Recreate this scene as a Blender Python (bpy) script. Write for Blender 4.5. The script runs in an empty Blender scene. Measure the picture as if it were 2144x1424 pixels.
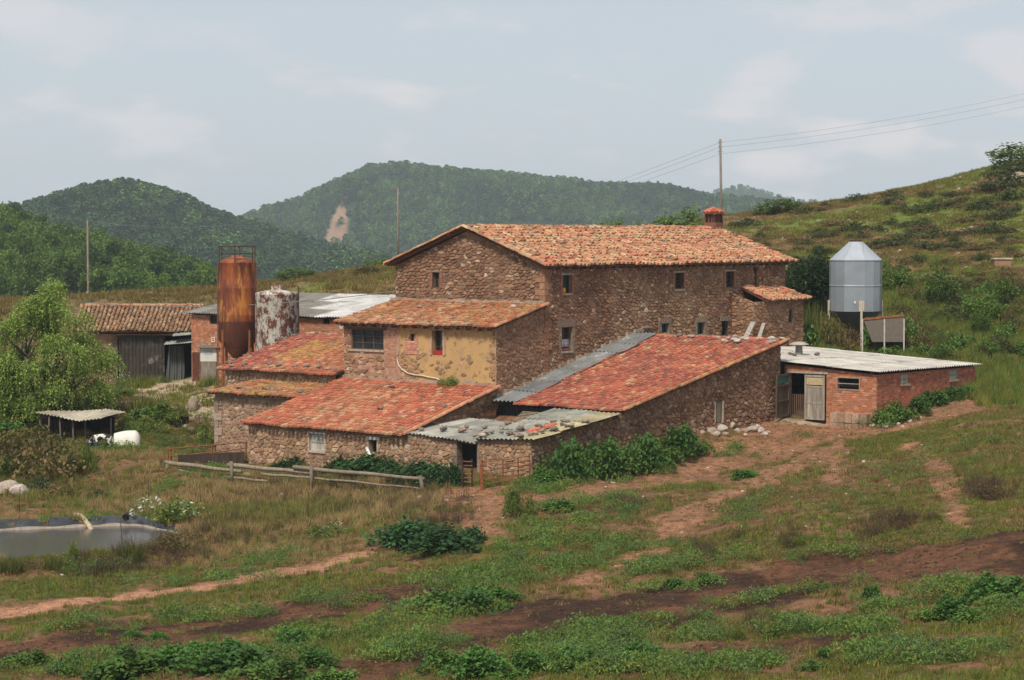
import bpy, bmesh, math, random
import numpy as np
from mathutils import Vector, Matrix, Euler

# ------------------------------------------------------------------ camera
FPX = 4600.0; CU, CV = 1072.0, 712.0; ZC = 12.0
PITCH = math.atan(222 / FPX)
scene = bpy.context.scene
COL = scene.collection
cam_d = bpy.data.cameras.new('camera'); cam = bpy.data.objects.new('camera', cam_d); COL.objects.link(cam)
cam.location = (0, 0, ZC); cam.rotation_euler = (math.pi / 2 - PITCH, 0, 0)
cam_d.sensor_width = 36.0; cam_d.lens = 36.0 * FPX / 2144.0; cam_d.clip_start = 0.5; cam_d.clip_end = 20000
scene.camera = cam
# ------------------------------------------------------------------ sky, sun, exposure
SUN_EL = math.radians(52); SUN_AZ = math.atan2(-0.34, -0.94)      # bearing (x, y) of the sun
world = bpy.data.worlds.new('World'); scene.world = world; world.use_nodes = True
wn = world.node_tree; wn.nodes.clear()
def wnode(t, **k):
    n = wn.nodes.new(t)
    for a, b in k.items(): setattr(n, a, b)
    return n
w_out = wnode('ShaderNodeOutputWorld'); w_bg = wnode('ShaderNodeBackground')
w_sky = wnode('ShaderNodeTexSky', sky_type='NISHITA', sun_disc=False, sun_elevation=SUN_EL,
              sun_rotation=SUN_AZ, altitude=700, air_density=1.0, dust_density=2.5, ozone_density=1.5)
w_tc = wnode('ShaderNodeTexCoord'); w_map = wnode('ShaderNodeMapping')
w_map.inputs['Scale'].default_value = (1.0, 1.0, 2.6)
w_map.inputs['Location'].default_value = (0.37, 0.0, 0.11)
w_no = wnode('ShaderNodeTexNoise'); w_no.inputs['Scale'].default_value = 13.0
w_no.inputs['Detail'].default_value = 7.0; w_no.inputs['Roughness'].default_value = 0.52
w_no2 = wnode('ShaderNodeTexNoise'); w_no2.inputs['Scale'].default_value = 3.0; w_no2.inputs['Detail'].default_value = 3.0
w_rmp = wnode('ShaderNodeMapRange'); w_rmp.interpolation_type = 'SMOOTHSTEP'
for k, v in zip(('From Min', 'From Max', 'To Min', 'To Max'), (0.50, 0.66, 0.0, 0.95)): w_rmp.inputs[k].default_value = v
w_veil = wnode('ShaderNodeMix', data_type='RGBA'); w_veil.inputs[0].default_value = 0.80
w_veil.inputs[7].default_value = (5.35, 5.75, 6.25, 1)                # thin high veil over the blue
w_cl = wnode('ShaderNodeMix', data_type='RGBA'); w_cl.inputs[7].default_value = (6.7, 6.45, 6.55, 1)
w_mul = wnode('ShaderNodeMath', operation='MULTIPLY')
w_r2 = wnode('ShaderNodeMapRange')
for k, v in zip(('From Min', 'From Max', 'To Min', 'To Max'), (0.38, 0.62, 0.25, 1.0)): w_r2.inputs[k].default_value = v
L = wn.links.new
L(w_tc.outputs['Generated'], w_map.inputs['Vector']); L(w_map.outputs[0], w_no.inputs['Vector']); L(w_map.outputs[0], w_no2.inputs['Vector'])
L(w_no.outputs[0], w_rmp.inputs[0]); L(w_no2.outputs[0], w_r2.inputs[0])
L(w_rmp.outputs[0], w_mul.inputs[0]); L(w_r2.outputs[0], w_mul.inputs[1])
L(w_sky.outputs[0], w_veil.inputs[6]); L(w_veil.outputs[2], w_cl.inputs[6]); L(w_mul.outputs[0], w_cl.inputs[0])
L(w_cl.outputs[2], w_bg.inputs[0]); w_bg.inputs[1].default_value = 0.10; L(w_bg.outputs[0], w_out.inputs[0])
sun_d = bpy.data.lights.new('sun', 'SUN'); sun_d.energy = 3.6; sun_d.angle = math.radians(10); sun_d.color = (1.0, 0.93, 0.82)
sun = bpy.data.objects.new('sun', sun_d); COL.objects.link(sun)
_sd = Vector((math.sin(SUN_AZ) * math.cos(SUN_EL), math.cos(SUN_AZ) * math.cos(SUN_EL), math.sin(SUN_EL)))
sun.rotation_euler = _sd.to_track_quat('Z', 'Y').to_euler(); sun.location = (-40, -30, 80)
vs = scene.view_settings; vs.view_transform = 'Standard'; vs.look = 'None'; vs.exposure = 0.2; vs.gamma = 1.0; vs.use_curve_mapping = False
try:
    scene.cycles.use_denoising = True; scene.cycles.volume_bounces = 0
    scene.cycles.max_bounces = 6; scene.cycles.diffuse_bounces = 3; scene.cycles.transparent_max_bounces = 4
except Exception: pass

# ------------------------------------------------------------------ helpers
RNG = random.Random(7); NR = np.random.default_rng(11)
def ray(u, v):
    dx = (u - CU) / FPX; dz = -(v - CV) / FPX
    return Vector((dx, math.cos(PITCH) + dz * math.sin(PITCH), -math.sin(PITCH) + dz * math.cos(PITCH)))
def P(u, v, y):
    r = ray(u, v); return Vector((0, 0, ZC)) + r * (y / r.y)
def vnoise(x, y, seed=0):
    x = np.asarray(x, float); y = np.asarray(y, float)
    ix = np.floor(x).astype(np.int64); iy = np.floor(y).astype(np.int64); fx = x - ix; fy = y - iy
    def h(a, b):
        n = (a * 374761393 + b * 668265263 + seed * 974711) & 0xffffffff
        n = ((n ^ (n >> 13)) * 1274126177) & 0xffffffff
        return ((n ^ (n >> 16)) & 0xffff) / 65535.0
    fx = fx * fx * (3 - 2 * fx); fy = fy * fy * (3 - 2 * fy)
    return (h(ix, iy) * (1 - fx) + h(ix + 1, iy) * fx) * (1 - fy) + (h(ix, iy + 1) * (1 - fx) + h(ix + 1, iy + 1) * fx) * fy
def fbm(x, y, sc, seed=0, oc=4):
    s = 0; a = 1; t = 0
    for i in range(oc):
        s = s + a * vnoise(np.asarray(x) / sc, np.asarray(y) / sc, seed + i * 17); t += a; a *= 0.55; sc *= 0.5
    return s / t
def sstep(a, b, x): t = np.clip((x - a) / (b - a), 0, 1); return t * t * (3 - 2 * t)

def tag(o, label=None, cat=None, group=None, kind=None):
    if label: o['label'] = label
    if cat: o['category'] = cat
    if group: o['group'] = group
    if kind: o['kind'] = kind
    return o
def link(o, parent=None):
    COL.objects.link(o)
    if parent is not None:
        o.parent = parent
        o.matrix_parent_inverse = parent_inv(parent)
    return o
def parent_inv(p):
    m = Matrix.LocRotScale(p.location, p.rotation_euler, p.scale)
    if p.parent is not None: m = (p.parent.matrix_parent_inverse and Matrix.LocRotScale(p.parent.location, p.parent.rotation_euler, p.parent.scale) @ p.matrix_parent_inverse) @ m
    return m.inverted()
def empty(name, loc, label, cat, group=None):
    o = bpy.data.objects.new(name, None); o.location = loc; o.empty_display_size = 0.3; COL.objects.link(o)
    return tag(o, label, cat, group)

class MB:
    """collects faces; build() links them as one mesh object (tint stored per point)"""
    def __init__(s): s.v = []; s.f = []; s.t = []
    def poly(s, pts, tint=(1, 1, 1)):
        b = len(s.v); s.v += [tuple(p) for p in pts]; s.t += [tint] * len(pts); s.f.append(tuple(range(b, b + len(pts))))
    def faces(s, vs_, fs, tint=(1, 1, 1)):
        b = len(s.v); s.v += [tuple(p) for p in vs_]; s.t += [tint] * len(vs_); s.f += [tuple(b + i for i in f) for f in fs]
    def box(s, O, ex, ey, ez, tint=(1, 1, 1)):
        O, ex, ey, ez = map(Vector, (O, ex, ey, ez))
        v = [O, O + ex, O + ex + ey, O + ey]; v += [p + ez for p in v]
        s.faces(v, [(3, 2, 1, 0), (4, 5, 6, 7), (0, 1, 5, 4), (1, 2, 6, 5), (2, 3, 7, 6), (3, 0, 4, 7)], tint)
    def tube(s, pts, r, n=8, tint=(1, 1, 1), caps=True):
        pts = [Vector(p) for p in pts]; rs = r if isinstance(r, (list, tuple)) else [r] * len(pts)
        vs_ = []; fs = []
        ref = Vector((0, 0, 1))
        d0 = (pts[-1] - pts[0]).normalized()
        if abs(d0.z) > 0.8: ref = Vector((0, 1, 0))
        for i, p in enumerate(pts):
            d = (pts[min(i + 1, len(pts) - 1)] - pts[max(i - 1, 0)]).normalized()
            a = d.cross(ref).normalized(); b = a.cross(d)
            for k in range(n):
                t = 2 * math.pi * k / n; vs_.append(p + (a * math.cos(t) + b * math.sin(t)) * rs[i])
        for i in range(len(pts) - 1):
            for k in range(n): fs.append((i * n + k, i * n + (k + 1) % n, (i + 1) * n + (k + 1) % n, (i + 1) * n + k))
        if caps: fs.append(tuple(range(n - 1, -1, -1))); fs.append(tuple((len(pts) - 1) * n + k for k in range(n)))
        s.faces(vs_, fs, tint)
    def lathe(s, c, prof, n=24, tint=(1, 1, 1)):
        c = Vector(c); vs_ = []; fs = []
        for r, z in prof:
            for k in range(n): t = 2 * math.pi * (k + 0.5) / n; vs_.append(c + Vector((r * math.cos(t), r * math.sin(t), z)))
        for i in range(len(prof) - 1):
            for k in range(n): fs.append((i * n + k, i * n + (k + 1) % n, (i + 1) * n + (k + 1) % n, (i + 1) * n + k))
        s.faces(vs_, fs, tint)
    def mesh(s, name, mat, smooth=False, weld=False):
        m = bpy.data.meshes.new(name); m.from_pydata(s.v, [], s.f)
        at = m.attributes.new('tint', 'FLOAT_COLOR', 'POINT')
        at.data.foreach_set('color', np.array([(*t[:3], 1.0) for t in s.t], dtype=np.float32).ravel())
        if mat is not None: m.materials.append(mat)
        if smooth: m.polygons.foreach_set('use_smooth', [True] * len(m.polygons))
        return m
    def build(s, name, mat, parent=None, smooth=False, kind=None):
        o = bpy.data.objects.new(name, s.mesh(name, mat, smooth)); link(o, parent)
        if kind: o['kind'] = kind
        return o
def npmesh(name, V, F, T, mat, smooth=False):
    V = np.asarray(V, np.float32); F = np.asarray(F, np.int32); n = F.shape[1]
    m = bpy.data.meshes.new(name); m.vertices.add(len(V)); m.vertices.foreach_set('co', V.ravel())
    m.loops.add(F.size); m.loops.foreach_set('vertex_index', F.ravel())
    m.polygons.add(len(F)); m.polygons.foreach_set('loop_start', np.arange(0, F.size, n, dtype=np.int32))
    m.update(calc_edges=True)
    if T is not None:
        T = np.asarray(T, np.float32)
        if T.shape[1] == 3: T = np.hstack([T, np.ones((len(T), 1), np.float32)])
        at = m.attributes.new('tint', 'FLOAT_COLOR', 'POINT'); at.data.foreach_set('color', T.ravel())
    if smooth: m.polygons.foreach_set('use_smooth', np.ones(len(F), bool))
    if mat is not None: m.materials.append(mat)
    return m

# ------------------------------------------------------------------ materials
MAT = {}
def mk(name):
    m = bpy.data.materials.new(name); m.use_nodes = True; nt = m.node_tree; MAT[name] = m
    return m, nt, nt.nodes['Principled BSDF']
def nd(nt, t, **k):
    n = nt.nodes.new(t)
    for a, b in k.items():
        if a.startswith('i_'): n.inputs[a[2:].replace('_', ' ')].default_value = b
        else: setattr(n, a, b)
    return n
def pos_noise(nt, scale, detail=4, rough=0.6, stretch=None, off=(0, 0, 0)):
    g = nd(nt, 'ShaderNodeNewGeometry'); mp = nd(nt, 'ShaderNodeMapping')
    mp.inputs['Scale'].default_value = stretch or (1, 1, 1); mp.inputs['Location'].default_value = off
    n = nd(nt, 'ShaderNodeTexNoise'); n.inputs['Scale'].default_value = scale; n.inputs['Detail'].default_value = detail; n.inputs['Roughness'].default_value = rough
    nt.links.new(g.outputs['Position'], mp.inputs[0]); nt.links.new(mp.outputs[0], n.inputs['Vector'])
    return n.outputs[0]
def ramp(nt, fac, stops):
    r = nd(nt, 'ShaderNodeValToRGB'); cr = r.color_ramp
    while len(cr.elements) < len(stops): cr.elements.new(0.5)
    for e, (p, c) in zip(cr.elements, stops): e.position = p; e.color = (*c, 1)
    nt.links.new(fac, r.inputs[0]); return r.outputs[0]
def mix(nt, fac, a, b, mode='MIX'):
    m = nd(nt, 'ShaderNodeMix', data_type='RGBA', blend_type=mode)
    for i, x in ((0, fac), (6, a), (7, b)):
        if hasattr(x, 'links'): nt.links.new(x, m.inputs[i])
        else: m.inputs[i].default_value = x if i == 0 else (*x[:3], 1)
    return m.outputs[2]
def mrange(nt, v, a, b, c=0.0, d=1.0):
    n = nd(nt, 'ShaderNodeMapRange')
    for k, x in zip(('From Min', 'From Max', 'To Min', 'To Max'), (a, b, c, d)): n.inputs[k].default_value = x
    nt.links.new(v, n.inputs[0]); return n.outputs[0]
def attr(nt, nm='tint'):
    n = nd(nt, 'ShaderNodeAttribute', attribute_name=nm); return n.outputs['Color']
def bump(nt, b, h, s=0.4, d=0.02):
    n = nd(nt, 'ShaderNodeBump'); n.inputs['Strength'].default_value = s; n.inputs['Distance'].default_value = d
    nt.links.new(h, n.inputs['Height']); nt.links.new(n.outputs[0], b.inputs['Normal'])
def m_tint(name, rough=0.9, scale=6.0, lo=0.55, hi=1.4, bmp=0.35, second=None, spec=0.2, stretch=None):
    """colour from the piece's own tint, mottled with noise; second = (colour, scale, from, to) laid over it"""
    m, nt, b = mk(name); n = pos_noise(nt, scale, 5, stretch=stretch)
    k = mrange(nt, n, 0.25, 0.75, lo, hi)
    c = mix(nt, 1.0, attr(nt), k, 'MULTIPLY')
    if second:
        for i, (sc_, ss, f0, f1, amt) in enumerate(second):
            c = mix(nt, mrange(nt, pos_noise(nt, ss, 5, 0.62, off=(3.1 * i + 5, 1.7, 0)), f0, f1, 0, amt), c, sc_)
    nt.links.new(c, b.inputs['Base Color']); b.inputs['Roughness'].default_value = rough
    b.inputs['Specular IOR Level'].default_value = spec
    if bmp: bump(nt, b, pos_noise(nt, scale * 3, 4), bmp)
    return m
def m_two(name, c1, c2, scale=4.0, rough=0.85, f0=0.35, f1=0.65, stretch=None, metal=0.0, bmp=0.2, spec=0.3, detail=6):
    m, nt, b = mk(name); n = pos_noise(nt, scale, detail, 0.6, stretch)
    nt.links.new(mix(nt, mrange(nt, n, f0, f1), c1, c2), b.inputs['Base Color'])
    b.inputs['Roughness'].default_value = rough; b.inputs['Metallic'].default_value = metal; b.inputs['Specular IOR Level'].default_value = spec
    if bmp: bump(nt, b, n, bmp)
    return m
def m_leaf(name, trans=0.35, rough=0.7, lo=0.75, hi=1.25):
    m, nt, b = mk(name); c = attr(nt)
    oi = nd(nt, 'ShaderNodeObjectInfo'); k = mrange(nt, oi.outputs['Random'], 0, 1, lo, hi)
    c = mix(nt, 1.0, c, k, 'MULTIPLY')
    nt.links.new(c, b.inputs['Base Color']); b.inputs['Roughness'].default_value = rough; b.inputs['Specular IOR Level'].default_value = 0.25
    t = nd(nt, 'ShaderNodeBsdfTranslucent'); nt.links.new(mix(nt, 0.35, c, (0.16, 0.2, 0.03)), t.inputs[0])
    ms = nd(nt, 'ShaderNodeMixShader'); ms.inputs[0].default_value = trans
    nt.links.new(b.outputs[0], ms.inputs[1]); nt.links.new(t.outputs[0], ms.inputs[2])
    nt.links.new(ms.outputs[0], nt.nodes['Material Output'].inputs[0]); return m
M_STONE = m_tint('rubble_stone', 0.92, 7, 0.6, 1.4, 0.5)
M_TILE = m_tint('clay_tile', 0.88, 9, 0.68, 1.3, 0.35, second=[((0.30, 0.26, 0.17), 2.3, 0.57, 0.72, 0.5), ((0.10, 0.075, 0.055), 5.0, 0.60, 0.74, 0.65)])
M_PAN = m_two('shaded_pan_tile', (0.085, 0.036, 0.022), (0.17, 0.08, 0.048), 5)  # pans under the cover tiles, coloured darker to paint shade into the gaps
M_BRICK = m_tint('fired_brick', 0.9, 5, 0.7, 1.3, 0.3, second=[((0.42, 0.27, 0.19), 1.6, 0.60, 0.75, 0.45)])
M_BRICKMORTAR = m_two('brick_mortar', (0.36, 0.22, 0.15), (0.26, 0.12, 0.075), 3)
M_MORTAR = m_two('lime_mortar', (0.10, 0.066, 0.044), (0.30, 0.21, 0.145), 0.7, 0.95, 0.42, 0.62)
M_MORTARP = m_two('pale_mortar', (0.24, 0.165, 0.115), (0.40, 0.30, 0.22), 1.7, 0.95)
M_SHEET = m_tint('fibre_cement', 0.85, 1.2, 0.62, 1.3, 0.15, second=[((0.12, 0.11, 0.085), 1.6, 0.55, 0.75, 0.8), ((0.55, 0.52, 0.46), 0.8, 0.58, 0.70, 0.5)], stretch=(1, 1, 1))
M_SHEETW = m_tint('pale_fibre_cement', 0.8, 1.2, 0.8, 1.15, 0.1, second=[((0.26, 0.23, 0.18), 0.9, 0.50, 0.70, 0.75), ((0.13, 0.115, 0.09), 2.6, 0.60, 0.72, 0.6)])
M_WOOD = m_tint('weathered_wood', 0.9, 5, 0.6, 1.35, 0.3, stretch=(1, 1, 0.25))
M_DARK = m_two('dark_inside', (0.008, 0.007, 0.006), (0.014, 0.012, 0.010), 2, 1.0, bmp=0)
M_GLASS = m_two('window_glass', (0.012, 0.013, 0.014), (0.03, 0.032, 0.034), 2, 0.15, bmp=0, spec=0.18)
M_IRON = m_two('dark_iron', (0.03, 0.022, 0.018), (0.09, 0.04, 0.02), 8, 0.7)
M_RUST = m_two('rusty_iron', (0.13, 0.045, 0.02), (0.30, 0.11, 0.04), 9, 0.85)
M_PAINT = m_tint('flat_paint', 0.7, 6, 0.8, 1.15, 0.1)
M_ROCK = m_tint('limestone', 0.92, 5, 0.65, 1.3, 0.6)
M_LEAF = m_leaf('leaves'); M_FAR = m_leaf('far_foliage', 0.12, 0.9, 0.68, 1.38); M_GRASS = m_leaf('grass_blades', 0.3, 0.8)
M_BARK = m_two('bark', (0.05, 0.038, 0.028), (0.13, 0.10, 0.075), 6, 0.95)
M_TARP_VOID = m_two('black_plastic_and_void', (0.015, 0.016, 0.018), (0.05, 0.053, 0.058), 1.6, 0.45, stretch=(6, 6, 0.8), bmp=0.5)  # black tarp colour, also standing in for the dark under the shed eave
def m_rust_silo():
    m, nt, b = mk('rusted_steel'); s = (1, 1, 0.22)
    n1 = pos_noise(nt, 1.5, 7, 0.65, s); n2 = pos_noise(nt, 3.2, 7, 0.65, s, (9, 3, 1)); n3 = pos_noise(nt, 0.7, 3, 0.5, off=(4, 4, 2))
    c = ramp(nt, n1, [(0.30, (0.05, 0.012, 0.008)), (0.45, (0.15, 0.035, 0.016)), (0.60, (0.29, 0.070, 0.018)), (0.75, (0.38, 0.115, 0.02))])
    f = mix(nt, 1.0, mrange(nt, n2, 0.50, 0.60), mrange(nt, n3, 0.42, 0.58), 'MULTIPLY')
    c = mix(nt, f, c, (0.44, 0.175, 0.02))
    g = nd(nt, 'ShaderNodeTexCoord'); sx = nd(nt, 'ShaderNodeSeparateXYZ'); nt.links.new(g.outputs['Object'], sx.inputs[0])
    c = mix(nt, mrange(nt, sx.outputs[2], 1.75, 1.70, 0, 0.72), c, (0.055, 0.014, 0.009))       # repainted lower course
    nt.links.new(c, b.inputs['Base Color']); b.inputs['Roughness'].default_value = 0.75; bump(nt, b, n1, 0.25); return m
def m_white_tank():
    m, nt, b = mk('flaking_white_paint'); n1 = pos_noise(nt, 2.6, 8, 0.75, (1, 1, 0.65)); n2 = pos_noise(nt, 9, 4)
    c = ramp(nt, n1, [(0.40, (0.50, 0.48, 0.42)), (0.495, (0.40, 0.37, 0.31)), (0.52, (0.17, 0.06, 0.035)), (0.62, (0.085, 0.026, 0.018))])
    c = mix(nt, 0.5, c, mix(nt, 1.0, c, mrange(nt, n2, 0.3, 0.7, 0.6, 1.3), 'MULTIPLY'))
    nt.links.new(c, b.inputs['Base Color']); b.inputs['Roughness'].default_value = 0.7; bump(nt, b, n1, 0.2); return m
def m_plaster():
    m, nt, b = mk('ochre_plaster'); g = nd(nt, 'ShaderNodeNewGeometry')
    n1 = pos_noise(nt, 0.55, 4, 0.6); n2 = pos_noise(nt, 3.4, 5, 0.62); n3 = pos_noise(nt, 1.4, 5, 0.6, off=(7, 2, 9))
    c = mix(nt, mrange(nt, n1, 0.35, 0.65), (0.48, 0.295, 0.115), (0.42, 0.26, 0.115))
    c = mix(nt, mrange(nt, n3, 0.54, 0.64, 0, 0.75), c, (0.32, 0.22, 0.12))
    c = mix(nt, mrange(nt, n2, 0.565, 0.63, 0, 0.85), c, (0.215, 0.135, 0.07))                    # stones showing through the render
    nt.links.new(c, b.inputs['Base Color']); b.inputs['Roughness'].default_value = 0.95; bump(nt, b, n2, 0.5); return m
M_PLASTER = m_plaster(); M_RSILO = m_rust_silo(); M_WTANK = m_white_tank()
M_PINK = m_two('pink_plaster', (0.42, 0.25, 0.175), (0.30, 0.165, 0.105), 3.0, 0.95, 0.40, 0.62, bmp=0.4)
M_GALV = m_tint('galvanised_sheet', 0.42, 0.8, 0.85, 1.15, 0.0, spec=0.5)
MAT['galvanised_sheet'].node_tree.nodes['Principled BSDF'].inputs['Metallic'].default_value = 0.35
# ------------------------------------------------------------------ house frame
C0 = Vector((1.66, 112.0, 0)); AX = Vector((0.616, 0.788, 0)).normalized(); BX = Vector((-AX.y, AX.x, 0)); UP = Vector((0, 0, 1))
def W(a, b, z): return C0 + AX * a + BX * b + UP * z
class Fr:
    """a vertical wall plane: x along it, z up, d outwards"""
    def __init__(s, O, ex, en): s.O = Vector(O); s.ex = Vector(ex).normalized(); s.en = Vector(en).normalized()
    def pt(s, x, z, d=0.0): return s.O + s.ex * x + UP * z + s.en * d
    def hit(s, u, v):
        r = ray(u, v); o = Vector((0, 0, ZC)); t = (s.O - o).dot(s.en) / r.dot(s.en); p = o + r * t
        return (p - s.O).dot(s.ex), p.z
    def rect(s, u0, v0, u1, v1):
        (x0, z1), (x1, z0) = s.hit(u0, v0), s.hit(u1, v1)
        um, vm = (u0 + u1) / 2, (v0 + v1) / 2
        zt = s.hit(um, v0)[1]; zb = s.hit(um, v1)[1]; xa = s.hit(u0, vm)[0]; xb = s.hit(u1, vm)[0]
        return (min(xa, xb), max(xa, xb), zb, zt)
def FA(a): return Fr(W(a, 0, 0), BX, -AX)      # faces across the slope (x = b)
def FB(b): return Fr(W(0, b, 0), AX, -BX)      # faces along the long front (x = a)

# ------------------------------------------------------------------ ground
CP = [  # photograph column, row and distance of points read off the slope
 (0,1424,61.6),(500,1424,58),(1072,1424,54),(1500,1424,51.5),(2144,1424,47),(-300,1424,63),(2500,1424,44),
 (0,1290,73),(370,1225,79),(740,1165,84),(1072,1200,76.5),(1500,1250,68),(1800,1200,69),(2144,1200,65),(2500,1200,61),(-300,1300,75),
 (1072,1050,92.5),(1500,1050,90),(1800,1000,92),(2144,1000,82),(2450,1000,78),(2144,870,104),(2500,850,103),
 (1835,888,113),(1605,886,115.2),(1400,952,105.5),(1250,980,101.5),(1115,995,98.7),(955,985,101.3),(1008,1030,96),(885,1035,97),(515,975,109.5),(700,985,105.5),
 (450,952,117),(350,985,106.5),(345,965,110),(600,1040,100),(400,1060,98),(700,1080,95),
 (0,1075,98),(-300,1075,99),(150,1030,104),(0,980,110),(200,950,113),(190,915,116.5),(0,930,117),(300,905,119),(-300,950,117),
 (370,840,130),(450,850,124),(300,805,141),(100,830,138),(-200,850,138),(430,800,139.5),
 (2045,806,122),(2144,793,125),(2500,780,124),(1900,700,136),(2144,700,134),(2500,690,132),(1700,700,135),(1780,712,134),
 (1900,560,160),(2144,560,156),(2500,540,155),(1900,480,184),(2144,450,182),(1900,400,212),(2144,335,210),(2500,270,212),(1700,430,222),(1560,452,232),(1700,520,175),(1560,520,180),(2300,305,212),
 (1400,476,215),(1300,500,215),
 (830,560,176),(700,575,172),(630,590,170),(450,608,166),(300,632,160),(100,640,162),(-200,640,165),(700,625,157),
]
EXTRA = [  # x, y, z: under the buildings, the pond floor, and the far sides of the slopes
 (1.66,112,3.9),(6,108,2.6),(-5,116,2.6),(12,125,5.0),(-12,131,3.6),(3,140,6.2),(16,132,5.6),(-25,152,4.0),
 (40,262,10),(70,255,14),(5,262,4),(-20,215,2),(-45,205,-1),(-70,200,-2),(30,330,-4),(90,330,0),(-30,330,-16),(-90,330,-14),(0,300,-8),
 (-35,30,0.2),(0,30,3.2),(35,30,5.2),(70,60,4.8),(85,100,5.6),(100,160,14),(-75,80,-0.4),(-90,120,0.6),
]
_p = np.array([tuple(P(*c)) for c in CP] + EXTRA); _c2 = 7.0 ** 2
_K = np.sqrt(((_p[:, None, :2] - _p[None, :, :2]) ** 2).sum(-1) + _c2)
_n = len(_p); _A = np.zeros((_n + 3, _n + 3)); _A[:_n, :_n] = _K - 0.25 * np.eye(_n); _A[:_n, _n] = 1; _A[:_n, _n + 1:] = _p[:, :2]; _A[_n:, :_n] = _A[:_n, _n:].T
_sol = np.linalg.solve(_A, np.concatenate([_p[:, 2], [0, 0, 0]]))
PONDC = [(-300,1120),(0,1112),(160,1105),(280,1101),(390,1119),(310,1158),(0,1186),(-300,1198)]
ZWATER = P(200, 1108, 93.2).z
def on_level(u, v, z): r = ray(u, v); t = (z - ZC) / r.z; return Vector((0, 0, ZC)) + r * t
POND = np.array([tuple(on_level(u, v, ZWATER + 0.0))[:2] for u, v in PONDC])
def pond_d(x, y):
    """signed distance to the pond outline, negative inside"""
    x = np.asarray(x, float); y = np.asarray(y, float); d = np.full(x.shape, 1e9); ins = np.zeros(x.shape, bool)
    n = len(POND)
    for i in range(n):
        x0, y0 = POND[i]; x1, y1 = POND[(i + 1) % n]; ex, ey = x1 - x0, y1 - y0
        t = np.clip(((x - x0) * ex + (y - y0) * ey) / (ex * ex + ey * ey), 0, 1)
        d = np.minimum(d, np.hypot(x - x0 - t * ex, y - y0 - t * ey))
        cr = ((y0 > y) != (y1 > y)) & (x < (x1 - x0) * (y - y0) / (y1 - y0 + 1e-12) + x0); ins ^= cr
    return np.where(ins, -d, d)
def Hraw(x, y):
    x = np.asarray(x, float); y = np.asarray(y, float); sh = x.shape; x = x.ravel(); y = y.ravel(); out = np.empty(len(x))
    for i in range(0, len(x), 20000):
        X = x[i:i + 20000]; Y = y[i:i + 20000]
        k = np.sqrt((X[:, None] - _p[None, :, 0]) ** 2 + (Y[:, None] - _p[None, :, 1]) ** 2 + _c2)
        out[i:i + 20000] = k @ _sol[:_n] + _sol[_n] + _sol[_n + 1] * X + _sol[_n + 2] * Y
    return out.reshape(sh)
def H(x, y):
    x = np.asarray(x, float); y = np.asarray(y, float)
    z = Hraw(x, y) + (fbm(x, y, 5.0, 3) - 0.5) * 0.42 + (fbm(x, y, 0.9, 9, 3) - 0.5) * 0.20 + (fbm(x, y, 2.3, 19, 2) - 0.5) * 0.26
    pd = pond_d(x, y); z = np.where(pd < 2.4, np.where(pd < 0.25, np.minimum(z, ZWATER - 0.7 + 0.0 * z), z), z)
    rim = sstep(2.6, 0.4, pd) * (pd > 0.0)
    z = np.where(pd > 0.25, z * (1 - rim) + np.maximum(ZWATER + 0.30, np.minimum(z, ZWATER + 0.52)) * rim, z)
    return z
def h1(x, y): return float(H(np.array([x]), np.array([y]))[0])
_ys = np.concatenate([np.arange(36, 140, 0.2), np.arange(140, 300, 0.6)])
def G(u, v, ymin=36.0):
    """the first ground point on the line of sight through a pixel"""
    r = ray(u, v); ys = _ys[_ys >= ymin]; x = r.x / r.y * ys; z = ZC + r.z / r.y * ys; hh = H(x, ys); k = np.nonzero(z <= hh)[0]
    i = k[0] if len(k) else len(ys) - 1
    return Vector((x[i], ys[i], hh[i]))

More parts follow.
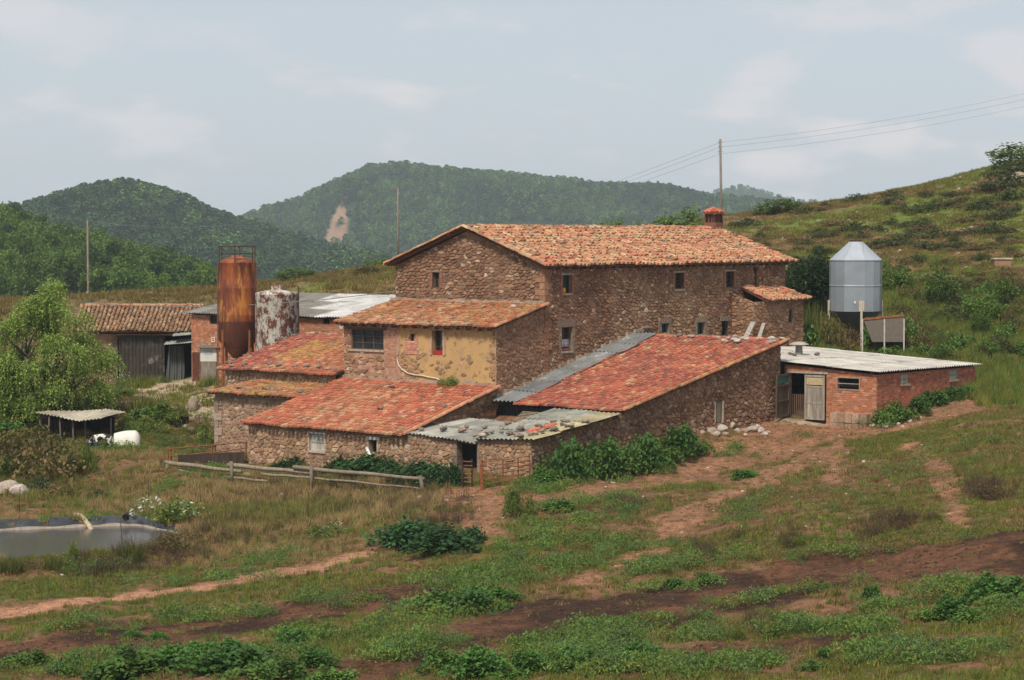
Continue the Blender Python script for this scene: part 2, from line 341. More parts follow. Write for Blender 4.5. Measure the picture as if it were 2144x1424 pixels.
def line_mask(X, Y, pts, half, soft, seed, jit=0.9):
    d = np.full(X.shape, 1e9)
    for (p, q) in zip(pts[:-1], pts[1:]):
        ex, ey = q.x - p.x, q.y - p.y
        t = np.clip(((X - p.x) * ex + (Y - p.y) * ey) / (ex * ex + ey * ey + 1e-9), 0, 1)
        d = np.minimum(d, np.hypot(X - p.x - t * ex, Y - p.y - t * ey))
    d = d + (fbm(X, Y, 2.6, seed, 5) - 0.5) * 2.2 * jit + (fbm(X, Y, 0.6, seed + 5, 2) - 0.5) * 0.7 * min(1.0, jit)
    return sstep(half + soft, half - soft, d)
ZONES = {
 'path': [([(-120,1308),(0,1288),(300,1247),(560,1207),(745,1166)], 0.75, 0.3, 0.5), ([(745,1166),(800,1152)], 0.35, 0.3, 0.5)],
 'dark': [([(620,1440),(860,1378),(1040,1330),(1190,1298)], 1.7, 0.5, 1.3), ([(1180,1300),(1500,1246),(1800,1196),(2000,1180),(2300,1152)], 3.4, 0.6, 1.9), ([(1370,1400),(1560,1366),(1760,1345)], 1.5, 0.6, 1.2),
          ([(0,1372),(300,1332),(600,1292),(860,1240)], 2.5, 0.8, 1.6), ([(-200,1395),(0,1372)], 1.6, 0.8, 1.5)],
 'dirt': [([(985,1040),(1200,1034),(1450,985),(1620,930),(1720,905)], 2.3, 0.6, 0.7), ([(1620,905),(1850,900),(2000,860),(2160,815)], 2.2, 0.6, 0.8),
          ([(1010,1140),(1040,1060)], 0.8, 0.4, 0.6), ([(1310,1185),(1400,1100),(1560,1020),(1720,945)], 0.9, 0.5, 0.9),
          ([(1760,910),(1740,1010)], 0.5, 0.4, 0.7), ([(1900,930),(1945,965),(1990,1050),(2010,1105)], 0.45, 0.3, 0.6),
          ([(1240,1284),(1350,1262)], 1.0, 0.7, 1.4), ([(1230,1220),(1260,1180),(1300,1180)], 0.5, 0.4, 0.7),
          ([(900,1050),(1000,1045)], 0.9, 0.5, 0.7), ([(-200,1200),(100,1205)], 0.3, 0.3, 0.3)],
 'yard': [([(285,824),(380,834),(470,850)], 3.6, 0.7, 0.7), ([(395,800),(440,800)], 1.3, 0.6, 0.6), ([(1650,880),(1760,886)], 0.7, 0.4, 0.5)],
}
ZW = {k: [([G(u, v) for u, v in pl], h, s, j) for pl, h, s, j in zs] for k, zs in ZONES.items()}
def zone(k, X, Y):
    m = np.zeros(X.shape)
    for i, (pl, h, s, j) in enumerate(ZW[k]): m = np.maximum(m, line_mask(X, Y, pl, h, s, 31 + i, j))
    return m

def make_ground():
    NX, NY = 460, 520
    yv = 26.0 * (345.0 / 26.0) ** (np.linspace(0, 1, NY)); t = np.linspace(-1, 1, NX)
    Y = np.repeat(yv[:, None], NX, 1); X = t[None, :] * (Y * 0.36 + 10.0)
    Z = H(X, Y)
    V = np.stack([X, Y, Z], -1).reshape(-1, 3)
    i = np.arange(NY - 1)[:, None] * NX + np.arange(NX - 1)[None, :]
    F = np.stack([i, i + 1, i + NX + 1, i + NX], -1).reshape(-1, 4)
    n1 = fbm(X, Y, 7.0, 41); n2 = fbm(X, Y, 2.2, 57); n3 = fbm(X, Y, 14.0, 77)
    def C(*c): return np.array(c)[None, None, :]
    def mx(a, b, f): return a * (1 - f[..., None]) + b * f[..., None]
    col = mx(C(0.135, 0.078, 0.036), C(0.085, 0.075, 0.024), sstep(0.38, 0.60, n1))           # thin turf, dry to green
    col = mx(col, C(0.185, 0.092, 0.050), sstep(0.46, 0.62, n2) * 0.8)                        # bare reddish earth
    far = sstep(126, 150, Y)
    col = mx(col, mx(C(0.110, 0.140, 0.026), C(0.165, 0.100, 0.045), sstep(0.46, 0.62, fbm(X, Y, 11, 91))), far)
    dry = sstep(-14, -19, X) * sstep(140, 152, Y) * 0.9
    col = mx(col, C(0.15, 0.105, 0.05), dry)
    col = mx(col, C(0.245, 0.120, 0.064), zone('dirt', X, Y) * (0.55 + 0.45 * sstep(0.62, 0.40, n2)))
    col = mx(col, C(0.33, 0.165, 0.095), zone('path', X, Y))
    dk = zone('dark', X, Y)
    col = mx(col, mx(C(0.030, 0.014, 0.008), C(0.105, 0.046, 0.023), sstep(0.40, 0.62, n2)), dk * 0.95)
    col = mx(col, C(0.40, 0.30, 0.21), zone('yard', X, Y) * 0.9)
    pd = pond_d(X, Y); col = mx(col, C(0.10, 0.08, 0.06), sstep(0.5, 0.0, pd))
    m = npmesh('ground', V, F, col.reshape(-1, 3), None, True)
    mt, nt, b = mk('earth'); c = attr(nt)
    n = pos_noise(nt, 2.6, 8, 0.68); nf = pos_noise(nt, 14, 4, 0.6, off=(3, 3, 3))
    c = mix(nt, 1.0, c, mrange(nt, n, 0.30, 0.70, 0.42, 1.5), 'MULTIPLY')
    c = mix(nt, 1.0, c, mrange(nt, nf, 0.3, 0.7, 0.6, 1.4), 'MULTIPLY')
    nt.links.new(c, b.inputs['Base Color']); b.inputs['Roughness'].default_value = 0.97; b.inputs['Specular IOR Level'].default_value = 0.15
    bump(nt, b, n, 0.7, 0.08); m.materials.append(mt)
    o = bpy.data.objects.new('ground', m); link(o); tag(o, 'sloping pasture of thin turf and red earth round the farm', None, None, 'structure')
make_ground()

# ---- valley floor and the hills beyond it
M_HILL = m_tint('forest_floor', 1.0, 0.05, 0.7, 1.3, 0)
def flat_sheet():
    xs = np.linspace(-2500, 2500, 60); ys = np.linspace(335, 4450, 60); X, Y = np.meshgrid(xs, ys)
    Z = -34 + (fbm(X, Y, 400, 5) - 0.5) * 8 - (Y - 335) * 0.004
    V = np.stack([X, Y, Z], -1).reshape(-1, 3); n = 60; i = np.arange(n - 1)[:, None] * n + np.arange(n - 1)[None, :]
    F = np.stack([i, i + 1, i + n + 1, i + n], -1).reshape(-1, 4)
    o = bpy.data.objects.new('valley', npmesh('valley', V, F, np.tile([[0.045, 0.075, 0.025]], (len(V), 1)), M_HILL)); link(o)
    tag(o, 'wooded valley floor between the farm and the hills', None, None, 'structure')
flat_sheet()
def make_hill(name, label, sky, foot, yc, yf, drop, bare=None, amp=1.0, seed=1, back=1.5):
    """a long ridge: crest height along the skyline at distance yc, falling to a foot at yf and away again behind"""
    us = np.linspace(sky[0][0], sky[-1][0], 150); sv = np.interp(us, [s[0] for s in sky], [s[1] for s in sky]) + drop
    fv = np.interp(us, [s[0] for s in foot], [s[1] for s in foot]); ts = np.linspace(0, back, 70)
    zc = np.array([P(u, v, yc).z for u, v in zip(us, sv)]); zf = np.array([P(u, v, yf).z for u, v in zip(us, fv)]); xr = (us - CU) / FPX
    def surf(u, t):
        x_ = (u - CU) / FPX; c = np.interp(u, us, zc); f = np.interp(u, us, zf); y = yf + (yc - yf) * t
        e = np.where(t < 1, np.sin(np.clip(t, 0, 1) * math.pi / 2) ** 1.15, 1 - 1.6 * (np.maximum(t, 1) - 1) ** 1.5)
        z = f + (c - f) * e + (fbm(x_ * y, y, yc * 0.05, seed) - 0.5) * amp * yc * 0.016 * np.minimum(1, np.abs(1.0 - t) * 3)
        return x_ * y, y, z
    U, T = np.meshgrid(us, ts); X, Y, Z = surf(U, T); nx = len(us)
    V = np.stack([X, Y, Z], -1).reshape(-1, 3); i = np.arange(len(ts) - 1)[:, None] * nx + np.arange(nx - 1)[None, :]
    F = np.stack([i, i + 1, i + nx + 1, i + nx], -1).reshape(-1, 4)
    colr = np.tile(np.array([0.016, 0.030, 0.010]), (len(V), 1))
    if bare:
        m = bare(U.ravel(), T.ravel())[:, None]; colr = colr * (1 - m) + np.array([0.27, 0.17, 0.11]) * m
    o = bpy.data.objects.new(name, npmesh(name, V, F, colr, M_HILL, True)); link(o); tag(o, label, None, None, 'structure')
    return surf
def px(surf, u, t):
    x, y, z = surf(np.asarray(u, float), np.asarray(t, float)); return FPX * (-(z - ZC)) / y + 490
def bare_patch(u, t):
    m = np.zeros(u.shape)
    for cu, ct, su, st in ((712, 0.50, 24, 0.10), (700, 0.40, 27, 0.10), (690, 0.30, 32, 0.09), (686, 0.21, 32, 0.08), (682, 0.13, 26, 0.07), (725, 0.58, 14, 0.06), (742, 0.66, 12, 0.05), (770, 0.86, 12, 0.04)):
        m = np.maximum(m, np.exp(-((u - cu) / su) ** 2 - ((t - ct) / st) ** 2))
    n = fbm(u, t * 300, 14, 8)
    return sstep(0.52, 0.70, m * 0.8 + (n - 0.4))
SKY_MAIN = [(300,520),(420,490),(510,462),(560,444),(640,420),(690,388),(730,370),(775,352),(840,350),(950,355),(1060,364),(1150,372),(1230,388),(1350,393),(1430,402),(1500,410),(1560,415),(1620,424),(1800,440),(2000,460)]
SKY_LEFT = [(-200,470),(20,445),(70,432),(115,418),(180,402),(230,391),(265,388),(300,393),(345,404),(400,423),(440,447),(470,458),(520,472),(580,492),(640,510),(720,532),(820,556),(950,580)]
SKY_WOOD = [(-250,430),(-60,440),(0,449),(60,456),(120,478),(180,498),(240,508),(275,530),(320,540),(380,550),(430,566),(470,594),(520,612)]
S_FARP = make_hill('hill_distant', 'pale distant hill crest showing past the long ridge', [(1380,432),(1480,420),(1540,407),(1570,409),(1640,424),(1800,440)], [(1380,470),(1800,470)], 3900, 3300, 2, seed=5)
S_MAIN = make_hill('hill_main', 'long forested ridge with a bare tan scar', SKY_MAIN, [(300,640),(2000,600)], 2250, 1650, 12, bare_patch, 1.4, 3)
S_LEFT = make_hill('hill_left', 'round dark forested hill beyond the valley wood', SKY_LEFT, [(-200,640),(950,640)], 1380, 980, 16, None, 1.2, 6)
S_WOOD = make_hill('hill_wood', 'low slope carrying the green wood behind the barn', SKY_WOOD, [(-250,680),(520,680)], 480, 330, 50, None, 0.4, 9)
# ------------------------------------------------------------------ masonry, roofs, sheets
CAMP = Vector((0, 0, ZC))
def clip(poly, nx, nz, c):
    """keep the part of a 2-D polygon where nx*x + nz*z <= c"""
    out = []
    n = len(poly)
    for i in range(n):
        p, q = poly[i], poly[(i + 1) % n]; dp = nx * p[0] + nz * p[1] - c; dq = nx * q[0] + nz * q[1] - c
        if dp <= 0: out.append(p)
        if (dp < 0) != (dq < 0) and dp != dq:
            t = dp / (dp - dq); out.append((p[0] + (q[0] - p[0]) * t, p[1] + (q[1] - p[1]) * t))
    return out
def halfplanes(outline):
    """half-planes of a convex outline given in either turn"""
    n = len(outline); ar = sum(outline[i][0] * outline[(i + 1) % n][1] - outline[(i + 1) % n][0] * outline[i][1] for i in range(n))
    o = outline if ar > 0 else outline[::-1]; hp = []
    for i in range(n):
        (x0, z0), (x1, z1) = o[i], o[(i + 1) % n]; l = math.hypot(x1 - x0, z1 - z0)
        if l > 1e-6: nx, nz = (z1 - z0) / l, -(x1 - x0) / l; hp.append((nx, nz, nx * x0 + nz * z0))
    return hp
def shrink(poly, g):
    hp = halfplanes(poly); p = poly
    for nx, nz, c in hp:
        p = clip(p, nx, nz, c - g)
        if len(p) < 3: return []
    return p
def parea(p): return abs(sum(p[i][0] * p[(i + 1) % len(p)][1] - p[(i + 1) % len(p)][0] * p[i][1] for i in range(len(p)))) / 2
def pick(pal, rnd):
    r = rnd.random() * sum(w for w, _ in pal)
    for w, c in pal:
        r -= w
        if r <= 0: break
    k = 0.78 + 0.44 * rnd.random(); m = [sum(w * q[i] for w, q in pal) / sum(w for w, q in pal) for i in range(3)]; return tuple((x * 0.6 + y * 0.4) * k for x, y in zip(c, m))
def pieces_out(pieces, name, rest, mat, parent, limit=300):
    """pieces = (centre, verts, faces, tint): the nearest ones as objects of their own, the others joined"""
    pieces.sort(key=lambda p: (p[0] - CAMP).length)
    for c, vs_, fs, t in pieces[:limit]:
        mb = MB(); mb.faces(vs_, fs, t); mb.build(name, mat, parent)
    if len(pieces) > limit:
        mb = MB()
        for c, vs_, fs, t in pieces[limit:]: mb.faces(vs_, fs, t)
        mb.build(rest, mat, parent, kind='stuff')
def backing(mb, fr, outline, holes, d=0.0, tint=(1, 1, 1), reveal=0.3):
    xs = sorted({x for x, z in outline} | {h[0] for h in holes} | {h[1] for h in holes}); zs = sorted({min(z for x, z in outline), max(z for x, z in outline)} | {h[2] for h in holes} | {h[3] for h in holes})
    hp = halfplanes(outline)
    for x0, x1 in zip(xs[:-1], xs[1:]):
        for z0, z1 in zip(zs[:-1], zs[1:]):
            cx, cz = (x0 + x1) / 2, (z0 + z1) / 2
            if any(h[0] < cx < h[1] and h[2] < cz < h[3] for h in holes): continue
            p = [(x0, z0), (x1, z0), (x1, z1), (x0, z1)]
            for q in hp:
                p = clip(p, *q)
                if len(p) < 3: break
            if len(p) >= 3 and parea(p) > 1e-5: mb.poly([fr.pt(x, z, d) for x, z in p], tint)
    for x0, x1, z0, z1 in holes:
        for (xa, za), (xb, zb) in (((x0, z0), (x1, z0)), ((x1, z0), (x1, z1)), ((x1, z1), (x0, z1)), ((x0, z1), (x0, z0))):
            mb.poly([fr.pt(xa, za, d), fr.pt(xb, zb, d), fr.pt(xb, zb, d - reveal), fr.pt(xa, za, d - reveal)], tint)
STONE_PAL = [(5, (0.246, 0.126, 0.072)), (4, (0.189, 0.093, 0.054)), (3, (0.286, 0.162, 0.094)), (1.0, (0.355, 0.242, 0.149)), (0.4, (0.527, 0.405, 0.278)), (1.6, (0.109, 0.060, 0.038))]
STONE_WARM = [(5, (0.292, 0.162, 0.090)), (3, (0.355, 0.213, 0.125)), (2.4, (0.224, 0.116, 0.065)), (1.2, (0.458, 0.318, 0.197)), (0.55, (0.572, 0.449, 0.302)), (1.2, (0.131, 0.075, 0.046))]
BRICK_PAL = [(5, (0.40, 0.155, 0.080)), (3, (0.46, 0.205, 0.110)), (2, (0.33, 0.115, 0.060)), (1, (0.46, 0.27, 0.17))]
def masonry(part, fr, outline, holes, cw, ch, pal, seed, mode='rubble', gap=0.02, depth=0.045, d0=0.0, keep=None, mat=None, names=('stone', 'stonework'), limit=300, jit=0.40):
    rnd = random.Random(seed); hp = halfplanes(outline); x0 = min(p[0] for p in outline); x1 = max(p[0] for p in outline); z0 = min(p[1] for p in outline); z1 = max(p[1] for p in outline)
    pieces = []; cells = []
    if mode == 'rubble':
        nx = int((x1 - x0) / cw) + 4; nz = int((z1 - z0) / ch) + 4; S = {}
        for j in range(nz):
            for i in range(nx):
                S[i, j] = (x0 + (i - 1.5 + 0.5 * (j % 2) + (rnd.random() - 0.5) * 2 * jit) * cw, z0 + (j - 1.5 + (rnd.random() - 0.5) * 2 * jit) * ch)
        for kk in list(S):
            if rnd.random() < 0.13: del S[kk]
        asp = cw / ch
        for j in range(1, nz - 1):
            for i in range(1, nx - 1):
                if (i, j) not in S: continue
                cx, cz = S[i, j]; poly = [(cx - cw * 1.5, cz - ch * 1.4), (cx + cw * 1.5, cz - ch * 1.4), (cx + cw * 1.5, cz + ch * 1.4), (cx - cw * 1.5, cz + ch * 1.4)]
                for dj in (-2, -1, 0, 1, 2):
                    for di in (-2, -1, 0, 1, 2):
                        if (di or dj) and (i + di, j + dj) in S:
                            qx, qz = S[i + di, j + dj]; ax, az = qx - cx, (qz - cz) * asp * asp      # flattened metric keeps the stones wide
                            poly = clip(poly, ax, az, (ax * (cx + qx) + az * (cz + qz)) / 2)
                            if len(poly) < 3: break
                    if len(poly) < 3: break
                if len(poly) >= 3: cells.append(poly)
    else:
        z = z0; j = 0
        while z < z1:
            x = x0 - cw * (0.5 if j % 2 else 0.05) - rnd.random() * 0.04
            while x < x1: cells.append([(x, z), (x + cw, z), (x + cw, z + ch), (x, z + ch)]); x += cw
            z += ch; j += 1
    for poly in cells:
        for q in hp:
            poly = clip(poly, *q)
            if len(poly) < 3: break
        if len(poly) < 3: continue
        cx = sum(p[0] for p in poly) / len(poly); cz = sum(p[1] for p in poly) / len(poly)
        bad = False
        for a, b, c, d in holes:
            if a < cx < b and c < cz < d: bad = True; break
            s = max((a - cx, 0), (cx - b, 1), (c - cz, 2), (cz - d, 3))
            if s[0] < max(cw, ch) * 1.3:
                poly = clip(poly, *((1, 0, a), (-1, 0, -b), (0, 1, c), (0, -1, -d))[s[1]])
                if len(poly) < 3: bad = True; break
        if bad or (keep and not keep(cx, cz, rnd)): continue
        poly = shrink(poly, gap * (0.6 + 0.8 * rnd.random()) if mode == 'rubble' else gap)
        if len(poly) < 3 or parea(poly) < 0.25 * gap: continue
        dep = depth * (0.45 + 0.9 * rnd.random()); inner = [(cx + (x - cx) * (0.80 if mode == 'rubble' else 0.97), cz + (z - cz) * (0.78 if mode == 'rubble' else 0.93)) for x, z in poly]
        n = len(poly); tl = (rnd.random() - 0.5) * dep * 0.5 if mode == 'rubble' else 0
        vs_ = [fr.pt(x, z, d0 - 0.01) for x, z in poly] + [fr.pt(x, z, d0 + dep * 0.6) for x, z in [(cx + (x - cx) * .95, cz + (z - cz) * .95) for x, z in poly]] * (mode == 'rubble') + [fr.pt(x, z, d0 + dep + tl * (1 if x > cx else -1)) for x, z in inner]
        rings = 3 if mode == 'rubble' else 2; fs = []
        for r in range(rings - 1): fs += [(r * n + k, r * n + (k + 1) % n, (r + 1) * n + (k + 1) % n, (r + 1) * n + k) for k in range(n)]
        fs.append(tuple((rings - 1) * n + k for k in range(n)))
        tint = pick(pal(cx, cz) if callable(pal) else pal, rnd)
        pieces.append((fr.pt(cx, cz, d0), vs_, fs, tint))
    pieces_out(pieces, names[0], names[1], mat or M_STONE, part, limit)

TILE_RED = [(5, (0.41, 0.112, 0.062)), (3, (0.46, 0.155, 0.083)), (2, (0.31, 0.082, 0.048)), (1.4, (0.46, 0.26, 0.14)), (1.2, (0.19, 0.095, 0.06)), (0.4, (0.46, 0.36, 0.22))]
TILE_OLD = [(4, (0.42, 0.175, 0.092)), (4, (0.43, 0.255, 0.14)), (3, (0.42, 0.120, 0.070)), (1.8, (0.47, 0.345, 0.195)), (2.4, (0.17, 0.10, 0.06)), (0.8, (0.28, 0.23, 0.14))]
TILE_OLD2 = [(4, (0.39, 0.150, 0.072)), (3, (0.42, 0.225, 0.105)), (2.6, (0.36, 0.105, 0.055)), (2.0, (0.29, 0.20, 0.095)), (1.8, (0.17, 0.098, 0.058)), (0.6, (0.42, 0.26, 0.065))]
TILE_MIX = [(5, (0.41, 0.120, 0.066)), (3, (0.43, 0.165, 0.085)), (2.4, (0.45, 0.275, 0.15)), (1.4, (0.34, 0.095, 0.054)), (1.8, (0.20, 0.105, 0.062)), (0.8, (0.47, 0.355, 0.21))]
TILE_DEEP = [(5, (0.35, 0.095, 0.062)), (3, (0.41, 0.130, 0.076)), (2.5, (0.25, 0.068, 0.050)), (1.4, (0.43, 0.20, 0.118)), (1.3, (0.15, 0.07, 0.052)), (0.3, (0.44, 0.33, 0.21))]
TILE_BARN = [(4, (0.349, 0.204, 0.113)), (4, (0.252, 0.148, 0.084)), (2, (0.427, 0.286, 0.160)), (2, (0.165, 0.102, 0.063)), (1, (0.524, 0.408, 0.244)), (0.6, (0.446, 0.184, 0.084))]
def half_pipe(c, ax_, side, nrm, ln, r0, r1, n=5):
    vs_ = []; fs = []
    for k in range(n + 1):
        t = math.pi * k / n; vs_.append(c + side * (-math.cos(t) * r0) + nrm * (math.sin(t) * r0 * 1.1))
    for k in range(n + 1):
        t = math.pi * k / n; vs_.append(c + ax_ * ln + side * (-math.cos(t) * r1) + nrm * (math.sin(t) * r1 * 1.1))
    m = n + 1
    fs = [(k, k + 1, m + k + 1, m + k) for k in range(n)] + [tuple(range(m))]
    return vs_, fs
class Roof:
    def __init__(s, p00, p10, p11, p01): s.p = [Vector(p) for p in (p00, p10, p11, p01)]
    def at(s, u, t):
        a, b, c, d = s.p; return (a * (1 - u) + b * u) * (1 - t) + (d * (1 - u) + c * u) * t
    def tiled(s, thing, pal, seed, name='roof', sp=0.27, ex=0.36, sag=0.05, lim=300, rough=1.0, thick=0.09, chaos=1.0, skip=0.0):
        rnd = random.Random(seed); a, b, c, d = s.p
        mb = MB(); nrm = (b - a).cross(d - a).normalized()
        if nrm.z < 0: nrm = -nrm
        top = [p for p in s.p]; s_in = [s.at(0.004, 0.02), s.at(0.996, 0.02), s.at(0.996, 1), s.at(0.004, 1)]; top = s_in; bot = [p - nrm * thick for p in s_in]
        NU, NT = 16, 6
        def sg(u, t): return nrm * (-sag * 4 * u * (1 - u) * math.sin(math.pi * min(1, max(0, t))) * 0.6 + sag * (float(vnoise(u * 7 + seed, t * 4, seed)) - 0.5) * 1.4)
        for i in range(NU):
            for j in range(NT):
                q = [(i / NU, j / NT), ((i + 1) / NU, j / NT), ((i + 1) / NU, (j + 1) / NT), (i / NU, (j + 1) / NT)]
                mb.poly([s.at(x[0], max(0.02, x[1])) + sg(*x) - nrm * 0.01 for x in q])
        mb.faces(top + bot, [(7, 6, 5, 4)]); mb.faces([p - nrm * 0.01 for p in top] + bot, [(0, 1, 5, 4), (1, 2, 6, 5), (2, 3, 7, 6), (3, 0, 4, 7)])
        part = mb.build(name, M_PAN, thing)
        wid = ((b - a).length + (c - d).length) / 2; nc = max(2, int(wid / sp)); pieces = []
        for i in range(nc):
            u = (i + 0.5) / nc; ln = (s.at(u, 1) - s.at(u, 0)).length; nr = max(1, int(round(ln / ex))); ax_ = (s.at(u, 1) - s.at(u, 0)).normalized()
            side = nrm.cross(ax_).normalized(); bow = (rnd.random() - 0.5) * 0.03 * chaos
            for j in range(nr):
                if rnd.random() < skip: continue
                t0 = (j - 0.06) / nr
                c0 = s.at(u, t0) + sg(u, max(0, t0)) + side * (bow + (rnd.random() - 0.5) * 0.035 * chaos) + ax_ * ((rnd.random() - 0.5) * 0.10 * chaos + (-0.05 if j == 0 else 0)) + nrm * (0.04 + rnd.random() * 0.035 * chaos)
                dirn = (ax_ + side * (rnd.random() - 0.5) * 0.10 * chaos - nrm * (0.05 + 0.05 * rnd.random() * chaos)).normalized()
                r = sp * (0.50 + 0.06 * rnd.random()) * 0.74
                vs_, fs = half_pipe(c0, dirn, side, nrm, ex * 1.42, r, r * 0.84)
                pieces.append((c0, vs_, fs, pick(pal(u, t0) if callable(pal) else pal, rnd)))
        pieces_out(pieces, 'roof_tile', 'roof_tiles', M_TILE, part, lim)
        s.part = part; s.nrm = nrm
        return s
def ridge_tiles(part, p, q, pal, seed, r=0.13, ln=0.42, name='ridge_tile'):
    rnd = random.Random(seed); p, q = Vector(p), Vector(q); d = (q - p).normalized(); n = int((q - p).length / (ln * 0.82)); side = d.cross(UP).normalized(); nrm = side.cross(d)
    for i in range(n):
        c = p + (q - p) * (i / n) + nrm * (rnd.random() - 0.5) * 0.03 + side * (rnd.random() - .5) * 0.03
        mb = MB(); mb.faces(*half_pipe(c, (d + nrm * 0.02).normalized(), side, nrm, ln, r, r * 0.88, 6), pick(pal, rnd)); mb.build(name, M_TILE, part)
def sheet(part, p00, p10, p11, p01, tint, seed=0, wave=0.177, amp=0.028, name='sheet', warp=0.03, mat=None, thick=True):
    """one corrugated sheet; ridges run from the p00-p10 edge to the p01-p11 edge"""
    rnd = random.Random(seed); a, b, c, d = (Vector(p) for p in (p00, p10, p11, p01)); n = max(2, int(round((b - a).length / wave))); nrm = (b - a).cross(d - a).normalized()
    if nrm.z < 0: nrm = -nrm
    if abs(nrm.z) < 0.2 and nrm.y > 0: nrm = -nrm
    m = n * 5; NT = 5; vs_ = []; fs = []; ph = rnd.random() * 6
    for j in range(NT + 1):
        for i in range(m + 1):
            u = i / m; t = j / NT; p = (a * (1 - u) + b * u) * (1 - t) + (d * (1 - u) + c * u) * t
            vs_.append(p + nrm * (amp * math.sin(2 * math.pi * n * u) + warp * math.sin(ph + 3 * t + 2 * u)))
    for j in range(NT):
        for i in range(m): k = j * (m + 1) + i; fs.append((k, k + 1, k + m + 2, k + m + 1))
    mb = MB(); mb.faces(vs_, fs, tint); o = mb.build(name, mat or M_SHEET, part, smooth=True)
    return o
def sheet_roof(thing, roof, na, nt_, tints, seed, name='roof', gapd=0.02, board=True, warp=0.02, mat=None, wave=0.24, amp=0.036):
    rnd = random.Random(seed); a, b, c, d = roof.p; nrm = (b - a).cross(d - a).normalized()
    if nrm.z < 0: nrm = -nrm
    mb = MB(); e = 0.03
    q = [roof.at(e, e) - nrm * 0.10, roof.at(1 - e, e) - nrm * 0.10, roof.at(1 - e, 1 - e) - nrm * 0.10, roof.at(e, 1 - e) - nrm * 0.10]
    for i in range(6):                                                  # purlins under the sheets
        t = 0.04 + 0.92 * i / 5; p0 = roof.at(0.01, t) - nrm * 0.12; p1 = roof.at(0.99, t) - nrm * 0.12; w = (roof.at(0.5, 1) - roof.at(0.5, 0)).normalized() * 0.08
        mb.box(p0, p1 - p0, w, nrm * 0.07, (0.12, 0.09, 0.065))
    part = mb.build(name, M_WOOD, thing); k = 0
    for j in range(nt_):
        for i in range(na):
            u0, u1 = i / na - 0.006, (i + 1) / na + 0.006; t0, t1 = j / nt_ - (0.03 if j else 0), (j + 1) / nt_
            lift = nrm * (0.012 * (j + 1) + 0.006 * (i % 2) + rnd.random() * gapd * 0.4); lf2 = nrm * (0.012 * j)
            sheet(part, roof.at(u0, t0) + lift, roof.at(u1, t0) + lift, roof.at(u1, t1) + lf2, roof.at(u0, t1) + lf2, tints(i / na, j / nt_, rnd), seed * 100 + k, warp=warp, wave=wave, amp=amp, mat=(mat(i / na, j / nt_) if mat else None)); k += 1
    roof.part = part; roof.nrm = nrm
    return roof
def fbox(mb, fr, x0, x1, z0, z1, d0, d1, tint=(1, 1, 1)):
    mb.box(fr.pt(x0, z0, d0), fr.ex * (x1 - x0), fr.en * (d1 - d0), UP * (z1 - z0), tint)
C_WOODD = (0.11, 0.075, 0.05); C_WOODG = (0.27, 0.235, 0.19); C_WOODB = (0.19, 0.125, 0.08)
